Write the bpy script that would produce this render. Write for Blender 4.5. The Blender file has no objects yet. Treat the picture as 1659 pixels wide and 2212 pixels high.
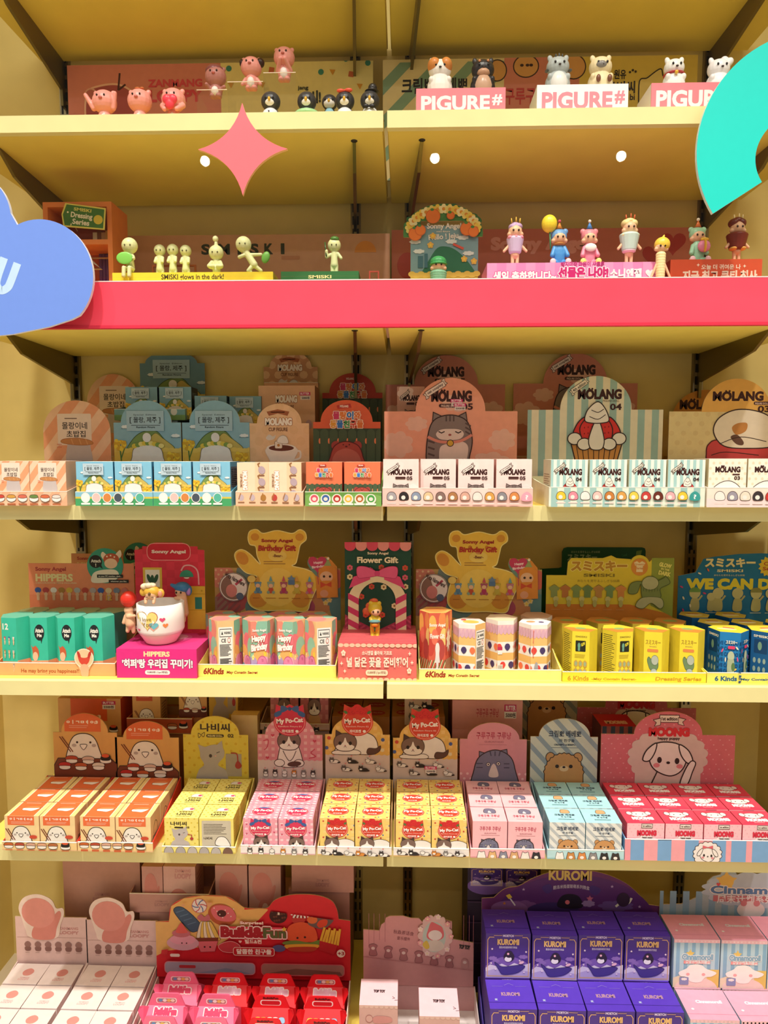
import bpy, bmesh, math, random
from mathutils import Vector, Matrix
random.seed(7)
S = bpy.context.scene
COL = S.collection
# ------------------------------------------------------------------ camera
F_PX, W_PX, H_PX = 1480.0, 1659.0, 2212.0
CAM_Z = 1.45
YAW, TILT = math.radians(1.6), math.radians(4.7)
CAM = Vector((0, 0, CAM_Z))
FWD = Vector((-math.sin(YAW)*math.cos(TILT), math.cos(YAW)*math.cos(TILT), -math.sin(TILT)))
RGT = Vector((math.cos(YAW), math.sin(YAW), 0))
UPV = RGT.cross(FWD)
cd = bpy.data.cameras.new('camera')
cam = bpy.data.objects.new('camera', cd); COL.objects.link(cam)
cam.matrix_world = Matrix(((RGT.x, UPV.x, -FWD.x, CAM.x), (RGT.y, UPV.y, -FWD.y, CAM.y), (RGT.z, UPV.z, -FWD.z, CAM.z), (0, 0, 0, 1)))
cd.sensor_fit = 'VERTICAL'; cd.sensor_height = 36.0; cd.sensor_width = 27.0
cd.lens = 36.0*F_PX/H_PX
cd.clip_start = 0.05
S.camera = cam
S.cycles.transparent_max_bounces = 48
# ------------------------------------------------------------------ light
S.view_settings.view_transform = 'Standard'
S.view_settings.look = 'None'
S.view_settings.gamma = 1.0
S.view_settings.use_curve_mapping = False
S.view_settings.exposure = 0.05
wd = bpy.data.worlds.new('world'); S.world = wd; wd.use_nodes = True
bg = wd.node_tree.nodes['Background']
bg.inputs[0].default_value = (1.0, 0.89, 0.75, 1)
bg.inputs[1].default_value = 0.33
LAMP_W, FRONT_W = 150.0, 12.0
for k, (lx, ly, lz, e) in enumerate([(-1.5, .45, 2.1, 1), (-.75, .45, 2.1, 1), (0, .45, 2.1, 1), (.75, .45, 2.1, 1), (1.5, .45, 2.1, 1), (-1.49, -2.5, 2.2, 0), (.23, -2.5, 2.2, 0), (1.6, -2.5, 2.2, 0), (2.81, -2.5, 2.2, 0)]):
    ld = bpy.data.lights.new('ceiling_lamp', 'SPOT' if e else 'POINT')
    ld.energy = LAMP_W if e else FRONT_W; ld.color = (1.0, 0.92, 0.83)
    ld.shadow_soft_size = 0.045 if e else 0.034
    lo = bpy.data.objects.new('ceiling_lamp', ld); COL.objects.link(lo)
    lo.location = (lx, ly, CAM_Z + lz)
    if e: ld.spot_size = math.radians(72); ld.spot_blend = 1.0; lo.rotation_euler = (math.radians(13), 0, 0)

ad = bpy.data.lights.new('added_fill_light', 'AREA'); ad.shape = 'RECTANGLE'; ad.size = 4.0; ad.size_y = 0.9  # unseen fill added to bounce off the floor onto the shelf undersides
ad.energy = 42; ad.color = (1.0, 0.93, 0.84)
ao = bpy.data.objects.new('added_fill_light', ad); COL.objects.link(ao); ao.location = (0, -0.28, CAM_Z + 2.3)
# ------------------------------------------------------------------ pixel -> place
def ray(px, py):
    return FWD + RGT*((px - W_PX/2)/F_PX) + UPV*((H_PX/2 - py)/F_PX)
def P(px, py, Y):
    d = ray(px, py); return CAM + d*(Y/d.y)
def PZ(px, py, z):
    d = ray(px, py); return CAM + d*((z - CAM_Z)/d.z)

# ------------------------------------------------------------------ materials
_M = {}
def lin(h):
    r = []
    for i in (0, 2, 4):
        c = int(h[i:i+2], 16)/255.0
        r.append(c/12.92 if c <= 0.04045 else ((c+0.055)/1.055)**2.4)
    return r
def M(h, rough=0.5, kind='paper'):
    key = (h, rough, kind)
    if key in _M: return _M[key]
    m = bpy.data.materials.new(kind + '_' + h); m.use_nodes = True
    nt = m.node_tree; b = nt.nodes['Principled BSDF']
    c = lin(h)
    b.inputs['Roughness'].default_value = rough
    if kind == 'chrome':
        b.inputs['Metallic'].default_value = 1.0
    if kind in ('paper', 'panel', 'plastic'):
        tc = nt.nodes.new('ShaderNodeTexCoord'); nz = nt.nodes.new('ShaderNodeTexNoise')
        nz.inputs['Scale'].default_value = 14 if kind == 'panel' else 60
        rp = nt.nodes.new('ShaderNodeValToRGB')
        k = 0.94 if kind != 'plastic' else 0.98
        rp.color_ramp.elements[0].position = 0.3; rp.color_ramp.elements[1].position = 0.7
        rp.color_ramp.elements[0].color = (c[0]*k, c[1]*k, c[2]*k, 1); rp.color_ramp.elements[1].color = (*c, 1)
        nt.links.new(tc.outputs['Object'], nz.inputs['Vector']); nt.links.new(nz.outputs['Fac'], rp.inputs['Fac'])
        nt.links.new(rp.outputs['Color'], b.inputs['Base Color'])
    else:
        b.inputs['Base Color'].default_value = (*c, 1)
    b.inputs['Specular IOR Level'].default_value = 0.35
    _M[key] = m; return m
def clear(name, fac, tint=(1, 1, 1), rough=0.0):
    m = bpy.data.materials.new(name); m.use_nodes = True; nt = m.node_tree
    for n in list(nt.nodes):
        if n.type != 'OUTPUT_MATERIAL': nt.nodes.remove(n)
    out = [n for n in nt.nodes][0]
    tr = nt.nodes.new('ShaderNodeBsdfTransparent'); tr.inputs[0].default_value = (*tint, 1)
    gl = nt.nodes.new('ShaderNodeBsdfGlossy'); gl.inputs['Roughness'].default_value = rough
    fr = nt.nodes.new('ShaderNodeLayerWeight'); fr.inputs[0].default_value = 0.5
    pw = nt.nodes.new('ShaderNodeMath'); pw.operation = 'POWER'; pw.inputs[1].default_value = 5.0
    ml = nt.nodes.new('ShaderNodeMath'); ml.operation = 'MULTIPLY_ADD'; ml.inputs[1].default_value = 0.4*fac; ml.inputs[2].default_value = 0.02*fac
    nt.links.new(fr.outputs['Facing'], pw.inputs[0])
    mx = nt.nodes.new('ShaderNodeMixShader')
    nt.links.new(pw.outputs[0], ml.inputs[0]); nt.links.new(ml.outputs[0], mx.inputs[0])
    nt.links.new(tr.outputs[0], mx.inputs[1]); nt.links.new(gl.outputs[0], mx.inputs[2])
    nt.links.new(mx.outputs[0], out.inputs[0])
    return m
GLASS = clear('clear_glass', 0.5, (0.99, 0.993, 0.985), 0.0)
FILM = clear('clear_film', 1.2, (0.985, 0.985, 0.985), 0.08)

# ------------------------------------------------------------------ mesh builder
class MB:
    def __init__(s): s.v = []; s.f = []; s.m = []; s.mats = []; s.sm = []
    def mi(s, m):
        if isinstance(m, str): m = M(m)
        if m not in s.mats: s.mats.append(m)
        return s.mats.index(m)
    def face(s, pts, m, smooth=False):
        i = len(s.v); s.v += [tuple(p) for p in pts]; s.f.append(list(range(i, i+len(pts)))); s.m.append(s.mi(m)); s.sm.append(smooth)
    def raw(s, verts, faces, m, smooth=False):
        i = len(s.v); k = s.mi(m); s.v += [tuple(p) for p in verts]
        for f in faces: s.f.append([a+i for a in f]); s.m.append(k); s.sm.append(smooth)
    def box(s, x0, x1, y0, y1, z0, z1, m):
        v = [(x0,y0,z0),(x1,y0,z0),(x1,y1,z0),(x0,y1,z0),(x0,y0,z1),(x1,y0,z1),(x1,y1,z1),(x0,y1,z1)]
        s.raw(v, [(0,3,2,1),(4,5,6,7),(0,1,5,4),(1,2,6,5),(2,3,7,6),(3,0,4,7)], m)
    def prism(s, pts, d, m, ms=None):
        """pts = list of (Vector) boundary loop facing front; d = extrude Vector"""
        n = len(pts); d = Vector(d); pts = [Vector(p) for p in pts]
        bk = [p + d for p in pts]; i = len(s.v)
        s.v += [tuple(p) for p in pts + bk]
        s.f.append(list(range(i, i+n))); s.m.append(s.mi(m)); s.sm.append(False)
        s.f.append(list(range(i+2*n-1, i+n-1, -1))); s.m.append(s.mi(ms or m)); s.sm.append(False)
        for k in range(n):
            j = (k+1) % n
            s.f.append([i+j, i+k, i+n+k, i+n+j]); s.m.append(s.mi(ms or m)); s.sm.append(False)
    def sphere(s, c, r, m, n=14, k=9, rot=None):
        if not isinstance(r, (tuple, list)): r = (r, r, r)
        R = rot or Matrix.Identity(3); c = Vector(c)
        v = [c + R @ Vector((0, 0, r[2]))]
        for a in range(1, k):
            t = math.pi*a/k
            for b in range(n):
                p = 2*math.pi*b/n
                v.append(c + R @ Vector((r[0]*math.sin(t)*math.cos(p), r[1]*math.sin(t)*math.sin(p), r[2]*math.cos(t))))
        v.append(c + R @ Vector((0, 0, -r[2]))); f = []
        for b in range(n): f.append((0, 1+b, 1+(b+1) % n))
        for a in range(k-2):
            for b in range(n):
                f.append((1+a*n+b, 1+(a+1)*n+b, 1+(a+1)*n+(b+1) % n, 1+a*n+(b+1) % n))
        e = len(v)-1; o = 1+(k-2)*n
        for b in range(n): f.append((o+b, e, o+(b+1) % n))
        s.raw(v, f, m, True)
    def lathe(s, prof, m, n=32, c=(0, 0, 0)):
        v = []; f = []; L = len(prof)
        for (r, z) in prof:
            for b in range(n):
                p = 2*math.pi*b/n; v.append((c[0]+r*math.cos(p), c[1]+r*math.sin(p), c[2]+z))
        for a in range(L-1):
            for b in range(n): f.append((a*n+b, a*n+(b+1) % n, (a+1)*n+(b+1) % n, (a+1)*n+b))
        s.raw(v, f, m, True)
    def tube(s, pts, r, m, n=8):
        pts = [Vector(p) for p in pts]; v = []; f = []
        for i, p in enumerate(pts):
            d = (pts[min(i+1, len(pts)-1)] - pts[max(i-1, 0)]).normalized()
            a = d.cross(Vector((0, 0, 1)));
            if a.length < 1e-3: a = Vector((1, 0, 0))
            a.normalize(); b = d.cross(a); rr = r[i] if isinstance(r, (list, tuple)) else r
            for k in range(n): t = 2*math.pi*k/n; v.append(p + a*rr*math.cos(t) + b*rr*math.sin(t))
        for i in range(len(pts)-1):
            for k in range(n): f.append((i*n+k, i*n+(k+1) % n, (i+1)*n+(k+1) % n, (i+1)*n+k))
        f.append(tuple(range(n-1, -1, -1))); f.append(tuple(range((len(pts)-1)*n, len(pts)*n)))
        s.raw(v, f, m, True)
    def build(s, name, parent=None, loc=None):
        me = bpy.data.meshes.new(name); me.from_pydata(s.v, [], s.f)
        for m in s.mats: me.materials.append(m)
        me.polygons.foreach_set('material_index', s.m); me.polygons.foreach_set('use_smooth', s.sm)
        me.update()
        o = bpy.data.objects.new(name, me); COL.objects.link(o)
        if parent: o.parent = parent
        if loc is not None: o.location = loc
        return o
def tag(o, label=None, cat=None, group=None, kind=None):
    if label: o['label'] = label
    if cat: o['category'] = cat
    if group: o['group'] = group
    if kind: o['kind'] = kind
    return o
def empty(name, loc, label, cat, group=None, rz=0):
    o = bpy.data.objects.new(name, None); COL.objects.link(o); o.location = loc; o.rotation_euler = (0, 0, rz)
    o.empty_display_size = 0.02
    return tag(o, label, cat, group)
def dup(root, loc, label=None, group=None, rz=None):
    r = root.copy(); COL.objects.link(r); r.location = loc
    if rz is not None: r.rotation_euler = (0, 0, rz)
    if label: r['label'] = label
    if group: r['group'] = group
    for ch in list(root.children):
        c = ch.copy(); COL.objects.link(c); c.parent = r
        for g in list(ch.children):
            d = g.copy(); COL.objects.link(d); d.parent = c
    return r

# ------------------------------------------------------------------ text
_T = {}
def textmesh(txt, bold):
    k = (txt, bold)
    if k in _T: return _T[k]
    cu = bpy.data.curves.new('lettering', 'FONT'); cu.body = txt; cu.size = 1.0; cu.resolution_u = 3
    cu.offset = bold; cu.fill_mode = 'FRONT'
    ob = bpy.data.objects.new('lettering', cu); COL.objects.link(ob)
    dg = bpy.context.evaluated_depsgraph_get()
    me = bpy.data.meshes.new_from_object(ob.evaluated_get(dg))
    v = [(p.co.x, p.co.y) for p in me.vertices]; f = [list(p.vertices) for p in me.polygons]
    bpy.data.objects.remove(ob); bpy.data.curves.remove(cu); bpy.data.meshes.remove(me)
    if not v: v = [(0, 0), (1, 0), (1, 1)]; f = []
    xs = [a for a, b in v]; ys = [b for a, b in v]
    _T[k] = (v, f, (min(xs), min(ys), max(xs), max(ys))); return _T[k]

# ------------------------------------------------------------------ 2-D artwork printed on a face
def clip_convex(sub, clip):
    def area(q): return sum(q[i][0]*q[(i+1) % len(q)][1]-q[(i+1) % len(q)][0]*q[i][1] for i in range(len(q)))
    if area(clip) < 0: clip = clip[::-1]
    out = list(sub)
    for i in range(len(clip)):
        a, b = clip[i], clip[(i+1) % len(clip)]
        inp, out = out, []
        if not inp: break
        def side(p): return (b[0]-a[0])*(p[1]-a[1])-(b[1]-a[1])*(p[0]-a[0])
        for k in range(len(inp)):
            p, q = inp[k-1], inp[k]; sp, sq = side(p), side(q)
            if (sp >= 0) != (sq >= 0):
                t = sp/(sp-sq); out.append((p[0]+(q[0]-p[0])*t, p[1]+(q[1]-p[1])*t))
            if sq >= 0: out.append(q)
    return out
def spline(pts, n=6, closed=True):
    o = []; L = len(pts)
    for i in range(L if closed else L-1):
        g = (lambda k: pts[k % L]) if closed else (lambda k: pts[max(0, min(L-1, k))])
        p0, p1, p2, p3 = g(i-1), g(i), g(i+1), g(i+2)
        for k in range(n):
            t = k/n
            o.append(tuple(0.5*(2*p1[j]+(p2[j]-p0[j])*t+(2*p0[j]-5*p1[j]+4*p2[j]-p3[j])*t*t+(3*p1[j]-p0[j]-3*p2[j]+p3[j])*t**3) for j in (0, 1)))
    if not closed: o.append(tuple(pts[-1]))
    return o
def ell(cx, cy, rx, ry, rot=0, n=24, a0=0, a1=360):
    c, s = math.cos(math.radians(rot)), math.sin(math.radians(rot)); o = []
    full = abs(a1-a0) >= 360
    for k in range(n if full else n+1):
        t = math.radians(a0+(a1-a0)*k/n); x, y = rx*math.cos(t), ry*math.sin(t)
        o.append((cx+x*c-y*s, cy+x*s+y*c))
    return o
def rrect(x0, y0, x1, y1, r=0):
    if r <= 0: return [(x0, y0), (x1, y0), (x1, y1), (x0, y1)]
    r = min(r, abs(x1-x0)/2, abs(y1-y0)/2); o = []
    for cx, cy, a in ((x1-r, y0+r, -90), (x1-r, y1-r, 0), (x0+r, y1-r, 90), (x0+r, y0+r, 180)):
        for k in range(5): t = math.radians(a+90*k/4); o.append((cx+r*math.cos(t), cy+r*math.sin(t)))
    return o
def heart(cx, cy, w, h):
    o = []
    for k in range(28):
        t = 2*math.pi*k/28
        o.append((cx+w/32*16*math.sin(t)**3, cy-h/30*(13*math.cos(t)-5*math.cos(2*t)-2*math.cos(3*t)-math.cos(4*t))-h*0.04))
    return o
def star(cx, cy, r, r2, n=5, rot=-90):
    return [(cx+(r if k % 2 == 0 else r2)*math.cos(math.radians(rot+180*k/n)), cy+(r if k % 2 == 0 else r2)*math.sin(math.radians(rot+180*k/n))) for k in range(2*n)]
def scallop(cx, cy, rx, ry, n=12, b=0.08):
    return [(cx+rx*(1-b+b*abs(math.sin(n*t/2)))*math.cos(t), cy+ry*(1-b+b*abs(math.sin(n*t/2)))*math.sin(t)) for t in [2*math.pi*k/(n*5) for k in range(n*5)]]
class Art:
    """print on a face: px frame (x0,y0)-(x1,y1), y down, mapped to origin+u*U+v*V; layers rise along N"""
    LAYER = 0.00006
    def __init__(s, mb, frame, O, U, V, N=None, clip=None):
        s.mb = mb; s.fr = frame; s.O = Vector(O); s.U = Vector(U); s.V = Vector(V)
        s.N = Vector(N) if N else s.U.cross(s.V).normalized(); s.k = 2; s.clip = clip
    def w(s, x, y, dz=0):
        x0, y0, x1, y1 = s.fr
        return s.O + s.U*((x-x0)/(x1-x0)) + s.V*((y1-y)/(y1-y0)) + s.N*(s.k*s.LAYER)
    def p(s, col, pts, o=None, ow=1.5, clip=True):
        s.k += 1
        if s.clip and clip:
            ch = True
            for c in s.clip:
                q = clip_convex(pts, c)
                if len(q) > 2: s.mb.face([s.w(*a) for a in s._or(q)], col)
        else:
            s.mb.face([s.w(*a) for a in s._or(pts)], col)
        if o: s.l(o, pts, ow, True)
    def _or(s, q):
        a = sum(q[i][0]*q[(i+1) % len(q)][1]-q[(i+1) % len(q)][0]*q[i][1] for i in range(len(q)))
        return q if a < 0 else q[::-1]
    def e(s, col, cx, cy, rx, ry=None, rot=0, o=None, ow=1.5, n=24): s.p(col, ell(cx, cy, rx, ry or rx, rot, n), o, ow)
    def r(s, col, x0, y0, x1, y1, rad=0, o=None, ow=1.5): s.p(col, rrect(x0, y0, x1, y1, rad), o, ow)
    def b(s, col, pts, o=None, ow=1.5): s.p(col, spline(pts), o, ow)
    def l(s, col, pts, w=1.5, closed=False):
        s.k += 1; q = [pts[0]]
        for p in pts[1:]:
            if math.hypot(p[0]-q[-1][0], p[1]-q[-1][1]) > 1e-4: q.append(p)
        if closed and math.hypot(q[0][0]-q[-1][0], q[0][1]-q[-1][1]) < 1e-4: q.pop()
        n = len(q)
        if n < 2: return
        sg = []
        for i in range(n if closed else n-1):
            a, b = q[i], q[(i+1) % n]; L = math.hypot(b[0]-a[0], b[1]-a[1]); sg.append(((b[0]-a[0])/L, (b[1]-a[1])/L))
        off = []
        for i in range(n):
            d1 = sg[i-1] if (closed or i > 0) else sg[0]; d2 = sg[i % len(sg)] if (closed or i < n-1) else sg[-1]
            nx, ny = -(d1[1]+d2[1]), d1[0]+d2[0]; L = math.hypot(nx, ny)
            if L < 0.35: nx, ny, L = -d2[1], d2[0], 1
            c = max(0.5, (nx*-d2[1]+ny*d2[0])/L)
            off.append((nx/L*w/2/c, ny/L*w/2/c))
        e = w*.3
        for i in range(n if closed else n-1):
            j = (i+1) % n; a, b = q[i], q[j]; oa, ob = off[i], off[j]
            if not closed and i == 0: a = (a[0]-sg[0][0]*e, a[1]-sg[0][1]*e)
            if not closed and i == n-2: b = (b[0]+sg[-1][0]*e, b[1]+sg[-1][1]*e)
            f = [(a[0]+oa[0], a[1]+oa[1]), (b[0]+ob[0], b[1]+ob[1]), (b[0]-ob[0], b[1]-ob[1]), (a[0]-oa[0], a[1]-oa[1])]
            if s.clip:
                for c in s.clip:
                    ff = clip_convex(f, c)
                    if len(ff) > 2: s.mb.face([s.w(*v) for v in s._or(ff)], col)
            else: s.mb.face([s.w(*v) for v in s._or(f)], col)
    def use(s, src, dst, fn, *a, **kw):
        "run a drawing made in frame src so that it fills frame dst"
        b = s.w(dst[0], dst[3])-s.N*(s.k*s.LAYER); x0, y0, x1, y1 = s.fr
        fx = (src[2]-src[0])/(dst[2]-dst[0]); fy = (src[3]-src[1])/(dst[3]-dst[1])
        cl = [[(src[0]+(x-dst[0])*fx, src[1]+(y-dst[1])*fy) for x, y in c] for c in s.clip] if s.clip else None
        n = Art(s.mb, src, b, s.U*((dst[2]-dst[0])/(x1-x0)), s.V*((dst[3]-dst[1])/(y1-y0)), s.N, cl)
        n.k = s.k; fn(n, *a, **kw); s.k = n.k
    def t(s, col, txt, x0, y0, x1, y1, bold=0.0, rot=0, out=None, ob=0.04, arch=0, shear=0):
        em = (y1-y0)*.95; b = min(bold, .03)
        def spread(c, r):
            if r < .012: return s._t(c, txt, x0, y0, x1, y1, b, rot, arch, shear, b)
            n = 8 if r > .06 else 6 if r > .03 else 4
            for k in range(n):
                dx, dy = r*em*math.cos(6.283*k/n+.4), r*em*math.sin(6.283*k/n+.4); s.k -= .8
                s._t(c, txt, x0+dx, y0+dy, x1+dx, y1+dy, b, rot, arch, shear, b)
            s.k += 1
        if out: spread(out, max(bold-b, 0)+ob+.02)
        spread(col, bold-b)
    def _t(s, col, txt, x0, y0, x1, y1, bold, rot, arch, shear, ref):
        s.k += 1
        v, f, bb = textmesh(txt, bold); bb = textmesh(txt, ref)[2]
        w, h = max(bb[2]-bb[0], 1e-4), max(bb[3]-bb[1], 1e-4)
        cx, cy = (x0+x1)/2, (y0+y1)/2; c, sn = math.cos(math.radians(rot)), math.sin(math.radians(rot))
        out = []
        for (a, b) in v:
            u = (a-bb[0])/w-0.5; t = (b-bb[1])/h-0.5
            x = u*(x1-x0)+shear*t*(y1-y0); y = -t*(y1-y0)+arch*(4*u*u)
            out.append(s.w(cx+x*c-y*sn, cy+x*sn+y*c))
        s.mb.raw(out, f, col)
    def stripes(s, col, x0, y0, x1, y1, w, gap, ang=0, clip=None):
        """bars of width w, pitch w+gap, turned by ang (0 = vertical bars), inside the rectangle"""
        s.k += 1
        c, sn = math.cos(math.radians(ang)), math.sin(math.radians(ang)); cx, cy = (x0+x1)/2, (y0+y1)/2
        R = math.hypot(x1-x0, y1-y0)/2+w; u = -R
        while u < R:
            q = [(u, -R), (u+w, -R), (u+w, R), (u, R)]
            q = [(cx+a*c-b*sn, cy+a*sn+b*c) for a, b in q]
            q = clip_convex(q, [(x0, y0), (x1, y0), (x1, y1), (x0, y1)])
            for cl in (clip or s.clip or [None]):
                qq = clip_convex(q, cl) if (cl and len(q) > 2) else q
                if len(qq) > 2: s.mb.face([s.w(*a) for a in s._or(qq)], col)
            u += w+gap
    def dots(s, col, x0, y0, x1, y1, pitch, r, n=8, stag=True):
        j = 0; y = y0
        while y <= y1:
            x = x0+(pitch/2 if stag and j % 2 else 0)
            while x <= x1:
                s.k -= 1; s.e(col, x, y, r, n=n); x += pitch
            y += pitch*(0.8 if stag else 1); j += 1
        s.k += 1
    def flower(s, col, cx, cy, r, mid='f6d23c', n=5):
        for k in range(n):
            t = 2*math.pi*k/n-1.57; s.k -= .7; s.e(col, cx+r*.6*math.cos(t), cy+r*.6*math.sin(t), r*.42, n=10)
        s.k += 1
        s.e(mid, cx, cy, r*.35, n=10)
    def cloud(s, col, cx, cy, w, h):
        s.p(col, scallop(cx, cy, w/2, h/2, 7, .2))
    def lines(s, col, x0, y0, x1, y1, n, w=1.2, var=0.35):
        rr = random.Random(int(x0*7+y0))
        for i in range(n):
            y = y0+(y1-y0)*(i+.5)/n; s.k -= 1
            s.r(col, x0, y-w/2, x1-(x1-x0)*var*rr.random(), y+w/2)
        s.k += 1

def arch_pieces(x0, y0, x1, y1, ax0, ax1, ytop):
    """card: body rectangle (x0,y0)-(x1,y1) with a rounded tab ax0..ax1 rising to ytop; returns outline and convex pieces"""
    cx, rx = (ax0+ax1)/2, (ax1-ax0)/2
    arc = ell(cx, y0, rx, y0-ytop, 0, 28, 180, 360)
    out = [(x0, y1), (x0, y0)] + arc + [(x1, y0), (x1, y1)]
    return out, [[(x0, y0), (x1, y0), (x1, y1), (x0, y1)], arc]
def tomb_pieces(x0, x1, y1, ytop, sh):
    """tall round-topped card"""
    arc = ell((x0+x1)/2, sh, (x1-x0)/2, sh-ytop, 0, 28, 180, 360)
    out = [(x0, y1)] + arc + [(x1, y1)]
    return out, [out]

class Face:
    """size of a pixel rectangle standing at depth Y"""
    def __init__(s, x0, y0, x1, y1, Y):
        s.fr = (x0, y0, x1, y1); s.Y = Y
        a, b = P(x0, (y0+y1)/2, Y), P(x1, (y0+y1)/2, Y); c, d = P((x0+x1)/2, y0, Y), P((x0+x1)/2, y1, Y)
        s.w = b.x-a.x; s.h = c.z-d.z; s.base = Vector(((a.x+b.x)/2, Y, d.z))
def card_mesh(mb, F, outline, art, base, pieces=None, thick=0.003, back='cbb48a', org=None, lean=0.0):
    """thin board with printed front, local to F.base (or org)"""
    o = F.base-(org if org is not None else F.base)
    V = Vector((0, lean*F.h, F.h))
    A = Art(mb, F.fr, o+Vector((-F.w/2, 0, 0)), (F.w, 0, 0), V, clip=pieces)
    A.k = 0
    pts = [A.w(*q) for q in A._or(outline)]
    mb.prism(pts, (0, thick, 0), base, back)
    A.k = 2
    if art: art(A)
    return A
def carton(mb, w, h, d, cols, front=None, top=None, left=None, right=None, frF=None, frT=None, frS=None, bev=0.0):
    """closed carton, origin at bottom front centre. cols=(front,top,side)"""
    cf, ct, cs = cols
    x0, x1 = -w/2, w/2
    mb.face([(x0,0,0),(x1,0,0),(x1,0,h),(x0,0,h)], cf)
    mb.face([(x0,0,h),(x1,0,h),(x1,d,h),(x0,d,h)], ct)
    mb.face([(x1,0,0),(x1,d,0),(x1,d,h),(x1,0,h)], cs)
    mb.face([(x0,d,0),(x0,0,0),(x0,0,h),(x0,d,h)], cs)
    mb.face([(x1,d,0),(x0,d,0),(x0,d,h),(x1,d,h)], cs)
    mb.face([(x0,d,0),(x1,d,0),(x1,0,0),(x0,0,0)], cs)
    if front:
        q = frF or (0, 0, 100, 100)
        front(Art(mb, q, (x0,0,0), (w,0,0), (0,0,h), clip=[rrect(*q)]))
    if top:
        q = frT or (0, 0, 100, 100)
        top(Art(mb, q, (x0,0,h), (w,0,0), (0,d,0), clip=[rrect(*q)]))
    if right:
        q = frS or (0, 0, 100, 100)
        right(Art(mb, q, (x1,0,0), (0,d,0), (0,0,h), clip=[rrect(*q)]))
    if left:
        q = frS or (0, 0, 100, 100)
        left(Art(mb, q, (x0,d,0), (0,-d,0), (0,0,h), clip=[rrect(*q)]))
def tray_mesh(mb, w, d, lip, side_back, col, inner, front=None, frF=None, right=None, left=None, t=0.0025, top_curve=0.0, sidecol=None):
    """open display tray, origin bottom front centre; sides rise from lip height to side_back at the rear"""
    x0, x1 = -w/2, w/2; sc = sidecol or col
    mb.box(x0, x1, 0, d, 0, t, inner)
    mb.box(x0, x1, 0, t, t, lip-.0012, col); mb.box(x0, x1, -.0003, t, lip-.0012, lip, 'f7f1e4')
    mb.box(x0, x1, d-t, d, t, side_back, inner)
    for (xa, m) in ((x0, 1), (x1-t, 1)):
        pr = [(xa, t, t), (xa, d-t, t), (xa, d-t, side_back), (xa, d*0.35, lip+(side_back-lip)*0.25), (xa, t, lip)]
        mb.prism(pr, (t, 0, 0), sc, sc)
    if front:
        q = frF or (0, 0, 100, 100)
        front(Art(mb, q, (x0,0,0), (w,0,0), (0,0,lip), clip=[rrect(*q)]))
def blobs(name, parts, mat, parent=None, loc=None, vox=0.0016, smooth=2):
    """one continuous surface grown from overlapping ellipsoids / capsules"""
    mb = MB()
    for q in parts:
        if q[0] == 's': mb.sphere(q[1], q[2], mat, 16, 10, q[3] if len(q) > 3 else None)
        else:
            a, b = Vector(q[1]), Vector(q[2]); ra, rb = q[3], q[4]
            nk = max(7, int((b-a).length/(min(ra, rb)*.45)))
            for k in range(nk+1):
                t = k/nk; mb.sphere(a.lerp(b, t), ra+(rb-ra)*t, mat, 12, 8)
    o = mb.build(name+'_draft')
    md = o.modifiers.new('r', 'REMESH'); md.mode = 'VOXEL'; md.voxel_size = vox; md.use_smooth_shade = True
    if smooth:
        ms = o.modifiers.new('s', 'SMOOTH'); ms.iterations = smooth*2; ms.factor = 0.5
    dg = bpy.context.evaluated_depsgraph_get()
    me = bpy.data.meshes.new_from_object(o.evaluated_get(dg)); me.name = name
    me.materials.clear(); me.materials.append(M(mat, 0.35, 'plastic') if isinstance(mat, str) else mat)
    for pl in me.polygons: pl.use_smooth = True; pl.material_index = 0
    old = o.data; bpy.data.objects.remove(o); bpy.data.meshes.remove(old)
    ob = bpy.data.objects.new(name, me); COL.objects.link(ob)
    if parent: ob.parent = parent
    if loc is not None: ob.location = loc
    return ob
ORD = ['leftmost', 'second from left', 'third from left', 'fourth from left', 'fifth from left', 'sixth from left', 'seventh from left', 'eighth from left']
def ordn(i, n):
    if n == 1: return 'only'
    if n == 2: return ('left', 'right')[i]
    if i == n-1: return 'rightmost'
    return ORD[i]
# ================================================================== THE SETTING
YF, YB = 1.43, 1.86            # shelf front edge, back wall
X0 = P(832, 300, YF).x         # seam between the two bays
YEL = M('f2db6a', 0.45, 'panel'); WALL = M('efd98a', 0.6, 'panel'); FASC = M('eee4a4', 0.4, 'panel')
FLOORZ = 0.0
mb = MB(); mb.box(-1.4, 1.4, YB, YB+0.05, 0, 2.9, WALL); tag(mb.build('wall_back'), kind='structure')
xl, xr = P(12, 1650, YB).x, P(1636, 1650, YB).x
mb = MB(); mb.box(xl-0.04, xl, YF-0.02, YB, 0, 2.9, WALL); tag(mb.build('wall_left'), kind='structure')
mb = MB(); mb.box(xr, xr+0.04, YF-0.02, YB, 0, 2.9, WALL); tag(mb.build('wall_right'), kind='structure')
mb = MB(); mb.box(-3.2, 3.2, -4.2, YB+0.05, -0.05, 0, M('e6d8bc', 0.35, 'panel')); tag(mb.build('floor'), kind='structure')
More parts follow.
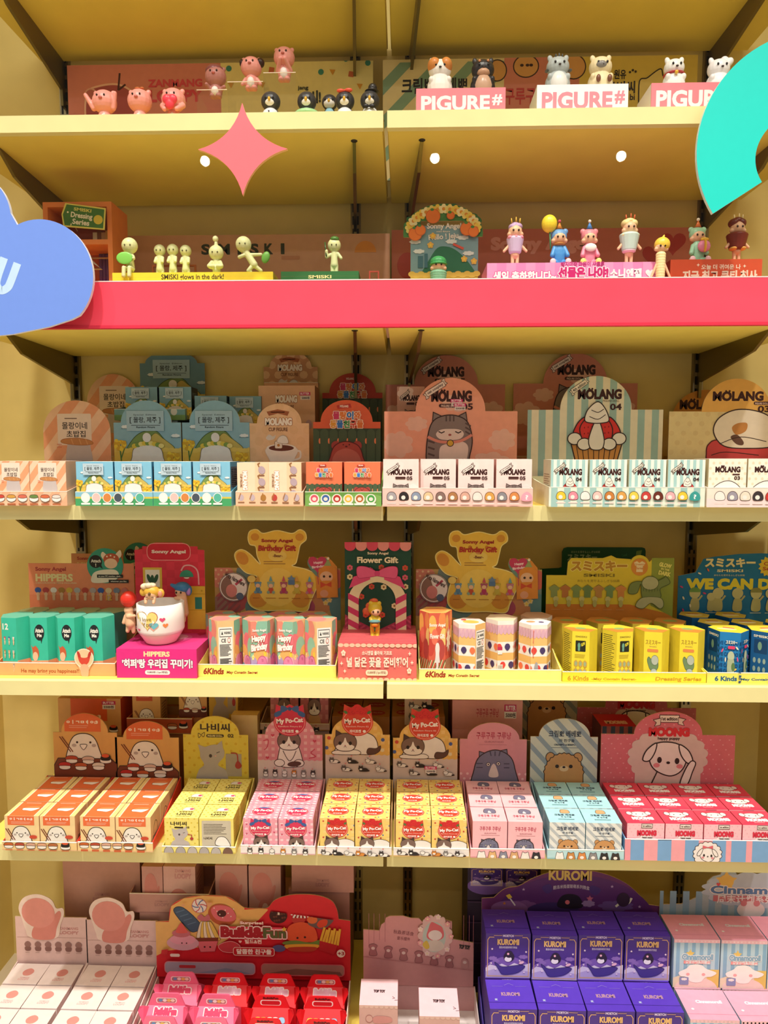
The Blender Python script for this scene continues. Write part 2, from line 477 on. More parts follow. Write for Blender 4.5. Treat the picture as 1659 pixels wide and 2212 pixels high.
# uprights
for (px, nm) in ((166, 'left end'), (770, 'left of the middle seam'), (884, 'right of the middle seam'), (1504, 'right end')):
    x = P(px, 800, YB).x
    mb = MB()
    mb.box(x-0.013, x+0.013, YB-0.014, YB-0.0005, 0.02, 2.75, M('8f8468', 0.28, 'chrome'))
    z = 0.1
    while z < 2.7:
        mb.box(x-0.0085, x-0.0035, YB-0.0146, YB-0.0139, z, z+0.022, '15120c'); mb.box(x+0.0035, x+0.0085, YB-0.0146, YB-0.0139, z, z+0.022, '15120c'); z += 0.032
    tag(mb.build('shelf_upright'), 'slotted metal shelf upright on back wall, %s' % nm, 'shelf upright', 'slotted uprights on the back wall')
def zf(py, px=600, Y=YF): return P(px, py, Y).z
BR = M('7d7148', 0.35, 'chrome'); BRD = M('2a2418', 0.4, 'paper')
def shelf(side, ztop, zbot, name, label, taper=0.075, yf=YF):
    xa, xb = (X0-0.905, X0-0.004) if side < 0 else (X0+0.004, X0+0.905)
    root = empty(name, ((xa+xb)/2, yf, zbot), label, 'shelf', 'yellow display shelves')
    o = Vector(root.location)
    mb = MB(); w = (xb-xa)/2
    mb.box(-w, w, 0.0, 0.016, 0, ztop-zbot, FASC)
    mb.box(-w, w, 0.016, YB-yf-0.016, ztop-zbot-0.016, ztop-zbot, YEL)
    mb.build('board', root)
    mb = MB(); mb.box(-w+.002, w-.002, 0.016, YB-yf-0.018, 0.0, ztop-zbot-0.0162, YEL); mb.build('underside_panel', root)
    ups = (166, 770) if side < 0 else (884, 1504)
    for px in ups:
        x = P(px, 800, YB).x - o.x; sk = 0.0 if px == 1504 else 0.022
        mb = MB(); L = YB-yf
        pr = [(x+sk-0.0035, 0.06, -0.0002), (x-0.0035, L-0.014, -0.0002), (x-0.0035, L-0.014, -taper-0.04), (x-0.0035, L-0.028, -taper-0.04), (x-0.0035, L-0.03, -taper), (x+sk*.8-0.0035, 0.13, -0.036)]
        mb.prism(pr, (0.007, 0, 0), BR, BR)
        mb.tube([(x+sk, 0.055, -0.0012), (x+sk, 0.055, -0.0002)], 0.007, BRD, 10)
        mb.build('bracket', root)
    return root
zs = {}
for k, (a, b) in {1: (242, 279), 2: (668, 704), 3: (1092, 1124), 4: (1476, 1507), 5: (1833, 1868)}.items():
    zs[k] = (zf(a), zf(b))
zb0 = P(600, 124, YB-.02).z; zs[0] = (zb0+.034, zb0); zs[6] = (CAM_Z-1.375, CAM_Z-1.408)
NM = ['topmost', 'second', 'third', 'fourth', 'fifth', 'sixth', 'lowest']
for k in range(7):
    for s in (-1, 1):
        t, b = zs[k]
        extra = {0: 'cut off by the top of the picture', 1: 'carrying small animal figures', 2: 'behind the long red fascia board', 3: 'carrying pastel figure boxes', 4: 'carrying doll gift displays', 5: 'packed with box trays', 6: 'below the bottom of the picture'}[k]
        shelf(s, t, b, 'shelf', '%s bay yellow shelf, %s from top, %s' % ('left' if s < 0 else 'right', NM[k], extra))
# red fascia board
za, zb = zf(605, 800, YF-0.012), zf(700, 800, YF-0.012)
mb = MB(); mb.box(X0-0.86, X0+0.9, YF-0.012, YF-0.0005, zb, za, M('fb4a62', 0.42, 'panel'))
mb.box(X0-0.86, X0+0.9, YF-0.0135, YF-0.0005, zb-0.006, zb, M('d92f4a', 0.42, 'panel'))
mb.box(X0-0.86, X0+0.9, YF-0.0125, YF-0.0005, za, za+0.002, M('f7dfe0', 0.42, 'panel'))
tag(mb.build('fascia_board'), 'long coral red fascia board across both bays', 'fascia board')
# glass screen above the red board, with the cut-out decorations fixed to it
YG = YF-0.035
mb = MB(); mb.box(X0-0.98, X0+0.98, YG, YG+0.004, za+0.003, za+0.62, GLASS)
gl = tag(mb.build('glass_screen'), 'clear glass screen in front of the two upper figure shelves', 'glass screen')
gl.visible_shadow = True
# ================================================================== SHELF 1 AND 2: FIGURES BEHIND GLASS
ZT1, ZT2, ZT3, ZT4, ZT5, ZT6 = (zs[k][0] for k in (1, 2, 3, 4, 5, 6))
def mpp(px, py, Y): return (P(px+1, py, Y)-P(px, py, Y)).x
def fig(name, label, cat, group, px, py, Y, zbase, parts, vox=1.25, rz=0):
    """toy figure; part = (name, colour, [shapes]); shapes in px around the anchor (px,py): ('s',(x,up,fwd),(rx,rup,rfwd)[,tilt]) or ('c',a,b,ra,rb)
    up values given as 'F' mean the shelf"""
    a = P(px, py, Y); s = mpp(px, py, Y); root = empty(name, (a.x, Y, zbase), label, cat, group, rz)
    fl = (zbase-a.z)/s
    def c(q): return Vector((q[0]*s, -q[2]*s, (fl if q[1] == 'F' else q[1])*s + a.z - zbase))
    for pt in parts:
        nm, col, shp = pt[:3]; L = []
        for q in shp:
            if q[0] == 's':
                r = q[2] if isinstance(q[2], tuple) else (q[2],)*3
                rot = Matrix.Rotation(math.radians(q[3]), 3, 'Y') if len(q) > 3 else None
                L.append(('s', c(q[1]), (r[0]*s, r[2]*s, r[1]*s), rot))
            else: L.append(('c', c(q[1]), c(q[2]), q[3]*s, q[4]*s))
        if nm in ('eye', 'dot', 'bead') or len(pt) > 3:
            for q in L:
                mb = MB(); m = M(col, 0.3, 'plastic')
                if q[0] == 's': mb.sphere(q[1], q[2], m, 12, 8, q[3])
                else:
                    mb.tube([q[1], q[2]], [q[3], q[4]], m, 10)
                mb.build(nm, root)
        else:
            o = blobs(nm, L, col, root, vox=vox*s)
    return root
TOP_G = 'toy animal figures on the top display shelf'
PK, PKD = 'f4a196', 'c9757a'
def pink_bear(px, py, Y, zb, label, arms=(), extra=(), col=PK, legs=True, r=26, belly='fdf0ea'):
    fl = (zb-P(px, py, Y).z)/mpp(px, py, Y)
    h = -fl-r*0.75
    body = [('s', (0, 0, 0), (r, r*.93, r*.85)), ('s', (-r*.72, r*.72, -2), (r*.22, r*.22, r*.16)), ('s', (r*.72, r*.72, -2), (r*.22, r*.22, r*.16)),
            ('s', (0, fl+h*.55, 0), (r*.62, h*.55, r*.55)), ('s', (-r*.3, fl+4, 3), (r*.28, 5, r*.42)), ('s', (r*.3, fl+4, 3), (r*.28, 5, r*.42))]
    body += list(arms)
    pts = [('body', col, body), ('belly', belly, [('s', (0, fl+h*.5, r*.16), (r*.45, h*.42, r*.46))], 1),
           ('eye', '2b1a16', [('s', (-r*.3, r*.22, r*.8), (2, 2.4, 1.5)), ('s', (r*.3, r*.22, r*.8), (2, 2.4, 1.5))]),
           ('snout', 'c9685f', [('s', (0, -r*.02, r*.84), (r*.16, r*.12, 3))], 1)]
    return fig('toy_bear', label, 'toy figure', TOP_G, px, py, Y, zb, pts + list(extra))
Y1 = 1.52
pink_bear(226, 221, Y1, ZT1, 'pink toy figure raising both arms, leftmost on top shelf', arms=[('c', (-22, -14, 4), (-38, 12, 6), 6, 4.5), ('c', (20, -14, 4), (26, 14, 8), 6, 4.5)])
pink_bear(302, 219, Y1, ZT1, 'plain pink toy figure standing between arm-raising and heart-holding ones', extra=[('tuft', 'd77a43', [('s', (-3, 25, 4), (6, 2, 3)), ('s', (6, 26, 2), (5, 2, 3))], 1)])
pink_bear(375, 217, Y1, ZT1, 'pink toy figure hugging a red heart', arms=[('c', (-22, -14, 6), (-14, -26, 18), 6, 5), ('c', (22, -14, 6), (12, -26, 18), 6, 5)],
          extra=[('heart', 'ee4255', [('s', (-7, -8, 22), (10, 10, 6), -25), ('s', (5, -8, 22), (10, 10, 6), 25), ('s', (-1, -17, 22), (10, 12, 6))])])
# clear riser steps
def zat(py, px, Y): return P(px, py, Y).z
YR = 1.58
rz = [zat(214, 465, YR), zat(197, 541, YR), zat(178, 615, YR)]
root = empty('acrylic_riser', (P(541, 200, YR).x, YR-0.04, ZT1), 'clear acrylic stair riser under three pink toy figures', 'display riser')
for (xa, xb, z) in ((436, 500, rz[0]), (501, 576, rz[1]), (577, 645, rz[2])):
    mb = MB(); a = P(xa, 200, YR).x-root.location.x; b = P(xb, 200, YR).x-root.location.x; h = z-ZT1
    mb.face([(a,0,0),(b,0,0),(b,0,h),(a,0,h)], FILM); mb.face([(a,0,h),(b,0,h),(b,.08,h),(a,.08,h)], FILM); mb.face([(a,0,0),(a,.08,0),(a,.08,h),(a,0,h)], FILM)
    mb.box(a, b, -.0006, .0004, h-.0014, h, M('f3dcc8', .2, 'plastic'))
    mb.build('step', root)
def stand(px, py, z, label, **k): return pink_bear(px, py, YR, z, label, r=23, **k)
stand(466, 167, rz[0], 'darker pink toy figure on lowest riser step', col='c07e75', arms=[('c', (-12, -26, 2), (-17, -20, 12), 5, 4), ('c', (12, -26, 2), (20, -24, 8), 5, 4)], extra=[('cap', '8a4b4a', [('s', (-2, 12, -2), (21, 14, 18))], 1)])
stand(543, 146, rz[1], 'pink toy figure with dark brown ear muff on middle riser step', arms=[('c', (-12, -26, 2), (-19, -36, 4), 5, 4), ('c', (12, -26, 2), (20, -36, 4), 5, 4)], extra=[('ear_muff', '3a2019', [('s', (20, 8, 2), (9, 10, 9)), ('s', (-20, 8, 2), (5, 8, 8))], 1)])
stand(614, 125, rz[2], 'pink toy figure holding hands to its mouth on tallest riser step', arms=[('c', (-14, -28, 2), (-6, -12, 20), 5, 4), ('c', (14, -28, 2), (4, -12, 20), 5, 4)])
def penguin(px, py, label, extra=(), r=21, low='eef0f0', Y=Y1):
    fl = (ZT1-P(px, py, Y).z)/mpp(px, py, Y); h = -fl-r*.7
    pts = [('body', '3b3a3c', [('s', (0, 0, 0), (r, r*.95, r*.9)), ('s', (0, fl+h*.5, 0), (r*1.1, h*.55, r*.8)), ('c', (-r*.9, fl+h*.7, 3), (-r*1.35, fl+h*.4, 6), 5, 4), ('c', (r*.9, fl+h*.7, 3), (r*1.35, fl+h*.4, 6), 5, 4)]),
           ('face_patch', 'f3efe9', [('s', (0, -5.5, r*.42), (12.5, 9.5, 10.5))]),
           ('belly', low, [('s', (0, fl+h*.5, 5), (r*1.0, h*.5, r*.75))], 1),
           ('eye', '15110f', [('s', (-8, 0, r*.86), (2, 2.6, 2)), ('s', (8, 0, r*.86), (2, 2.6, 2))]),
           ('beak', 'eab63c', [('s', (0, -3, r*.95), (3, 4.5, 3.5))], 1)]
    return fig('toy_penguin', label, 'toy figure', 'toy penguins on the top display shelf', px, py, Y, ZT1, pts+list(extra))
penguin(585, 220, 'toy penguin with white snowman body left of star', [('button', '2c2624', [('s', (-1, -28, 20), (1.6, 1.6, 1)), ('s', (-1, -36, 21), (1.6, 1.6, 1))], 1)])
penguin(663, 220, 'toy penguin wearing a pale green wrap', [('wrap', 'a7d99a', [('s', (0, -28, 2), (28, 11, 22))])])
penguin(712, 222, 'toy penguin with pale blue front, half behind a sunglasses penguin', [], 17, '9ed3e6', 1.60)
penguin(745, 219, 'toy penguin with red sunglasses on its head', [('sunglasses', 'ee5b45', [('s', (-8, 16, 12), (9, 4, 5)), ('s', (9, 17, 12), (9, 4, 5))])])
penguin(799, 218, 'toy penguin in black hat and bow tie beside the seam', [('hat', '26221f', [('s', (4, 19, 0), (16, 3, 14)), ('s', (6, 26, 0), (10, 10, 9))]), ('bow_tie', '1c1816', [('s', (-8, -20, 20), (7, 5, 3)), ('s', (6, -20, 20), (7, 5, 3))])])
def beast(px, py, label, col, parts, zb, r=25, belly=None, ear=None, earc=None, Y=1.50):
    fl = (zb-P(px, py, Y).z)/mpp(px, py, Y); h = -fl-r*.5
    pts = [('body', col, [('s', (0, 0, 0), (r, r*.85, r*.85)), ('s', (0, fl+h*.52, 0), (r*1.1, h*.6, r*.9)), ('s', (-r*.55, fl+4, 8), (7, 4.5, 8)), ('s', (r*.55, fl+4, 8), (7, 4.5, 8)),
             ('s', (-r*.68, r*.72, 0), (6, 8, 4), -15), ('s', (r*.68, r*.72, 0), (6, 8, 4), 15), ('s', (-r*.75, fl+h*.75, r*.5), (6, 7, 7)), ('s', (r*.75, fl+h*.75, r*.5), (6, 7, 7))])]
    if belly: pts.append(('belly', belly, [('s', (0, fl+h*.5, 6), (r*.85, h*.52, r*.82))], 1))
    pts += [('eye', '17110e', [('s', (-r*.38, 2, r*.8), (2.4, 3, 1.5)), ('s', (r*.38, 2, r*.8), (2.4, 3, 1.5))]), ('nose', '3a2722', [('s', (0, -4, r*.86), (3, 2, 2))], 1)]
    return fig('toy_pet', label, 'toy figure', TOP_G, px, py, Y, zb, pts+list(parts))
SG = []
for (xa, ya, xb, yb, c1, c2, lb) in ((899, 190, 1092, 235, 'f7848f', 'fff4f2', 'pink riser sign with white lettering under corgi and black dog figures'), (1160, 182, 1357, 231, 'fbf4f4', 'ef8d9c', 'white riser sign with pink lettering under grey and cream cat figures'), (1407, 178, 1605, 227, 'f7848f', 'fff4f2', 'pink riser sign with white lettering partly behind turquoise arc')):
    F = Face(xa, ya, xb, yb, 1.448)
    F.base.z = ZT1; F.h = zat(ya, (xa+xb)/2, 1.448)-ZT1
    root = empty('riser_sign', F.base, lb, 'riser sign', 'lettered riser signs on the top shelf')
    mb = MB(); mb.box(-F.w/2, F.w/2, .0025, .085, 0, F.h, M('f4efe9', .3, 'plastic')); mb.build('riser_block', root)
    mb = MB()
    card_mesh(mb, F, rrect(xa, ya, xb, yb), lambda A: (A.t(c2, 'PIGURE', xa+11, ya+13, xb-34, yb-6, .045), A.t(c2, '#', xb-29, ya+12, xb-7, yb-14, .04)), c1, thick=.002, back=c1)
    mb.build('lettered_panel', root)
    SG.append(F.base.z+F.h)
beast(950, 152, 'corgi toy figure with orange head and white blaze', 'f4ebe0', [('patch', 'd98a45', [('s', (-12, 7, 3), (15, 16, 20)), ('s', (13, 7, 3), (14, 16, 20))])], SG[0])
beast(1043, 152, 'black and tan puppy toy figure beside corgi', '2f2a29', [('muzzle', 'c99a7a', [('s', (0, -12, 12), (14, 9, 13))], 1), ('brow', 'c9855a', [('s', (-9, 10, 19), (3, 2.5, 2)), ('s', (9, 10, 19), (3, 2.5, 2))], 1)], SG[0], belly='c9a184')
beast(1205, 146, 'grey tabby cat toy figure on white riser sign', 'b3bab8', [('stripe', '5b5f60', [('s', (0, 19, 9), (2, 6, 6)), ('s', (-7, 18, 9), (1.6, 5, 6)), ('s', (7, 18, 9), (1.6, 5, 6)), ('s', (-25, -10, 6), (4, 1.6, 8)), ('s', (25, -10, 6), (4, 1.6, 8))], 1)], SG[1], belly='e8e6e0')
beast(1297, 146, 'cream cat toy figure with grey mask on white riser sign', 'efdcae', [('mask', '8b8680', [('s', (-2, -2, 16), (12, 8, 8))], 1), ('paw', '7a4b35', [('s', (-10, -34, 24), (5, 8, 4)), ('s', (14, -34, 24), (5, 8, 4))], 1)], SG[1])
beast(1456, 148, 'white cat toy figure with red collar', 'f3f0ea', [('collar', 'c23a3f', [('s', (0, -14, 0), (23, 3, 21))], 1), ('bell', 'e8bb3c', [('s', (-2, -18, 21), (4, 4, 4))], 1)], SG[2], r=22)
beast(1552, 150, 'white curled-up cat toy figure touching turquoise arc', 'f2eff0', [('tail', 'f2eff0', [('c', (10, 2, 6), (22, 14, 4), 9, 8), ('s', (12, 18, 0), (9, 9, 8))])], SG[2], r=24)
# banners at the back of shelf 1
def banner(xa, yt, xb, Y, zb, label, art, base, name='printed_banner', cat='banner', yref=None):
    F = Face(xa, yt, xb, yt+200, Y); top = zat(yt, (xa+xb)/2, Y); F.h = top-zb; F.base.z = zb
    s = mpp((xa+xb)/2, yt, Y); yb = yt+F.h/s; F.fr = (xa, yt, xb, yb)
    mb = MB(); card_mesh(mb, F, rrect(xa, yt, xb, yb), art, base, pieces=[rrect(xa, yt, xb, yb)], thick=.004)
    return tag(mb.build(name, None, F.base), label, cat)
def b1(A):
    A.r('f0e2a0', 480, 100, 810, 500)
    A.b('b05256', [(185, 250), (190, 195), (215, 180), (262, 178), (300, 205), (312, 250), (300, 330), (200, 330)], 'f3c1b0', 4)
    A.e('c8706c', 198, 199, 13, 14, o='e7b0a2', ow=3)
    A.l('4b241d', [(258, 188), (262, 155)], 4); A.l('4b241d', [(259, 188), (273, 178)], 4)
    A.t('d9485a', 'ZANMANG', 323, 168, 440, 184, .05); A.t('d9485a', 'LOOPY', 325, 190, 440, 215, .05)
    for (x, y, c, k) in ((498, 148, '3c8f86', 0), (748, 132, '3c8f86', 0), (695, 158, '3c8f86', 0), (795, 141, '3c8f86', 0), (720, 158, 'd99a2c', 1), (760, 163, 'cc6a3e', 2), (590, 152, 'cc6a3e', 2), (502, 182, 'd9a23c', 1), (570, 182, 'd9a23c', 1), (778, 188, 'd99a2c', 1), (800, 200, '3c8f86', 0)):
        if k == 0: A.e(c, x, y, 6)
        elif k == 1: A.p(c, [(x-7, y-5), (x+6, y-4), (x, y+7)])
        else: A.p(c, [(x-5, y-6), (x+6, y-4), (x+4, y+7), (x-7, y+5)])
    A.t('2f3a33', 'jang', 645, 186, 668, 196, .03); A.t('2f3a33', '시!', 672, 196, 694, 222, .05)
banner(148, 136, 806, 1.80, ZT1, 'wide pink and yellow banner with red lettering behind pink figures', b1, 'dd8a80')
def b2(A):
    A.stripes('84a58c', 826, 130, 1095, 500, 22, 30, 45)
    A.r('d68472', 1090, 100, 1252, 500); A.r('dcbf52', 1252, 100, 1510, 500)
    A.t('26221f', '크림뽀베베뽀', 868, 163, 1012, 197, .03)
    A.e('d9a05c', 1137, 142, 27, 23, o='3a2418', ow=2.5); A.e('d9a05c', 1240, 145, 25, 25, o='3a2418', ow=2.5); A.e('d9a05c', 1075, 150, 20, 22, o='3a2418', ow=2.5)
    for x in (1128, 1140, 1148): A.e('3a1d12', x, 140, 4, 3)
    A.t('c23b3a', '구루구루냥', 1092, 186, 1205, 222, .02)
    A.t('2c2116', '원유', 1326, 152, 1352, 172, .03); A.t('2c2116', '무비씨', 1310, 176, 1372, 202, .03); A.t('2c2116', 'miwoo bi', 1310, 203, 1372, 216, .02)
    A.b('e4cc7a', [(1380, 185), (1398, 170), (1425, 152), (1432, 168), (1450, 165), (1470, 200), (1470, 300), (1395, 300)], '2c2116', 2.5)
    for q in ((1360, 158), (1366, 154), (1372, 157)): A.e('2c2116', q[0], q[1], 2.5)
banner(827, 124, 1504, 1.78, ZT1, 'wide banner with green stripes, coral and yellow panels behind pets', b2, 'e5d3a0')
# ---------------------------------------------------------------- shelf 2
Y2 = 1.52
GL = 'dfe3a8'
SM_G = 'pale green figures on the second shelf'
# cupboard-shaped display
F = Face(95, 436, 243, 606, 1.60); F.base.z = ZT2; F.h = zat(436, 170, 1.6)-ZT2
root = empty('cupboard_display', F.base, 'orange cupboard-shaped cardboard display behind blue cloud', 'display box')
w, h = F.w, F.h
mb = MB(); c = 'ea8a45'; t = .011
mb.box(-w/2, -w/2+t, 0, .09, 0, h, c); mb.box(w/2-t, w/2, 0, .09, 0, h, c); mb.box(-w/2+t, w/2-t, 0, .09, h-t, h, c); mb.box(-w/2+t, w/2-t, 0, .09, h*.66, h*.66+t, c); mb.box(-w/2+t, w/2-t, 0, .09, 0, t, c)
mb.box(-w/2+t, w/2-t, .084, .09, t, h-t, 'b8572f'); mb.build('carcass', root)
mb = MB()
for k in range(7):
    x = w*.12+k*w*.052; mb.lathe([(w*.03, t), (w*.03, h*.655)], M('6a4a94'), 10, (x, .075, 0))
mb.build('curtain', root)
mb = MB(); mb.tube([(-w/2+t, .05, h*.60), (w/2-t, .05, h*.60)], .002, M('c9b38a', .3, 'plastic')); mb.build('rail', root)
mb = MB(); mb.tube([(w*.06, .04, h*.61), (w*.07, .04, h*.57), (-w*.02, .04, h*.50), (w*.22, .04, h*.50), (w*.07, .04, h*.57)], .003, M('f4efe0', .4, 'plastic')); mb.build('coat_hanger', root)
mb = MB()
for k, cc in enumerate(('e7d7b0', '8a5a3a', 'cfa26a', 'e2b35a')): mb.box(w*.16+k*.010, w*.16+.010+k*.010, .02, .07, h*.66+t, h*.66+t+.022+.004*(k % 2), cc)
mb.build('toy_books', root)
mb = MB(); mb.box(-w*.32, -w*.12, .02, .07, h*.66+t, h*.66+t+.016, 'e8d8b4'); mb.build('folded_cloth', root)
G = Face(131, 436, 231, 500, 1.59)
mb = MB()
def tg(A):
    A.p('e8dc6a', [(142, 438), (229, 450), (225, 497), (136, 489), (133, 462)]); A.p('4d7f35', [(145, 441), (226, 453), (222, 494), (139, 486), (136, 463)])
    A.t('e8e070', 'SMISKI', 160, 450, 198, 457, .03, 8); A.t('fbf3d8', 'Dressing', 153, 460, 200, 475, .03, 8); A.t('fbf3d8', 'Series', 156, 474, 193, 486, .03, 8)
    A.e('e7cf48', 212, 475, 10); A.e('f8f4d2', 147, 458, 2)
card_mesh(mb, G, [(142, 438), (229, 450), (225, 497), (136, 489), (133, 462)], tg, 'e8dc6a', thick=.002, org=F.base); mb.build('hanging_tag', root)
mb = MB(); mb.tube([(-.01, .02, h*.79), (-.01, -.006, h*.84), (-.01, -.012, h*.80)], .0012, 'efe6c8'); mb.build('tag_string', root)
def riser(xa, yt, xb, Y, zb, dep, label, art, cols, name='riser_box', grp=None):
    F = Face(xa, yt, xb, yt+40, Y); top = zat(yt, (xa+xb)/2, Y); F.h = top-zb; s = mpp((xa+xb)/2, yt, Y); yb = yt+F.h/s
    mb = MB(); carton(mb, F.w, F.h, dep, cols, art, frF=(xa, yt, xb, yb))
    return tag(mb.build(name, None, (F.base.x, Y, zb)), label, 'riser box', grp or 'printed riser boxes on the second shelf'), top
_, zr1 = riser(243, 588, 590, 1.50, ZT2, .11, 'long yellow riser box with dark lettering under green figures', lambda A: A.t('4b4312', 'SMISKI glows in the dark!', 349, 592, 484, 606, .02), ('f3e33a', 'e9dd55', 'd9c93a'))
_, zr2 = riser(607, 586, 775, 1.50, ZT2, .10, 'dark green riser box with pale lettering under hatted figure', lambda A: A.t('e6e29a', 'SMISKI', 666, 594, 716, 601, .04), ('2f7038', '3f8048', '245a2c'))
def glow(px, py, z, label, parts, r=17, Y=1.55, eyes=True, legs=True, body=None):
    fl = (z-P(px, py, Y).z)/mpp(px, py, Y); h = -fl-r*.8
    b = body(fl, h) if body else [('c', (0, fl+h*.95, 0), (0, fl+h*.45, 0), 6.5, 8.5), ('c', (-4.5, fl+h*.42, 0), (-4.5, fl+3, 0), 4.5, 4), ('c', (4.5, fl+h*.42, 0), (4.5, fl+3, 0), 4.5, 4), ('s', (-4.5, fl+2.5, 3), (4.5, 2.6, 6)), ('s', (4.5, fl+2.5, 3), (4.5, 2.6, 6))]
    pts = [('body', GL, [('s', (0, 0, 0), (r, r, r*.92))]+b+list(parts[0]))]
    pts.append(('eye', '55512c', [('s', (-r*.3, -2, r*.88), (1.5, 1.9, 1)), ('s', (r*.38, -2, r*.85), (1.5, 1.9, 1))]))
    return fig('toy_sprite', label, 'toy figure', SM_G, px, py, Y, z, pts+list(parts[1]), vox=1.1)
sit = lambda fl, h: [('c', (0, -15, 0), (0, fl+9, -2), 7, 9), ('c', (-6, fl+7, 2), (-6, fl+5, 20), 5, 4.5), ('c', (6, fl+7, 2), (6, fl+5, 20), 5, 4.5), ('c', (-6, fl+5, 20), (-6, fl-12, 22), 4.5, 4.5), ('c', (6, fl+5, 20), (6, fl-12, 22), 4.5, 4.5)]
glow(280, 531, zr1+.004, 'pale green figure seated with bright green laptop', ([('c', (-7, -22, 2), (-15, -30, 14), 4, 4), ('c', (7, -22, 2), (13, -30, 14), 4, 4)], [('laptop', '86d45c', [('s', (-5, -30, 17), (18, 13, 1.6))], 1)]), body=sit, Y=1.515)
for k, (x, y) in enumerate(((345, 541), (373, 540), (401, 542))):
    glow(x, y, zr1, 'pale green figure on wooden bench, %s of three' % ('left', 'middle', 'right')[k], ([('c', (-7, -16, 2), (-8, -26, 8), 3.4, 3.4), ('c', (7, -16, 2), (8, -26, 8), 3.4, 3.4)], []), r=12.5, Y=1.57)
F = Face(323, 567, 419, 588, 1.582); mb = MB(); hh = zat(568, 370, 1.582)-zr1
mb.box(-F.w/2, F.w/2, 0.015, .019, 0, .004, 'a4562c'); mb.box(-F.w/2, F.w/2, 0.015, .019, hh-.004, hh, 'a4562c'); mb.box(-F.w/2, -F.w/2+.004, .015, .019, .004, hh-.004, 'a4562c'); mb.box(F.w/2-.004, F.w/2, .015, .019, .004, hh-.004, 'a4562c')
tag(mb.build('bench', None, (F.base.x, 1.582, zr1)), 'small reddish wooden bench frame behind three green figures', 'toy bench')
glow(467, 546, zr1, 'crouching pale green figure balancing a ball on its head', ([('c', (-9, -20, 2), (-14, -30, 10), 4, 4), ('c', (9, -20, 2), (14, -30, 10), 4, 4), ('s', (-9, -31, 8), (8, 5, 8)), ('s', (9, -31, 8), (8, 5, 8)), ('c', (0, 14, 0), (0, 20, 0), 4, 4)], [('ball', 'e9ecb4', [('s', (-1, 29, 0), (6.5, 6.5, 6.5))])]), r=16)
glow(526, 528, zr1, 'running pale green figure swinging a green bag', ([('c', (4, -15, 0), (22, -42, 0), 7, 8), ('c', (12, -22, 0), (38, -22, 2), 4, 3.5), ('c', (4, -22, 2), (-8, -28, 6), 4, 4), ('c', (22, -44, 0), (36, -54, -4), 5, 4), ('c', (18, -46, 0), (10, -56, 4), 5, 4)], [('bag', '6fae4c', [('s', (48, -28, 2), (9, 13, 5), 20)])]), r=17, body=lambda fl, h: [('c', (14, fl+12, 0), (12, fl+3, 2), 4.5, 4), ('s', (13, fl+2.5, 4), (5, 2.6, 6))])
glow(722, 530, zr2, 'pale green figure in dark green cap holding a stick', ([('c', (-8, -20, 2), (-16, -26, 6), 3.6, 3.6), ('c', (-16, -26, 6), (-16, -14, 8), 3.6, 3.6), ('c', (8, -18, 2), (15, -28, 4), 3.6, 3.6)], [('cap', '4c7a34', [('s', (1, 13, 0), (10, 6, 9)), ('s', (1, 10, 5), (9, 2, 9))]), ('stick', '3f5a2c', [('c', (-16, -26, 9), (-19, 4, 9), 1.6, 1.6)], 1)]), r=14.5, Y=1.54)
F = Face(797, 585, 819, 604, 1.54); F.h = zat(585, 808, 1.54)-ZT2
mb = MB(); w, h = F.w/2, F.h
mb.box(-w, -w+.003, 0, .003, 0, h, 'a8402c'); mb.box(w-.003, w, 0, .003, 0, h, 'a8402c'); mb.box(-w+.003, w-.003, 0, .003, h-.003, h, 'a8402c'); mb.box(-w+.003, w-.003, 0, .003, h*.55, h*.55+.003, 'a8402c')
tag(mb.build('toy_chair', None, (F.base.x, 1.54, ZT2)), 'tiny red wire frame stool left of bay seam', 'toy stool')
def b3(A):
    for ch, x in (('S', 447), ('M', 487), ('I', 520), ('S', 552), ('K', 583), ('I', 613)):
        ww = {'M': 12, 'I': 3.5}.get(ch, 9); A.t('33391d', ch, x-ww, 526, x+ww, 548, .05)
    A.p('e09440', ell(790, 546, 23, 24, 0, 20, 180, 360)); A.r('c48a6c', 610, 552, 650, 560, 3)
banner(244, 507, 842, 1.78, ZT2, 'dusty pink banner with dark green letters behind green figures', b3, 'd3a184')
def b4(A):
    A.t('e9a99f', 'Sonny', 1062, 512, 1170, 546, .07); A.t('e9a99f', 'Angel', 1180, 512, 1270, 546, .07)
    A.p('b53a35', heart(1452, 528, 55, 50)); A.p('b53a35', heart(1412, 555, 50, 50)); A.e('c0504a', 880, 570, 22, 28)
banner(846, 494, 1502, 1.79, ZT2, 'coral banner with pale pink letters and red hearts at the right', b4, 'cc7a66')
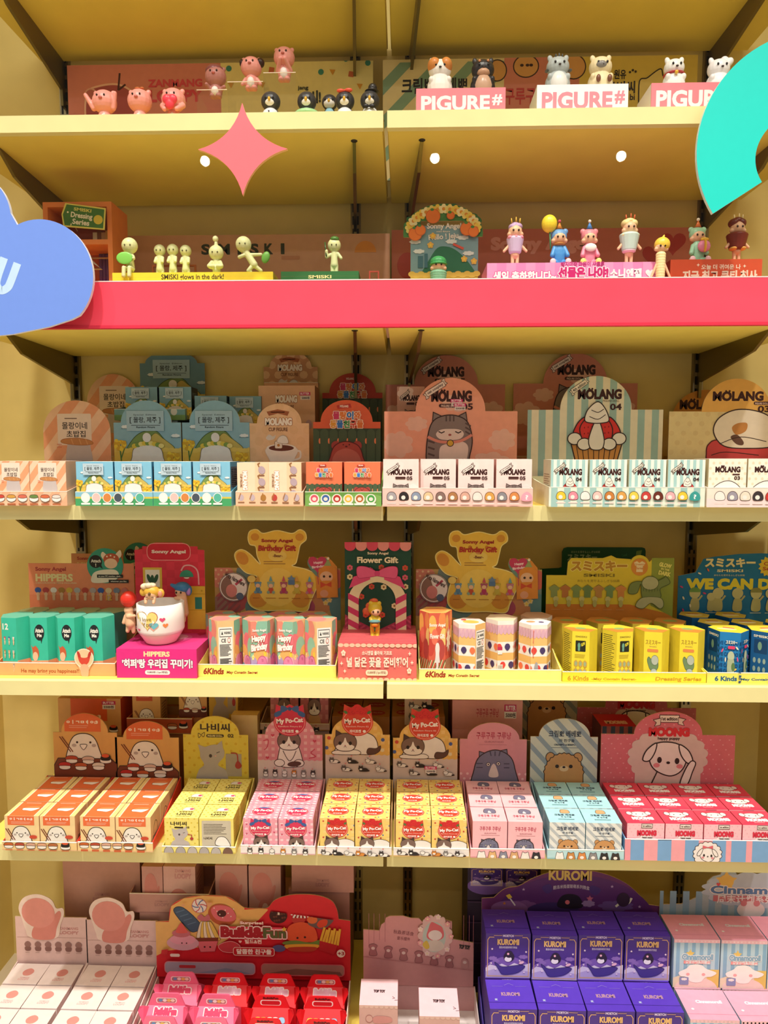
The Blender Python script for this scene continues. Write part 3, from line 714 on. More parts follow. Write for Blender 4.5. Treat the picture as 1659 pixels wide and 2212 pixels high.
# round-topped island card with fruit garland
F = Face(872, 440, 1040, 606, 1.60); F.base.z = ZT2; F.h = zat(440, 956, 1.60)-ZT2; yb = 440+F.h/mpp(956, 500, 1.6); F.fr = (872, 440, 1040, yb)
root = empty('garland_card', F.base, 'blue seaside backdrop card topped with orange fruit and flower garland', 'display card')
def isl(A):
    A.r('7fa3a8', 887, 490, 1033, yb); A.b('2c7250', [(900, 640), (935, 545), (965, 530), (1000, 550), (1035, 600), (1040, 660)]); A.r('d8b348', 887, 588, 1033, yb)
    for k in range(15): A.e('e2bf50', 890+k*10, 588+3*(k % 2), 8, 6)
    A.t('fff6e6', 'Sonny Angel', 922, 481, 996, 496, .03); A.t('fbeedb', 'Hello ! Jeju', 926, 503, 990, 518, .02, -4); A.t('fbeedb', 'mini figure', 943, 497, 972, 501, .02)
    for x, y in ((905, 540), (1000, 512), (1012, 545), (975, 520), (897, 520)): A.cloud('dfe6df', x, y, 26, 10)
    A.r('41707c', 903, 550, 914, 575); A.r('41707c', 917, 545, 924, 575)
    for x, y in ((930, 527), (1003, 557), (1024, 562), (935, 508)): A.flower('e9b64c', x, y, 7)
    A.l('d9563f', [(980, 526), (1000, 535)], 5)
mb = MB(); card_mesh(mb, F, rrect(887, 486, 1033, yb), isl, '7fa3a8', pieces=None, thick=.004); mb.build('backdrop', root)
def gar(A):
    rr = random.Random(3)
    for k in range(15):
        a = math.radians(188+k*12); x, y = 957+74*math.cos(a), 500+46*math.sin(a)
        A.e(('3f7a3a', '56954a', '2f6a35')[k % 3], x+rr.uniform(-5, 5), y+rr.uniform(-6, 6), 15, 8, rr.uniform(0, 180))
    for k in range(17):
        a = math.radians(186+k*10.6); x, y = 957+72*math.cos(a), 498+46*math.sin(a)
        A.flower(('f6e07a', 'f4d24c', 'fbeeb0')[k % 3], x, y, 11, 'e99a2c')
    for x, y, r in ((935, 468, 15), (973, 467, 8), (897, 506, 14), (908, 498, 11), (1008, 496, 14), (1022, 502, 11)): A.e('ee7f2a', x, y, r, r, o='d9651c', ow=1.5); A.e('4f8a3c', x-2, y-r+1, 4, 3)
mb = MB()
out = ell(957, 503, 86, 63, 0, 26, 172, 368)+[(1022, 512), (1004, 477), (910, 477), (892, 512)]
card_mesh(mb, Face(872, 440, 1040, 606, 1.597), out, gar, '4c8a40', thick=.002, org=F.base); mb.build('garland', root)
SK = 'efbf98'
DG = 'costumed doll figures on the second shelf'
def doll(px, py, Y, z, label, hood, hoodc, bodyc, extra=(), r=15, seated=False, hair=None, grp=DG, skin=SK, feet=None, torso=None, gen=True):
    fl = (z-P(px, py, Y).z)/mpp(px, py, Y); h = -fl-r*.8
    head = [('s', (0, 0, 0), (r, r*.95, r*.9)), ('s', (-r*.8, -r*.45, 2), (r*.4, r*.35, r*.4)), ('s', (r*.8, -r*.45, 2), (r*.4, r*.35, r*.4))]
    if seated:
        pts = [('head', skin, head), ('costume', bodyc, [('s', (0, fl+h*.5, 0), (r*.95, h*.6, r*.8)), ('c', (-r*.6, fl+6, 4), (-r*1.05, fl+6, 14), 7.5, 7), ('c', (r*.6, fl+6, 4), (r*1.05, fl+6, 14), 7.5, 7), ('c', (-r*.7, fl+h*.8, 3), (-r*1.1, fl+h*.45, 10), 5, 5), ('c', (r*.7, fl+h*.8, 3), (r*1.1, fl+h*.45, 10), 5, 5)])]
        pts.append(('foot_pad', feet or 'f6c8cf', [('s', (-r*1.1, fl+7, 19), (6.5, 7, 3)), ('s', (r*1.1, fl+7, 19), (6.5, 7, 3))], 1))
    else:
        b = [('c', (0, fl+h*.9, 0), (0, fl+h*.45, 0), r*.5, r*.62), ('c', (-r*.33, fl+h*.45, 0), (-r*.33, fl+3, 0), r*.3, r*.24), ('c', (r*.33, fl+h*.45, 0), (r*.33, fl+3, 0), r*.3, r*.24), ('s', (-r*.33, fl+2.5, 2), (r*.27, 2.6, r*.4)), ('s', (r*.33, fl+2.5, 2), (r*.27, 2.6, r*.4)),
             ('c', (-r*.6, fl+h*.8, 0), (-r*1.6, fl+h*.55, 2), r*.24, r*.22), ('c', (r*.6, fl+h*.8, 0), (r*1.6, fl+h*.55, 2), r*.24, r*.22)]
        pts = [('body', skin, head+b)]
        if torso: pts.append(('costume', bodyc, torso(fl, h)))
    pts.append(('hood', hoodc, hood))
    pts.append(('eye', '3a2417', [('s', (-r*.38, -r*.05, r*.86), (2.2, 2.6, 1.2)), ('s', (r*.38, -r*.05, r*.86), (2.2, 2.6, 1.2))]))
    return fig('toy_doll', label, 'toy figure', grp, px, py, Y, z, pts+list(extra), vox=1.1)
bearhood = lambda r=15: [('s', (0, 3.5, -3), (r*1.16, r*1.1, r*1.0)), ('s', (-r*.9, r*.95, -3), (r*.42, r*.42, r*.28)), ('s', (r*.9, r*.95, -3), (r*.42, r*.42, r*.28))]
def party(c, c2, y=18): return ('party_hat', c, [('c', (0, y, 0), (0, y+14, 0), 7, 1.2)], 1), ('pompom', c2, [('s', (0, y+17, 0), (3.5, 3.5, 3.5))], 1)
frock = lambda a, b: (lambda fl, h: [('s', (0, -17-(h-18)*.052*k, 0), (a-(a-b)*k/10, 7.5, (a-(a-b)*k/10)*.92)) for k in range(11)])
cup = frock(19, 14)
candles = lambda c: ('candle', c, [('c', (-8, 17, 2), (-9, 27, 2), 1.6, 1.2), ('c', (1, 18, 4), (1, 29, 4), 1.6, 1.2), ('c', (9, 17, 2), (10, 27, 2), 1.6, 1.2)], 1)
doll(947, 573, 1.56, ZT2, 'doll figure in green hat and top before blue seaside card', [('s', (0, 7, -2), (18, 13, 16)), ('s', (0, 2, 0), (20, 3, 18))], '3f9a56', '7fb894', torso=cup)
F = Face(983, 585, 1016, 606, 1.55)
mb = MB(); A_ = card_mesh(mb, Face(981, 585, 1018, 640, 1.55), ell(999, 603, 18, 15)+[(999, 640)], lambda A: (A.e('dc6a5c', 994, 603, 10, 12), A.e('dc6a5c', 1005, 603, 9, 12), A.e('5a9a4c', 1005, 590, 7, 3, -20)), 'f7ead8', thick=.002)
b_ = Face(981, 585, 1018, 640, 1.55).base
tag(mb.build('fruit_cutout', None, (b_.x, b_.y, ZT2-.0)), 'small red fruit cut-out card right of green-hatted doll', 'cut-out')
def pb(A):
    for k in range(9): A.r('f29ecb', 1052+k*42, 550, 1073+k*42, 700)
    A.t('c0267a', '받지마라 마음이 사르르', 1212, 565, 1306, 576, .03)
    A.t('fff3f6', '생일 축하합니다~', 1066, 585, 1202, 606, .05, out='e14f98', ob=.05); A.t('c81f72', '선물은 나야!', 1207, 577, 1314, 602, .06, out='fde3ee', ob=.06); A.t('fff3f6', '소니엔젤', 1318, 581, 1386, 602, .05); A.p('fff3f6', heart(1404, 592, 20, 19))
_, zr3 = riser(1052, 567, 1423, 1.475, ZT2, .10, 'long pink striped riser box with lettering under birthday dolls', pb, ('ee8cc2', 'f3a6cf', 'd86aa4'))
def ob(A):
    A.t('fbe3c8', '오늘 더 귀여운 나', 1515, 571, 1600, 582, .03); A.t('fbe3c8', '지금 최고 큐티 천사', 1475, 584, 1636, 606, .05)
    A.p('fbe3c8', star(1508, 572, 4, 1.5, 4)); A.p('fbe3c8', star(1608, 575, 4, 1.5, 4))
_, zr4 = riser(1448, 560, 1646, 1.475, ZT2, .10, 'red-orange riser box with cream lettering at the right', ob, ('d9542c', 'e26a3c', 'b8401f'))
doll(1113, 500, 1.52, zr3, 'doll in lilac cupcake dress with lilac icing hair', [('s', (-5, 9, -2), (10, 8, 12)), ('s', (6, 10, -2), (10, 8, 12)), ('s', (0, 14, -2), (9, 6, 10))], 'bfa0c8', 'd6c2df', [candles('e2b04a'), ('icing', 'f2a0b4', [('s', (-12, -15, 3), (6, 5, 12)), ('s', (0, -15, 6), (6, 5, 12)), ('s', (12, -15, 3), (6, 5, 12))])], torso=cup)
doll(1208, 514, 1.51, zr3, 'seated doll in blue bear suit holding a yellow balloon', bearhood(), '6f9fd0', '4d97d8', [('balloon', 'f3da3c', [('s', (-22, 30, 0), (17, 19, 15))]), ('balloon_stick', '3f8a5a', [('c', (-21, 12, 2), (-20, -26, 8), 1.4, 1.4)], 1), ('collar', 'b57a3c', [('s', (0, -15, 3), (13, 4, 12))], 1)]+list(party('d98a3c', 'c9566a')), seated=True)
doll(1273, 514, 1.51, zr3, 'seated doll in pink bear suit with a white cake bib', bearhood(), 'e68a94', 'ef8fa6', [('bib', 'f4efe8', [('s', (0, -24, 14), (13, 9, 5))])]+list(party('4f86c8', 'f3e2d0')), seated=True, feet='f6e27a')
doll(1360, 492, 1.52, zr3, 'doll in cream and mint birthday cake dress with cream icing hair', [('s', (-8, 9, -2), (10, 9, 12)), ('s', (8, 9, -2), (10, 9, 12)), ('s', (0, 14, -2), (12, 7, 11))], 'f2dc9a', 'cfe9dc', [candles('d9663c'), ('icing', 'f3ecb2', [('s', (-13, -18, 3), (7, 6, 12)), ('s', (0, -18, 6), (7, 6, 12)), ('s', (13, -18, 3), (7, 6, 12))]), ('hem', 'f3c6cf', [('s', (0, -50, 0), (15, 5, 14))])], torso=frock(22, 16))
doll(1428, 533, 1.465, ZT2, 'doll in yellow hood peeking round end of pink riser box', [('s', (3, 5, -2), (17, 16, 15)), ('c', (2, 16, 0), (6, 24, 0), 3.5, 2)], 'f2cc4a', 'f6e3a8', r=13, torso=frock(11, 10))
doll(1507, 510, 1.515, zr4, 'seated doll in mint bear suit holding a wrapped gift', bearhood(), '9fcfa8', 'a3d7b4', [('gift_box', 'ee8fb0', [('s', (8, -26, 16), (14, 13, 8))], 1), ('ribbon', 'f2c33c', [('s', (8, -26, 20), (3, 13.5, 8)), ('s', (8, -12, 18), (9, 4, 4))], 1)]+list(party('e07a3c', 'f6ead0')), seated=True)
doll(1593, 492, 1.52, zr4, 'doll in brown chocolate cake dress with chocolate hair', [('s', (-8, 10, -2), (11, 10, 13)), ('s', (8, 10, -2), (11, 10, 13)), ('s', (0, 15, -2), (13, 8, 12))], '6e2a1c', '7a2f20', [candles('f0dca6'), ('hem', 'f0b65a', [('s', (-10, -46, 4), (8, 4, 12)), ('s', (10, -46, 4), (8, 4, 12))])], torso=frock(23, 17))
# ---------------------------------------------------------------- cut-outs on the glass
def cutout(name, label, pts, col, rim, Y, art=None, thick=.008, dx=0):
    xs = [p[0] for p in pts]; ys = [p[1] for p in pts]; F = Face(min(xs), min(ys), max(xs), max(ys), Y)
    mb = MB(); A = Art(mb, F.fr, (-F.w/2, 0, 0), (F.w, 0, 0), (0, 0, F.h)); A.k = 0
    mb.prism([A.w(*q) for q in A._or(pts)], (0, thick, 0), col, rim); A.k = 2
    if art: art(A)
    return tag(mb.build(name, None, F.base), label, 'cut-out decoration', 'coloured cut-outs on the glass screen')
YC = YG-.0085
st = []
tips = [(525, 222), (621, 322), (523, 422), (428, 321)]
for k in range(4):
    a, b = tips[k], tips[(k+1) % 4]; cx, cy = 524.5, 322
    ctl = (cx+((a[0]+b[0])/2-cx)*.42, cy+((a[1]+b[1])/2-cy)*.42)
    for t in [i/10 for i in range(10)]:
        st.append(((1-t)**2*a[0]+2*t*(1-t)*ctl[0]+t*t*b[0], (1-t)**2*a[1]+2*t*(1-t)*ctl[1]+t*t*b[1]))
cutout('star_cutout', 'coral pink four-pointed star cut-out on glass screen', st, M('fd6e78', .4, 'plastic'), 'f6c38a', YC)
def ring(cx, cy, r1, r2, a0, a1, n=30): return ell(cx, cy, r1, r1, 0, n, a0, a1)+ell(cx, cy, r2, r2, 0, n, a1, a0)
C1, C2 = (1725, 322), (1775, 330)
a_out = ell(1757, 322, 250, 255, 0, 26, 253, 147); b_in = ell(1757, 340, 122, 105, 0, 22, 150, 240)
cutout('arc_cutout', 'large turquoise arc cut-out at right edge of glass screen', a_out+b_in, M('18cfc2', .4, 'plastic'), 'd8f2e6', YC)
cl = [(-190, 430), (-120, 395), (-60, 380)]+ell(-40, 470, 68, 90, 0, 12, 300, 353)+ell(88, 595, 112, 122, 0, 26, 245, 405)+[(150, 690), (100, 706), (20, 722), (-90, 732), (-190, 720)]
def ul(A):
    A.l('bcd9f6', spline([(8, 560), (-6, 596), (-9, 614), (0, 626), (14, 620), (22, 606), (36, 572)], 6, False), 17)
cutout('cloud_cutout', 'periwinkle blue cloud cut-out overlapping red fascia at left', cl, M('6f92e4', .4, 'plastic'), 'e6e9f6', YC, ul)
# ================================================================== SHELF 3: PASTEL FIGURE BOXES
def header(root, name, px, Y, zb, outline_fn, art, base, back='cdb58c', thick=.0025, label=None):
    """printed backing card; px = (x0,ytop,x1) at depth Y, standing on height zb; art drawn in photo-frame px"""
    x0, yt, x1 = px; top = zat(yt, (x0+x1)/2, Y); hh = top-zb; s = mpp((x0+x1)/2, yt, Y); yb = yt+hh/s
    F = Face(x0, yt, x1, yb, Y); F.h = hh; F.base = Vector((F.base.x, Y, zb))
    out, pcs = outline_fn(yb)
    mb = MB(); card_mesh(mb, F, out, art, base, pieces=pcs, thick=thick, back=back, org=Vector(root.location))
    o = mb.build(name, root)
    if label: o['label'] = label
    return o
def arch(x0, ysh, x1, a0, a1, yt): return lambda yb: arch_pieces(x0, ysh, x1, yb, a0, a1, yt)
def rect_o(x0, y0, x1): return lambda yb: (rrect(x0, y0, x1, yb), [rrect(x0, y0, x1, yb)])
def tomb(x0, x1, yt, sh): return lambda yb: tomb_pieces(x0, x1, yb, yt, sh)
def tray(px, Y, zb, depth, back_h, label, group, col, inner, art, cat='display tray', sidecol=None, lipfix=None):
    """px = (x0, y_lip_top, x1) of the front lip at depth Y"""
    x0, yl, x1 = px; F = Face(x0, yl, x1, yl+30, Y); lip = zat(yl, (x0+x1)/2, Y)-zb; s = mpp((x0+x1)/2, yl, Y)
    root = empty('display_tray', (F.base.x, Y, zb), label, cat, group)
    mb = MB(); tray_mesh(mb, F.w, depth, lip, max(back_h, lip), col, inner, art, (x0, yl, x1, yl+lip/s), sidecol=sidecol); mb.build('tray', root)
    return root
def cart(name, px, Y, zb, d, cols, front=None, top=None, side=None, frF=None, frT=None, frS=None, left=None):
    """carton template: px=(x0,ytop,x1) of front face at depth Y standing on zb"""
    x0, yt, x1 = px; F = Face(x0, yt, x1, yt+60, Y); h = zat(yt, (x0+x1)/2, Y)-zb; F.w *= .972
    mb = MB(); carton(mb, F.w, h, d, cols, front, top, left, side, frF, frT, frS)
    o = mb.build(name, None, (F.base.x, Y, zb)); o['w'] = F.w; o['h'] = h; o['d'] = d
    return o
def strip(o):
    for k in ('w', 'h', 'd'):
        if k in o: del o[k]
JR = random.Random(11)
def rowset(o, spots, labels, group, cat='box'):
    """copies of one carton at (x, y, z[, rz])"""
    r = []
    for i, (q, lb) in enumerate(zip(spots, labels)):
        c = o if i == 0 else o.copy()
        if i: COL.objects.link(c)
        c.location = q[:3]; c.rotation_euler = (0, 0, q[3] if len(q) > 3 else math.radians(JR.uniform(-.9, .9)))
        c.location.y += JR.uniform(0, .0012)
        strip(c); tag(c, lb, cat, group); r.append(c)
    return r
def cxs(*px, Y=1.412, py=1050): return [P(x, py, Y).x for x in px]
YT, YH = 1.410, 1.66
TZ = ZT3+.0026
def pills(A, cols, x0, x1, y, w, h, pill=None, shape=None, lab='f7efe6'):
    n = len(cols)
    for i, c in enumerate(cols):
        x = x0+(x1-x0)*(i+.5)/n
        A.b(c, [(x-w/2, y+h*.3), (x-w*.42, y-h*.2), (x, y-h*.5), (x+w*.42, y-h*.2), (x+w/2, y+h*.3), (x, y+h*.5)], '4a332a', .9)
        A.e('3a2a22', x-w*.13, y, w*.04, n=6); A.e('3a2a22', x+w*.13, y, w*.04, n=6)
        if lab: A.r(lab, x-w*.5, y+h*.62, x+w*.5, y+h*.62+4, 2)
# ---- art (photo px of the front cards)
def sushi_art(A, box=False):
    A.stripes('eda478', 90, 850, 250, 1080, 22, 20, 38)
    A.r('f2dcc8', 126, 893, 199, 960, 3)
    A.t('2a201a', '몰랑이네', 136, 911, 190, 926, .012); A.t('2a201a', '초밥집', 145, 929, 186, 943, .012)
    if not box: A.lines('7a6152', 142, 901, 180, 905, 1, 2)
    if box: A.t('2a201a', 'ver.1', 180, 948, 194, 954, .01)
    A.b('c9bcb8', [(146, 960), (152, 950), (190, 950), (196, 965), (196, 1000), (146, 1000)])
    A.b('c98a52', [(135, 955), (138, 947), (170, 945), (196, 950), (200, 958), (170, 960)], 'a8683a', 1)
    for x in (155, 172, 186): A.l('dba26a', [(x, 947), (x+4, 958)], 2)
    A.l('e2785a', [(124, 958), (134, 958)], 1.2); A.l('e2785a', [(124, 964), (134, 964)], 1.2)
SG_ = 'peach striped figure boxes on third shelf'
def lipA(A):
    A.stripes('f0b48e', -60, 1050, 150, 1100, 14, 14, 38)
    for i, c in enumerate(('c8463a', 'cf4b3d', 'd8a04a', 'd9705a', '6a8a4a', 'd9704a', 'e8dcd2')):
        x = -24+24.5*i
        A.b('f7efe8', [(x-9, 1080), (x-8, 1074), (x+8, 1074), (x+9, 1080), (x, 1084)], '5a3a2c', .8); A.b(c, [(x-9, 1074), (x-6, 1069), (x+6, 1069), (x+9, 1074), (x, 1076)], '5a3a2c', .8); A.r('b9643a', x-9, 1087, x+9, 1090, 1)
t = tray((-22, 1061, 145), YT, ZT3, .235, .09, 'peach striped tray of sushi-print boxes at left end of third shelf', 'display trays on the third shelf', 'f3c9a6', 'e8c09c', lipA)
header(t, 'header_card', (95, 865, 240), YH, ZT3+.0026, tomb(95, 240, 865, 930), sushi_art, 'f4c9a4')
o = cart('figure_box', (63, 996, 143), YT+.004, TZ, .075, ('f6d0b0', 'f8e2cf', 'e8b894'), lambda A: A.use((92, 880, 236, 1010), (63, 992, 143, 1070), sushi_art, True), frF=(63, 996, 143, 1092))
rowset(o, [(x, YT+.004, TZ) for x in cxs(24, 103)], ['peach striped sushi-print box cut by left picture edge', 'whole peach striped sushi-print box in the third shelf front row'], SG_)
t2 = tray((200, 985, 302), 1.80, ZT3, .05, .05, 'rear peach striped display with round-topped card against back wall', 'display trays on the third shelf', 'f0c6a2', 'e8c09c', None)
header(t2, 'header_card', (190, 808, 305), 1.845, ZT3+.0026, tomb(190, 305, 808, 870), lambda A: A.use((95, 865, 240, 1000), (190, 808, 318, 930), sushi_art), 'f0c39c')
# ---- blue
def jeju(A, top=True):
    A.cloud('e8eef0', 272, 921, 18, 8); A.cloud('e8eef0', 380, 940, 20, 8); A.l('3d5a66', [(264, 925), (281, 925)], 1); A.l('3d5a66', [(370, 944), (390, 944)], 1)
    A.b('7f9a55', [(272, 975), (290, 945), (312, 931), (338, 930), (356, 948), (378, 968), (360, 985), (290, 990)], '3f5a35', 1.5)
    A.b('cdb860', [(318, 960), (335, 935), (352, 945), (378, 968), (350, 975)], '5d6a35', 1)
    A.r('e0bd50', 247, 968, 393, 1100)
    for k in range(13): A.e('e6c65e', 250+k*12, 970+(k % 3), 9, 5)
    for cx in (262, 376):
        cy = 958 if cx < 300 else 985
        A.l('4a7a3c', [(cx, cy+35), (cx-3, cy)], 2.5); A.l('4a7a3c', [(cx, cy+30), (cx+8, cy+8)], 2)
        for k in range(16): A.k -= .6; A.e(('f0cf3c', 'd9a92a')[k % 2], cx+12*math.cos(k*1.9)*(.4+.6*(k % 3)/2), cy+11*math.sin(k*1.9)*(.4+.6*(k % 3)/2), 4.6, n=8)
    A.r('bdd2dc' if not top else 'a9c6d2', 276, 887, 356, 930)
    A.t('54636a', 'Special  Edition', 291, 894, 340, 898, .015)
    A.t('222a2c', '몰랑, 제주', 291, 900, 341, 913, .012); A.t('222a2c', '[', 283, 901, 287, 914); A.t('222a2c', ']', 345, 901, 349, 914); A.l('222a2c', [(286, 918), (348, 918)], 1); A.t('222a2c', 'Random Figure', 297, 920, 337, 925, .02)
    A.b('f1ebe6', [(287, 1010), (286, 985), (292, 966), (318, 958), (346, 966), (353, 985), (353, 1010)], '6a6460', 1.2)
    for k in range(9): A.e(('e6c94a', '86a24a', 'f2e08a')[k % 3], 292+k*7.2, 962-6*math.sin(k/8*3.1), 6, 5)
    A.r('f1ebe6', 310, 934, 328, 954, 9)
JG = 'blue seaside-print figure boxes on third shelf'
def jl(x0):
    def f(A):
        A.r('8cc6d8', 0, 1050, 700, 1076); A.r('4aa86a', 0, 1076, 700, 1110); A.r('d9c650', 0, 1073, 700, 1077)
        for i, c in enumerate(('eef0ee', 'f0c6c0', 'd98a4a', '4a5560', 'f2f0ec', '5ab8a0')):
            x = x0+22+i*23.5; A.e(c, x, 1075, 9, 10, o='f4f2ee', ow=1.5); A.r('f7f5ef', x-10, 1086, x+10, 1090, 2)
    return f
for k, (a, b, nm) in enumerate(((163, 330, 'left'), (331, 500, 'right'))):
    t = tray((a, 1062, b), YT, ZT3, .235, .09, '%s tray of blue seaside-print boxes with arched blue card' % nm, 'display trays on the third shelf', '6fb7cf', '7fb9cc', jl(a))
    h0 = 247 if k == 0 else 394.5
    header(t, 'header_card', (h0, 865, h0+145), YH, ZT3+.0026, arch(h0, 912, h0+145, h0+16, h0+125, 865), (lambda A, h=h0: A.use((247, 865, 392, 1000), (h, 865, h+145, 1000), jeju)), '8fb9c8')
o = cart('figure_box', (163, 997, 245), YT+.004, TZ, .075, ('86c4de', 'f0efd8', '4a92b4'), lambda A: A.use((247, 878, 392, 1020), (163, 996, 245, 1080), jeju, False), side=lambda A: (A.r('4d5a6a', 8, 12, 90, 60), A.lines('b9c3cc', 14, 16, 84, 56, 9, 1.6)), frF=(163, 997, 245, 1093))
rowset(o, [(x, YT+.004, TZ) for x in cxs(204, 287.5, 372.5, 457)], ['blue seaside-print box, %s of the front row of four' % ordn(i, 4) for i in range(4)], JG)
# rear blue group on a hidden carton
ZR = zat(908, 330, 1.71)
o = cart('shipping_carton', (272, 908, 398), 1.705, ZT3, .13, ('9fb8bc', 'a8c0c4', '7f9ca2'))
strip(o); tag(o, 'plain blue-grey carton under the rear blue tray, mostly hidden', 'carton'); o.location.x = P(322, 900, 1.705).x
t = tray((247, 883, 400), 1.70, ZR, .13, .05, 'rear raised blue tray with its card against the back wall', 'display trays on the third shelf', '7fb4b8', '8ab0b8', lambda A: (A.r('7faa6a', 200, 896, 420, 930), A.e('e8ecea', 376, 889, 7, 8)))
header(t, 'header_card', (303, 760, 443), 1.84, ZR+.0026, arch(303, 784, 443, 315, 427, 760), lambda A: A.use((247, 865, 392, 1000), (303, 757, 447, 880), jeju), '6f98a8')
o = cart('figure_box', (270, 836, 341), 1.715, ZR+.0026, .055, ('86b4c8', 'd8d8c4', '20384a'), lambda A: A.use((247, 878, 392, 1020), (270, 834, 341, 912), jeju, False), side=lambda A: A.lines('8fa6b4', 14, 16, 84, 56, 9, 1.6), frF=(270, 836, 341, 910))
rowset(o, [(P(x, 870, 1.715).x, 1.715, ZR+.0026) for x in (305.5, 379)], ['%s of two dim blue boxes in the raised rear tray' % s_ for s_ in ('left', 'right')], JG)
o2 = o.copy(); COL.objects.link(o2); zc = ZT3
o = cart('shipping_carton', (417, 925, 556), 1.715, ZT3, .09, ('9fb8bc', 'a8c0c4', '7f9ca2')); strip(o); tag(o, 'plain blue-grey carton behind right arched blue card, mostly hidden', 'carton')
o2.location = (P(455, 870, 1.715).x, 1.715, zat(925, 455, 1.715)); tag(o2, 'dim blue box in the rear right of two arched cards', 'box', JG)
o3 = o2.copy(); COL.objects.link(o3); o3.location = (P(530, 880, 1.73).x, 1.73, zat(925, 455, 1.715)); tag(o3, 'dim blue box wedged behind cocoa cup card', 'box', JG)
# ---- cocoa cup
def cupart(A, side=False):
    A.dots('ecc294', 545, 880, 668, 1060, 30, 10)
    A.p('a8603a', [(577, 889), (601, 884), (626, 889), (622, 898), (601, 893), (582, 898)]); A.lines('f3d9bc', 586, 889, 616, 891, 1, 1.6, 0)
    A.t('fdf2e4', 'MOLANG', 574, 903, 631, 918, .08, out='b5764c', ob=.06); A.t('7d4a2c', 'CUP FIGURE', 581, 923, 622, 931, .02)
    A.b('e6dcd2', [(575, 945), (582, 938), (590, 942), (596, 939), (592, 948), (580, 950)])
    A.b('f2e7dc', [(577, 967), (640, 967), (636, 990), (625, 1003), (592, 1003), (581, 990)], 'e0d0c0', 1); A.e('f6ede4', 608, 967, 32, 9); A.e('6a3422', 608, 967, 27, 6.5)
    A.l('f2e7dc', spline([(636, 975), (648, 974), (648, 988), (634, 993)], 5, False), 4)
    A.r('f1e6da', 594, 952, 610, 968, 3, '8a6a50', 1); A.e('c2843c', 602, 961, 3)
    A.b('f2ede6', [(600, 955), (602, 945), (611, 940), (620, 944), (622, 957)], 'b9aa9c', 1); A.e('f0e0d0', 608, 1004, 40, 5)
CG = 'peach cocoa-cup figure boxes on third shelf'
def lipC(A):
    for i, c in enumerate(('c7b2b8', 'c7b2b8', 'b07a3a', 'c0443c', 'b8a6ae', 'c7b2b8')): A.e(c, 521+i*24, 1075, 6, 7); A.r('9a6a48', 514+i*24, 1084, 528+i*24, 1087, 1); A.l('a8743c', [(516+i*24, 1078), (520+i*24, 1066)], 2)
t = tray((509, 1062, 655), YT, ZT3, .235, .09, 'peach tray of cocoa-cup boxes with arched cup card', 'display trays on the third shelf', 'f0c4a0', 'e4b48c', lipC)
header(t, 'header_card', (540, 872, 668), YH, ZT3+.0026, arch(540, 914, 668, 556, 652, 872), cupart, 'f0c79c')
def cupside(A):
    A.r('f8d9b8', 0, 0, 55, 100); A.t('fdf6ec', 'MOLANG', 2, 36, 46, 50, .08, 90, out='c98a5c', ob=.06); A.t('8a5a3a', 'CUP FIGURE', -4, 40, 28, 46, .02, 90)
    for i in range(3): A.e('b9a2aa', 76, 18+28*i, 11, 9, 20); A.l('9a6a3c', [(68, 10+28*i), (64, 4+28*i), (70, 1+28*i)], 3); A.r('8a5a40', 68, 29+28*i, 84, 32+28*i, 1)
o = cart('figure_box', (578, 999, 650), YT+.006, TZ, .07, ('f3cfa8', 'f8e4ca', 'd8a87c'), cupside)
rowset(o, [(P(546, 1040, YT).x, YT+.006, TZ), (P(615, 1040, YT).x, YT+.006, TZ)], ['left peach box with sideways cocoa-cup lettering', 'right peach box with sideways cocoa-cup lettering'], CG)
o = cart('shipping_carton', (557, 833, 682), 1.735, ZT3, .085, ('e8b890', 'f0c8a0', 'c08a64'), lambda A: (A.t('fdf2e4', 'MOLANG', 595, 851, 642, 864, .08, out='b5764c', ob=.06), A.t('7d4a2c', 'CUP FIGURE', 602, 869, 635, 876, .02), A.r('d4246a', 648, 845, 672, 851), A.r('f2e6e0', 650, 852, 672, 859), A.t('3a2a2a', '5000원', 653, 853, 670, 858, .03), A.t('fbe6ee', 'BUTTER', 650, 846, 670, 850, .04), A.e('c7a2a0', 668, 905, 7, 9)), frF=(557, 833, 682, 1040))
strip(o); tag(o, 'tall closed peach carton with price sticker behind cocoa cup card', 'carton')
ctop = o.location.z+zat(833, 620, 1.735)-ZT3
t = tray((571, 826, 687), 1.822, ZT3, .03, .05, 'rear cocoa-cup display card leaning at the back wall', 'display trays on the third shelf', 'e0b088', 'd8a880', None)
t.children[0].name = 'tray'
header(t, 'header_card', (571, 760, 687), 1.845, ZT3+.0026, arch(571, 792, 687, 584, 674, 760), lambda A: A.use((540, 872, 668, 1000), (571, 760, 687, 872), cupart), 'cf9a70')
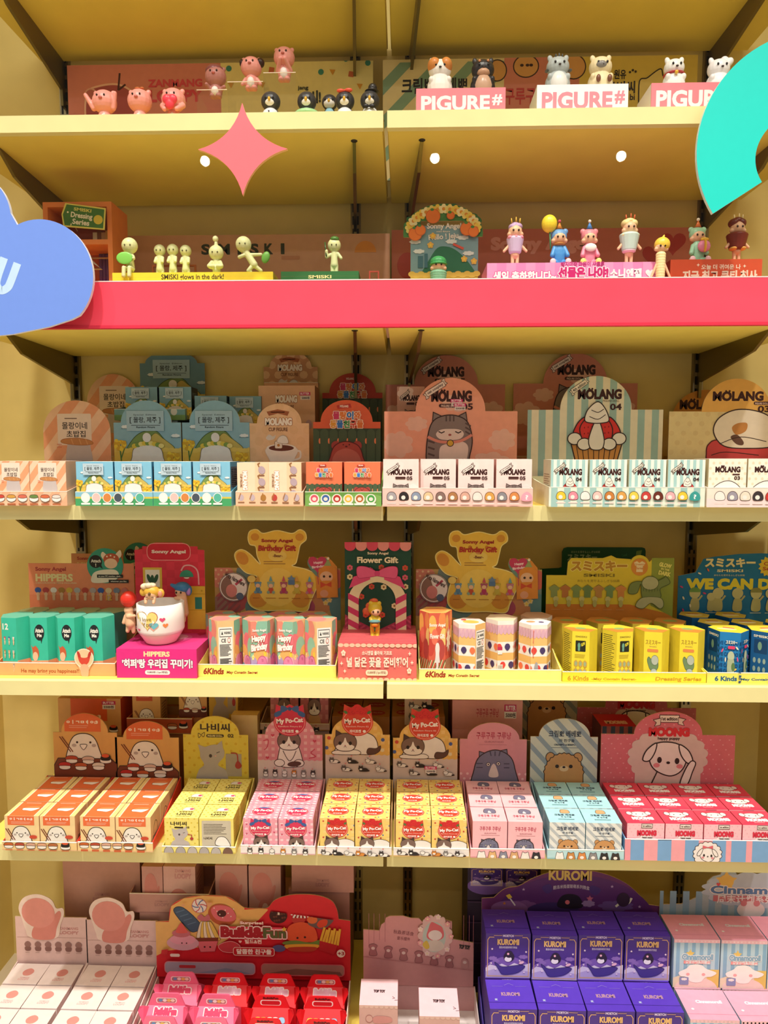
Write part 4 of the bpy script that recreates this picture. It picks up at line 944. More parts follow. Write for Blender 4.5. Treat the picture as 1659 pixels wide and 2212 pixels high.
# ---- red animal friends
def redart(A, box=False):
    A.r('3f5236', 670, 955, 830, 1100) if box else A.r('3a4a34', 670, 925, 830, 1100)
    y = 955 if box else 930
    for k in range(8):
        A.r('4a5c40', 672+k*20, y-4, 690+k*20, 1100, 9); A.e('ef8a5a', 691+k*20, y+22, 2.5, 6)
    A.p('c0392f', [(728, 876), (757, 872), (760, 880), (730, 883)]); A.t('fbe4d4', 'MOLANG', 735, 875, 753, 880, .05)
    for i, (ch, c) in enumerate(zip('몰랑이와', ('d23c6a', 'e8823c', '3c7ac8', 'e07a3c'))): A.t(c, ch, 720+i*15, 889, 734+i*15, 905, .06, out='fdebd6', ob=.06)
    for i, (ch, c) in enumerate(zip('동물친구들', ('e6a03c', '3c7ac8', '4a9a5c', 'd84a3a', 'e07a3c'))): A.t(c, ch, 714+i*14.4, 908, 727+i*14.4, 924, .06, out='fdebd6', ob=.06)
    q = 12 if box else 0
    A.e('a8433c', 726, 962+q, 10); A.e('a8433c', 772, 962+q, 10); A.b('b34a3e', [(713, 1010), (714, 985+q), (724, 962+q), (748, 953+q), (774, 962+q), (784, 985+q), (785, 1010)], '5a1f1c', 2)
    A.b('c7695a', [(725, 978+q), (748, 968+q), (772, 978+q), (776, 1000), (722, 1000)])
    A.e('5a1f1c', 742, 960+q, 1.5); A.e('5a1f1c', 755, 960+q, 1.5); A.e('5a1f1c', 748.5, 964+q, 2.5, 1.6)
RG = 'red animal-friends figure boxes on third shelf'
def lipD(A):
    A.r('6a9a48', 650, 1060, 830, 1100); A.b('7fae58', [(650, 1075), (690, 1066), (730, 1074), (780, 1065), (830, 1075), (830, 1100), (650, 1100)])
    for i, c in enumerate(('d9566a', '3f66a8', 'b8342c', 'e6b83c', 'b8652c', '4aa04a')):
        x = 679+i*24.5; A.e('f2e8d8', x, 1078, 11); A.e(c, x, 1077, 8); A.e('f3ded0', x, 1078, 4.5, 4); A.r('f7f1e6', x-12, 1087, x+11, 1091, 2)
t = tray((659, 1062, 824), YT, ZT3, .235, .09, 'green-lipped tray of red animal-friends boxes with arched red card', 'display trays on the third shelf', '6a9a48', 'c8684a', lipD)
header(t, 'header_card', (677, 864, 822), YH, ZT3+.0026, arch(677, 911, 822, 693, 805, 864), redart, 'e2653f')
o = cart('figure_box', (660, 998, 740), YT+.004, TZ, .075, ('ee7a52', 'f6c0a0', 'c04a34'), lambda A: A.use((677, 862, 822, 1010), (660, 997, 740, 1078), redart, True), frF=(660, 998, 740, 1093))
rowset(o, [(x, YT+.004, TZ) for x in cxs(700, 782.5)], ['left of two red animal-friends boxes with green trees', 'right of two red animal-friends boxes with green trees'], RG)
t = tray((690, 985, 800), 1.80, ZT3, .05, .05, 'rear dim red animal-friends display card at back wall', 'display trays on the third shelf', 'b04a34', 'a8543c', None)
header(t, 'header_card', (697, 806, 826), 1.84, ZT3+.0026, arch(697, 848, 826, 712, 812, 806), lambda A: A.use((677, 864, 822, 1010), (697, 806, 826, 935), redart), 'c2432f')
# ---- cat cosplay 05
def ribbon(A, x, y, w, h, rot, txt, c='f7e6dc', ink='3a231d'):
    cs, sn = math.cos(math.radians(rot)), math.sin(math.radians(rot))
    T = lambda q: [(x+a*cs-b*sn, y+a*sn+b*cs) for a, b in q]
    A.p(c, T([(-w*.62, -h*.3), (-w*.45, -h*.3), (-w*.45, h*.75), (-w*.62, h*.75), (-w*.56, h*.2)]), ink, 1); A.p(c, T([(w*.62, -h*.75), (w*.45, -h*.75), (w*.45, h*.3), (w*.62, h*.3), (w*.56, -h*.2)]), ink, 1)
    A.p(c, T([(-w/2, -h/2), (w/2, -h/2), (w/2, h/2), (-w/2, h/2)]), ink, 1); A.t(ink, txt, x-w*.42, y-h*.3, x+w*.42, y+h*.3, .02, rot)
def molang(A, x0, y0, x1, y1, c='3f1d1a'): A.t(c, 'MOLANG', x0, y0, x1, y1, .07); A.e(c, x0+(x1-x0)*.255, y0-1, 2.2); A.e(c, x0+(x1-x0)*.325, y0-1, 2.2)
def tabby(A, cx, cy, w, h):
    f = w/100; o = '3a2420'
    A.p('8a7a74', [(cx-38*f, cy-25*f), (cx-36*f, cy-50*f), (cx-15*f, cy-40*f)], o, 2*f); A.p('8a7a74', [(cx+38*f, cy-25*f), (cx+34*f, cy-50*f), (cx+15*f, cy-40*f)], o, 2*f)
    A.b('8a7a74', [(cx-50*f, cy+60*f), (cx-48*f, cy+5*f), (cx-35*f, cy-32*f), (cx, cy-44*f), (cx+35*f, cy-32*f), (cx+48*f, cy+5*f), (cx+44*f, cy+40*f), (cx+30*f, cy+70*f), (cx-35*f, cy+72*f)], o, 2.4*f)
    for k in range(3): A.l('5d4a46', [(cx-46*f, cy+(12+14*k)*f), (cx-34*f, cy+(16+14*k)*f)], 4*f); A.l('5d4a46', [(cx+34*f, cy+(-26+9*k)*f), (cx+44*f, cy+(-20+9*k)*f)], 3.4*f)
    for k in (-8, 0, 8): A.l('5d4a46', [(cx+k*f, cy-42*f), (cx+k*f, cy-31*f)], 3*f)
    A.b('e7d4c8', [(cx-16*f, cy+72*f), (cx-22*f, cy+30*f), (cx-5*f, cy+18*f), (cx+28*f, cy+14*f), (cx+40*f, cy+30*f), (cx+28*f, cy+68*f)])
    A.b('e7d4c8', [(cx-30*f, cy-2*f), (cx-20*f, cy-12*f), (cx, cy-14*f), (cx+22*f, cy-12*f), (cx+30*f, cy-2*f), (cx+18*f, cy+9*f), (cx-18*f, cy+9*f)])
    A.l(o, [(cx-24*f, cy-8*f), (cx-18*f, cy-5*f), (cx-12*f, cy-8*f)], 2.4*f); A.l(o, [(cx+12*f, cy-8*f), (cx+18*f, cy-5*f), (cx+24*f, cy-8*f)], 2.4*f); A.e('a8564c', cx, cy-1*f, 3.4*f, 2.4*f)
    A.l('e0907c', spline([(cx-46*f, cy+4*f), (cx-20*f, cy+14*f), (cx+20*f, cy+13*f), (cx+46*f, cy)], 5, False), 6*f); A.e('d9b03c', cx+1*f, cy+17*f, 7*f, o=o, ow=1.6*f)
def cat05(A, dy=0):
    for x, y, w, h in ((860, 960, 70, 60), (1085, 950, 60, 50), (900, 915, 50, 34), (1060, 1000, 90, 50), (985, 870, 60, 40)): A.cloud('f0c0aa', x, y, w, h)
    molang(A, 932, 844, 1018, 867); ribbon(A, 940, 840, 46, 12, -32, 'cat cosplay')
    A.r('4a2420', 948, 872, 992, 880, 4); A.t('f3d6c8', 'FIGURE DOLL', 953, 874, 987, 879, .02); A.t('3f1d1a', '05', 997, 871, 1021, 885, .03)
    tabby(A, 972, 940, 100, 100)
def stick(A, x, y, r=0): A.r('d4246a', x, y, x+26, y+7); A.t('fbe6ee', 'BUTTER', x+2, y+1, x+24, y+6, .04); A.r('f2e6e0', x+2, y+7, x+25, y+15); A.t('3a2a2a', '5000원', x+4, y+8.5, x+23, y+13.5, .03)
MG = 'pale pink cat-costume figure boxes on third shelf'
def q_(A, cols, x0, dx, y, r=9, last=None):
    for i, c in enumerate(cols):
        x = x0+i*dx; A.b(c, [(x-r, y+4), (x-r*.9, y-5), (x-r*.3, y-r), (x+r*.5, y-r*.9), (x+r, y-2), (x+r*.9, y+r*.7), (x-r*.6, y+r*.8)], '4a332a', 1); A.r('ecd6cf', x-r, y+r+3, x+r, y+r+6, 1); A.e('f6e8de', x-r*.1, y+2, r*.45)
    if last: x = x0+len(cols)*dx; A.b(last, [(x-r, y+8), (x-r, y-4), (x, y-r*1.1), (x+r, y-4), (x+r, y+8)]); A.t('fdf4f2', '?', x-3, y-4, x+3, y+6, .04)
t = tray((826, 1054, 1151), YT-.002, ZT3, .235, .09, 'pink tray of cat-costume boxes with wide arched cat card', 'display trays on the third shelf', 'f4c6bb', 'e8b8aa', lambda A: (A.cloud('f8d8ce', 900, 1075, 70, 40), A.cloud('f8d8ce', 1040, 1070, 60, 40), q_(A, ('a8a2a6', '2f2a2a', '8c98ae', 'e2c69a', '8a6e66', 'b07a4c', 'd9a896', 'f0e4da', 'd9a050', '8d8a90', 'd98a4c'), 846, 26.5, 1073, 10, 'f2a3b4')))
header(t, 'header_card', (830, 816, 1117), YH, ZT3+.0026, arch(830, 888, 1117, 898, 1048, 816), lambda A: (cat05(A), stick(A, 973, 862), stick(A, 980, 871)), 'f3a98c')
def boxE(A):
    A.cloud('fbe0d8', 850, 1010, 50, 40); A.cloud('fbe2dc', 890, 1060, 40, 30)
    molang(A, 843, 1014, 890, 1026); ribbon(A, 848, 1013, 26, 7, -32, 'cat cosplay'); A.r('4a2420', 853, 1030, 876, 1035, 2); A.t('3f1d1a', '05', 878, 1029, 891, 1037, .03); A.use((920, 890, 1030, 1000), (841, 1045, 893, 1100), tabby, 972, 940, 100, 100)
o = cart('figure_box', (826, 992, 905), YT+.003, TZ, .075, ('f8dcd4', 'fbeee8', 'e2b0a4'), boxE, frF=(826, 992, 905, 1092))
rowset(o, [(x, YT+.003+d_, TZ) for x, d_ in zip(cxs(866, 947, 1029, 1112), (0, .012, .008, .01))], ['pale pink cat-costume box, %s of four' % ordn(i, 4) for i in range(4)], MG)
for (bx, ax0, ax1, yt, ysh, b0, b1, nm) in ((968, 895, 1032, 767, 830, 833, 1090, 'left'), (1240, 1172, 1310, 763, 828, 1108, 1375, 'right')):
    t = tray((b0, 985, b1), 1.79, ZT3, .06, .05, '%s of two rear dim pink cat-costume cards at the back wall' % nm, 'display trays on the third shelf', 'e0a894', 'd89c88', None)
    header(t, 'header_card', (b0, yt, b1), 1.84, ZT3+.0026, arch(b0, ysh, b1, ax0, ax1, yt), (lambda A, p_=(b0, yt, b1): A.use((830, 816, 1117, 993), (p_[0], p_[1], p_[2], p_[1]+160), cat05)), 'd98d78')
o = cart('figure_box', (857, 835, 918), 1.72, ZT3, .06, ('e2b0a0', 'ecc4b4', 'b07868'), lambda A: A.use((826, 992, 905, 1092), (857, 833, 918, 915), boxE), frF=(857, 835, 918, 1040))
strip(o); tag(o, 'dim pink cat-costume box standing behind the front cat card', 'box', MG)
# ---- cupcake 04
def cupcake(A, top=True):
    o = '33201a'
    A.p('c98a45', [(1233, 955), (1345, 955), (1330, 1012), (1248, 1012)], o, 2.5)
    for k in range(8): A.l(o, [(1245+k*12.5, 960), (1254+k*10, 1008)], 1.6)
    A.b('d9342c', [(1238, 935), (1252, 908), (1270, 903), (1290, 940), (1270, 960), (1245, 955)], o, 2.5); A.b('d9342c', [(1285, 940), (1308, 903), (1325, 908), (1340, 935), (1330, 955), (1300, 960)], o, 2.5)
    A.b('d9342c', [(1252, 925), (1270, 902), (1288, 925), (1282, 955), (1262, 955)], o, 2.5); A.b('d9342c', [(1290, 925), (1306, 903), (1322, 925), (1318, 955), (1296, 955)], o, 2.5)
    for x in (1262, 1270, 1278, 1298, 1306, 1314):
        for y in (922, 935): A.e('8a1a18', x, y+(x % 3), 1.3, 2, n=6)
    for x, y in ((1241, 948), (1337, 948), (1262, 960), (1316, 960)): A.e('efe6d8', x, y, 15, 13, o=o, ow=2.2)
    A.b('efe6d8', [(1275, 968), (1272, 945), (1289, 905), (1304, 945), (1302, 968), (1289, 973)], o, 2.2)
    if top:
        A.b('efe6d8', [(1262, 908), (1268, 885), (1289, 868), (1306, 884), (1314, 908), (1300, 914), (1276, 914)], o, 2.2); A.l(o, spline([(1272, 900), (1290, 906), (1306, 896)], 4, False), 1.6); A.l(o, spline([(1276, 886), (1290, 891), (1302, 884)], 4, False), 1.6)
def c04(A):
    A.stripes('9dbcb2', 1100, 800, 1440, 1060, 15, 15.5)
    molang(A, 1247, 841, 1340, 862); ribbon(A, 1249, 835, 38, 11, -35, '4th edition', 'f3ead6'); A.t('5a4030', 'FIGURE DOLL', 1301, 864, 1336, 868, .0); A.t('3f1d1a', '04', 1316, 872, 1341, 886, .03); cupcake(A)
t = tray((1186, 1052, 1523), YT-.004, ZT3, .235, .056, 'striped mint tray of cupcake-print boxes with wide arched card', 'display trays on the third shelf', 'e2ebd8', 'e0dcb8', lambda A: (A.stripes('a3c7c0', 1180, 1040, 1530, 1110, 14, 14), q_(A, ('f2c93c', 'f08fa0', 'efe9e2', 'f3c4bc', 'c9803c', 'd9a050', 'f0cf50', 'c9403c', '6a2c20', 'f0b0b4', 'f2c93c'), 1212, 26.2, 1072, 10, '3a9a94')), sidecol='dfe0c2')
header(t, 'header_card', (1139, 812, 1431), YH, ZT3+.0026, arch(1139, 885, 1431, 1209, 1363, 812), c04, 'eadfc0')
def boxF(A):
    A.stripes('a9cfca', 1180, 980, 1280, 1100, 7, 7); molang(A, 1207, 1013, 1257, 1026); ribbon(A, 1208, 1011, 24, 7, -35, '4th edition', 'f3ead6'); A.t('3f1d1a', '04', 1244, 1031, 1257, 1039, .03); A.use((1200, 865, 1380, 1010), (1200, 1030, 1262, 1090), cupcake)
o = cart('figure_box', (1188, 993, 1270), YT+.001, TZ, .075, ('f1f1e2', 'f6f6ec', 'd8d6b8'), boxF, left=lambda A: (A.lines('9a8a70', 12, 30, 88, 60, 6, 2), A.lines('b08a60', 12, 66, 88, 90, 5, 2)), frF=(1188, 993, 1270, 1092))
rowset(o, [(x, YT+.001, TZ) for x in cxs(1229, 1313, 1398, 1482)], ['mint striped cupcake-print box, %s of four' % ordn(i, 4) for i in range(4)], 'mint striped figure boxes on third shelf')
# ---- cushion 03
def c03(A):
    A.dots('e0c890', 1450, 895, 1720, 1050, 26, 6); A.p('e7b25c', ell(1588, 888, 74, 70, 0, 30, 180, 360)+[(1662, 890), (1514, 890)])
    molang(A, 1537, 846, 1645, 866); A.r('4a2420', 1625, 868, 1658, 875, 3); A.t('f3d6c8', 'FIGURE DOLL', 1628, 870, 1656, 874, .02); A.t('3f1d1a', '03', 1634, 877, 1660, 891, .03)
    A.b('d24a4c', [(1527, 980), (1532, 960), (1560, 950), (1680, 950), (1715, 960), (1715, 1010), (1600, 1015), (1535, 1000)], '5a1f1c', 2.5)
    A.b('f1e4d0', [(1541, 935), (1550, 905), (1585, 886), (1630, 888), (1665, 905), (1680, 940), (1670, 965), (1620, 970), (1565, 965)], '3a2420', 2.5)
    A.b('c98a4a', [(1580, 925), (1592, 915), (1612, 915), (1610, 932), (1590, 940)]); A.b('6a4a3c', [(1578, 945), (1592, 940), (1606, 955), (1604, 963), (1590, 960)]); A.l('3a2420', spline([(1555, 960), (1600, 945), (1655, 955)], 6, False), 1.6)
    A.l('3a2420', spline([(1538, 985), (1570, 978), (1640, 985)], 6, False), 1.6)
t = tray((1527, 1053, 1850), YT-.004, ZT3, .235, .09, 'cream tray of cushion-print boxes at right end of third shelf', 'display trays on the third shelf', 'efe0d0', 'e0cfa8', lambda A: (A.r('f2d8d4', 1520, 1078, 1860, 1110), q_(A, ('f0e8e0', '9a94a0', 'e8dcc8', '3a3234', 'c9342c', 'd9a050'), 1555, 27.5, 1073, 11)))
header(t, 'header_card', (1444, 818, 1732), YH, ZT3+.0026, arch(1444, 889, 1732, 1514, 1662, 818), c03, 'e6d29a')
def boxG(A): A.dots('ead9b8', 1525, 1000, 1615, 1095, 14, 3); molang(A, 1543, 1008, 1598, 1020); A.r('4a2420', 1581, 1023, 1597, 1026, 1); A.t('3f1d1a', '03', 1585, 1028, 1598, 1036, .03); A.b('f6efe6', [(1540, 1060), (1550, 1045), (1572, 1038), (1592, 1046), (1600, 1062)], '3a2420', 1.4)
o = cart('figure_box', (1528, 991, 1612), YT+.001, TZ, .075, ('f4ecd9', 'f8f2e4', 'd8c8a0'), boxG, frF=(1528, 991, 1612, 1092))
rowset(o, [(x, YT+.001, TZ) for x in cxs(1570, 1655)], ['whole cream cushion-print box beside mint striped ones', 'cream cushion-print box cut off by right picture edge'], 'cream figure boxes on third shelf')
t = tray((1447, 985, 1600), 1.80, ZT3, .05, .05, 'rear orange-topped card half hidden behind the cushion card', 'display trays on the third shelf', 'd8a860', 'c89850', None)
header(t, 'header_card', (1428, 842, 1632), 1.84, ZT3+.0026, arch(1428, 905, 1632, 1450, 1590, 842), lambda A: (A.p('d8963f', ell(1520, 905, 70, 63, 0, 30, 180, 360)), molang(A, 1466, 864, 1560, 884)), 'd3b374')
# ================================================================== SHELF 4: DOLL GIFT DISPLAYS
def hexbox(name, R, h, top, sides, arts, topart=None):
    """hexagonal carton, flat face to the viewer; arts = {face: fn}; faces 0 front, -1 left, 1 right, drawn in a 100x160 frame"""
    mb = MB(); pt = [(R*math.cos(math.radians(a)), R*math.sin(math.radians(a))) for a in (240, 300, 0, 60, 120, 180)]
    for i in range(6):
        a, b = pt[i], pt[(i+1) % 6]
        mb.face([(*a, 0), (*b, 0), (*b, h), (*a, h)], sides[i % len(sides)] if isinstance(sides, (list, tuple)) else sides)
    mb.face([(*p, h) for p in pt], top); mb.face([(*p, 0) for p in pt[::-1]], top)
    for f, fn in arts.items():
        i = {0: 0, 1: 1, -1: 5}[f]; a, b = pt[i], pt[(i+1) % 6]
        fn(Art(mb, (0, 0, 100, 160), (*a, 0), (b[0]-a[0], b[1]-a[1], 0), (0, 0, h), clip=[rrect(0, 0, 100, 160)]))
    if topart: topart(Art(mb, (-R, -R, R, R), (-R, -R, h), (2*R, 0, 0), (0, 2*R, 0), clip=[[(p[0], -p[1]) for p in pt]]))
    return mb.build(name)
Y4 = PZ(600, 1464, ZT4).y; TZ4 = ZT4+.0026
YH4 = Y4+.155
BX = 'hexagonal doll gift boxes on the fourth shelf'
def hexrow(o, pxs, py, Y, labels, group, z=None, rz=None):
    sp = [(P(x, py, Y).x, Y, z or TZ4, math.radians(rz[i] if rz else 0)) for i, x in enumerate(pxs)]
    return rowset(o, sp, labels, group)
def hh(py, px, Y, zb=None): return zat(py, px, Y)-(zb or TZ4)
MS = mpp(600, 1400, Y4)
def mini(A, x, y, s, hood, body, skin='efc49c', sit=False):
    A.e(body, x, y+s*.95, s*.5, s*.62); A.e(hood, x-s*.5, y-s*.5, s*.22); A.e(hood, x+s*.5, y-s*.5, s*.22); A.e(hood, x, y-s*.1, s*.62, s*.6); A.e(skin, x, y+s*.05, s*.45, s*.38)
    if sit: A.e(hood, x-s*.5, y+s*1.35, s*.3); A.e(hood, x+s*.5, y+s*1.35, s*.3)
    else: A.r(skin, x-s*.3, y+s*1.3, x-s*.05, y+s*1.9, s*.1); A.r(skin, x+s*.05, y+s*1.3, x+s*.3, y+s*1.9, s*.1)
# ---- teal boxes in a peach tray
def l1(A):
    A.t('a8552c', 'He may bring you happiness?!', 46, 1445, 171, 1456, .02)
def hip(A):
    A.r('e0815a', 60, 1285, 300, 1320)
    A.t('b03a3c', 'Sonny Angel', 80, 1225, 146, 1236, .04); A.t('ecd9a0', 'HIPPERS', 80, 1240, 160, 1256, .06); A.t('ecd0a8', 'DECORATIVE MINI FIGURES', 80, 1258, 168, 1261, .02)
    for i, c in enumerate(('3f5fae', 'b8464a', 'efe9e4', 'b0803c', 'e3bb4a', 'b9b6b8', 'c24a3c', 'b9a8a8', '3f5fae', 'ecd0a0', '7f8aa0', 'cc7a70')):
        x = 84+i*17; A.e(c, x, 1275, 7, 6); A.e('e0b896', x, 1284, 4, 4.5); A.r('e0b896', x-3, 1287, x+3, 1297, 2)
    A.t('e6b84a', '12', 231, 1284, 244, 1296, .04)
def hipc(A):
    A.e('3f9c84', 227, 1222, 38, 37); A.e('2a2420', 207, 1213, 14); A.t('f4eee0', 'Attach', 197, 1208, 218, 1215, .03); A.t('f4eee0', '!', 206, 1217, 208, 1224, .03); A.p('2a2420', [(215, 1224), (222, 1229), (219, 1220)])
    A.b('f3e6d2', [(198, 1258), (200, 1240), (215, 1232), (245, 1230), (256, 1238), (252, 1250), (230, 1258)]); A.r('2a2420', 209, 1241, 265, 1248); A.r('2a2420', 234, 1252, 277, 1259)
    A.t('f4eee0', 'to your PC monitor, desk...', 212, 1243, 262, 1247, .02); A.t('f4eee0', 'wherever you like.', 238, 1254, 273, 1258, .02)
    A.b('f4ddc8', [(224, 1192), (219, 1200), (228, 1212), (236, 1206)]); A.b('f4ddc8', [(260, 1188), (263, 1200), (252, 1210), (246, 1204)]); A.e('c25a3a', 241, 1208, 17, 13); A.e('efc6a4', 240, 1217, 14, 11)
    for x, y in ((232, 1202), (240, 1200), (248, 1203)): A.e('f4e0cc', x, y, 1.8)
def hip_display(x0, dx, dy, Y, zb, lab, lipf=True):
    pass
t = tray((-8, 1432, 249), Y4, ZT4, .155, .075, 'peach tray of teal boxes at left end of fourth shelf', 'doll gift displays on the fourth shelf', 'f3b078', 'eaa870', l1)
header(t, 'header_card', (65, 1217, 292), YH4, TZ4, rect_o(65, 1217, 292), hip, 'ea8e66')
def circ(root, cx, cy, rx, ry, Y, fn, src, base):
    Fq = Face(cx-rx, cy-ry, cx+rx, cy+ry, Y); mb = MB(); card_mesh(mb, Fq, ell(cx, cy, rx, ry, 0, 32), lambda A: A.use(src, (cx-rx, cy-ry, cx+rx, cy+ry), fn), base, thick=.0015, org=Vector(root.location)); return mb.build('round_tab', root)
circ(t, 227, 1222, 39, 38, YH4-.002, hipc, (188, 1184, 266, 1260), '3f9c84')
Fc = Face(162, 1402, 202, 1464, Y4-.002); mb = MB()
def dcut(A):
    A.e('f6c9a0', 182, 1422, 20, 20, o='fbead2', ow=2); A.b('d64a3a', [(172, 1430), (168, 1412), (176, 1420), (188, 1420), (196, 1412), (192, 1430), (182, 1437)]); A.e('c23a30', 171, 1414, 3, 8, -20); A.e('c23a30', 194, 1414, 3, 8, 20); A.b('e0b494', [(174, 1440), (182, 1434), (191, 1440), (189, 1462), (176, 1460)])
card_mesh(mb, Fc, ell(182, 1422, 20, 20, 0, 20, 150, 390)+[(190, 1450), (189, 1463), (176, 1463), (174, 1450)], dcut, 'f6c9a0', thick=.0015, org=Vector(t.location)); mb.build('lip_cut_out', t)
R = .0358
def teal(A):
    A.r('f2ab7c', 0, 122, 100, 160); A.e('20262a', 52, 42, 30, 23); A.t('f2efe4', 'Attach', 28, 30, 76, 42, .05); A.t('f2efe4', 'Me', 38, 45, 66, 55, .05); A.p('20262a', [(58, 60), (62, 74), (72, 56)])
    A.b('c9603c', [(8, 92), (2, 78), (12, 84), (26, 80), (44, 92), (42, 112), (12, 112)]); A.e('eabf9c', 24, 110, 16, 13); A.t('8f3a2c', 'Sonny Angel', 4, 126, 66, 134, .04); A.t('f6e3b4', 'HIPPERS', 4, 138, 96, 154, .06)
def tealside(A): A.r('f2ab7c', 0, 122, 100, 160)
def teal12(A):
    A.r('f2ab7c', 0, 125, 100, 160); A.t('f4efe0', '12', 8, 16, 46, 34, .04)
    for j in range(3):
        for i, c in enumerate(('c24a6a', '3f6fae', 'e8e4dc') if j == 0 else ('b08a50', 'd9a27a', 'c9c4c4') if j == 1 else ('4a5f9a', 'd0524a', '9a94a0')): mini(A, 20+i*30, 60+j*38, 9, c, 'e6c2a0')
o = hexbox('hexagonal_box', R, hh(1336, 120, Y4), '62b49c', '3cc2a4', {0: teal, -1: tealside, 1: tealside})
hexrow(o, (97, 155, 213), 1380, Y4+.004+R*.87, ['teal hexagonal box, %s of three with black speech bubbles' % ('left', 'middle', 'right')[i] for i in range(3)], BX, rz=(6, 6, 6))
o = hexbox('hexagonal_box', R, hh(1336, 40, Y4), '62b49c', '3cc2a4', {0: teal12, -1: tealside, 1: tealside})
hexrow(o, (40,), 1380, Y4+.004+R*.87, ['teal hexagonal box with number 12 and tiny figure chart'], BX, rz=(-6,))
o = hexbox('hexagonal_box', R, hh(1322, 120, Y4+.08), '96a070', '4a8a78', {0: tealside, 1: tealside})
hexrow(o, (75, 131, 187, 240), 1340, Y4+.004+R*2.65, ['rear-row teal hexagonal box, %s behind the front teal boxes' % ordn(i, 4) for i in range(4)], BX)
t = tray((165, 1440, 300), 1.74, ZT4, .10, .06, 'rear peach display with round green tab behind teal boxes', 'doll gift displays on the fourth shelf', 'e8a878', 'dc9c6c', None)
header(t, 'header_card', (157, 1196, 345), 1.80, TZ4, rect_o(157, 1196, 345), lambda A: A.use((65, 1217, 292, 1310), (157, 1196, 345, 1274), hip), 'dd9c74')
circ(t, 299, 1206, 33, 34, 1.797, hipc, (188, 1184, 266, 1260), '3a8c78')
# ---- mug display
def mugfront(A):
    A.t('fbe3a8', 'HIPPERS', 311, 1407, 367, 1417, .06); A.t('fbeef4', "'히퍼'랑 우리집 꾸미기!", 264, 1422, 416, 1440, .05, out='8f1450', ob=.03); A.r('fbf2f4', 313, 1444, 367, 1453, 5); A.t('6a2244', '9,800원 (1pc/랜덤)', 318, 1446, 362, 1451, .03)
zmb = zat(1402, 340, Y4-.01)
Fm = Face(252, 1402, 425, 1460, Y4-.01)
root = empty('mug_display', (Fm.base.x, Y4-.01, ZT4), 'magenta box display with red checked backing card and white mug on top', 'product display')
mb = MB(); mw = Fm.w; mh = zmb-ZT4
carton(mb, mw, mh, .17, ('e82f88', 'd93a80', 'c0246a'), mugfront, lambda A: (A.e('e0609a', 52, 45, 26, 22), A.e('f0a6c2', 52, 42, 20, 15), A.p('c01f4a', heart(85, 25, 12, 18))), frF=(252, 1402, 425, 1460)); mb.build('base_box', root)
def mugcard(A):
    for i in range(9):
        for j in range(12):
            if (i+j) % 2: A.k -= .99; A.r('d8344a', 293+i*17, 1180+j*17, 310+i*17, 1197+j*17)
    A.k += 2
    A.p('d2263c', rrect(320, 1174, 413, 1210, 14), 'f2a0a0', 1.5); A.t('fbe8e4', 'Sonny Angel', 330, 1188, 403, 1197, .06)
    A.r('e6c24a', 310, 1226, 351, 1276); A.r('f4efe2', 315, 1231, 346, 1268); 
    for x, y, r in ((330, 1252, 60), (323, 1250, -20), (338, 1250, 20)): A.e('2f5a42', x, y, 4, 10, r if abs(r) < 50 else 0)
    A.r('f4efe2', 322, 1262, 338, 1270); A.l('efb0b4', spline([(393, 1232), (400, 1222), (416, 1222), (428, 1234), (430, 1262)], 5, False), 3)
    A.p('3f9a7c', ell(404, 1246, 15, 15, 0, 16, 180, 360)); A.p('f8f2e0', ell(404, 1247, 6, 3, 0, 10, 0, 180)); A.r('e3c23f', 404, 1266, 443, 1360); A.r('2f8a7a', 421, 1290, 436, 1316); A.l('c9a52c', [(404, 1318), (443, 1318)], 1.5); A.l('c9a52c', [(404, 1283), (443, 1283)], 1.5); A.e('c9a52c', 436, 1276, 2)
header(root, 'backing_card', (293, 1174, 443), Y4+.125, zmb, lambda yb: ([(293, yb), (293, 1188), (318, 1186), (324, 1178), (338, 1172), (395, 1172), (410, 1178), (416, 1186), (443, 1188), (443, yb)], [rrect(293, 1170, 443, yb)]), mugcard, 'e23a50')
YM = Y4+.05; mc = P(349, 1390, YM); ms = mpp(349, 1340, YM)
mug = empty('mug', (mc.x, YM, zmb+.0005), 'white mug with yellow heart print on magenta box', 'mug')
tp = zat(1301, 349, YM)-zmb; w2 = 49*ms
mb = MB(); WH = M('f6f0ea', .15, 'plastic')
mb.lathe([(0, 0), (29*ms, 0), (32*ms, .0015), (33*ms, .004), (46.6*ms, tp*.29), (48.3*ms, tp*.325), (48.8*ms, tp*.36), (w2, tp*.6), (w2, tp), (w2-.003, tp+.001), (w2-.004, tp-.002), (w2-.004, tp*.4), (30*ms, .006), (0, .006)], WH, 48)
A = None
mb.build('mug_body', mug)
mb = MB(); mb.lathe([(30*ms, .0008), (32.6*ms, .0018), (33.5*ms, .0042), (46.2*ms, tp*.275)], M('f6dfd2', .15, 'plastic'), 48); mb.build('base_band', mug)
def curved(parent, name, fn, frame):
    q = MB(); A = Art(q, frame, (0, 0, 0), (1, 0, 0), (0, 0, 1)); A.N = Vector((0, 0, 0))
    layers = []
    A.w = lambda x, y, dz=0: Vector((x, A.k, y))
    fn(A); vv = []
    for (x, k, y) in q.v:
        a = (x-349)/49.0; a = max(-.97, min(.97, a)); th = math.asin(a)+.30; r = w2+.0002+k*.00006
        z = (1301-y)*ms*0+ (tp*(1396-y)/(1396-1301))
        vv.append((r*math.sin(th), -r*math.cos(th), z))
    q.v = vv; return q.build(name, parent)
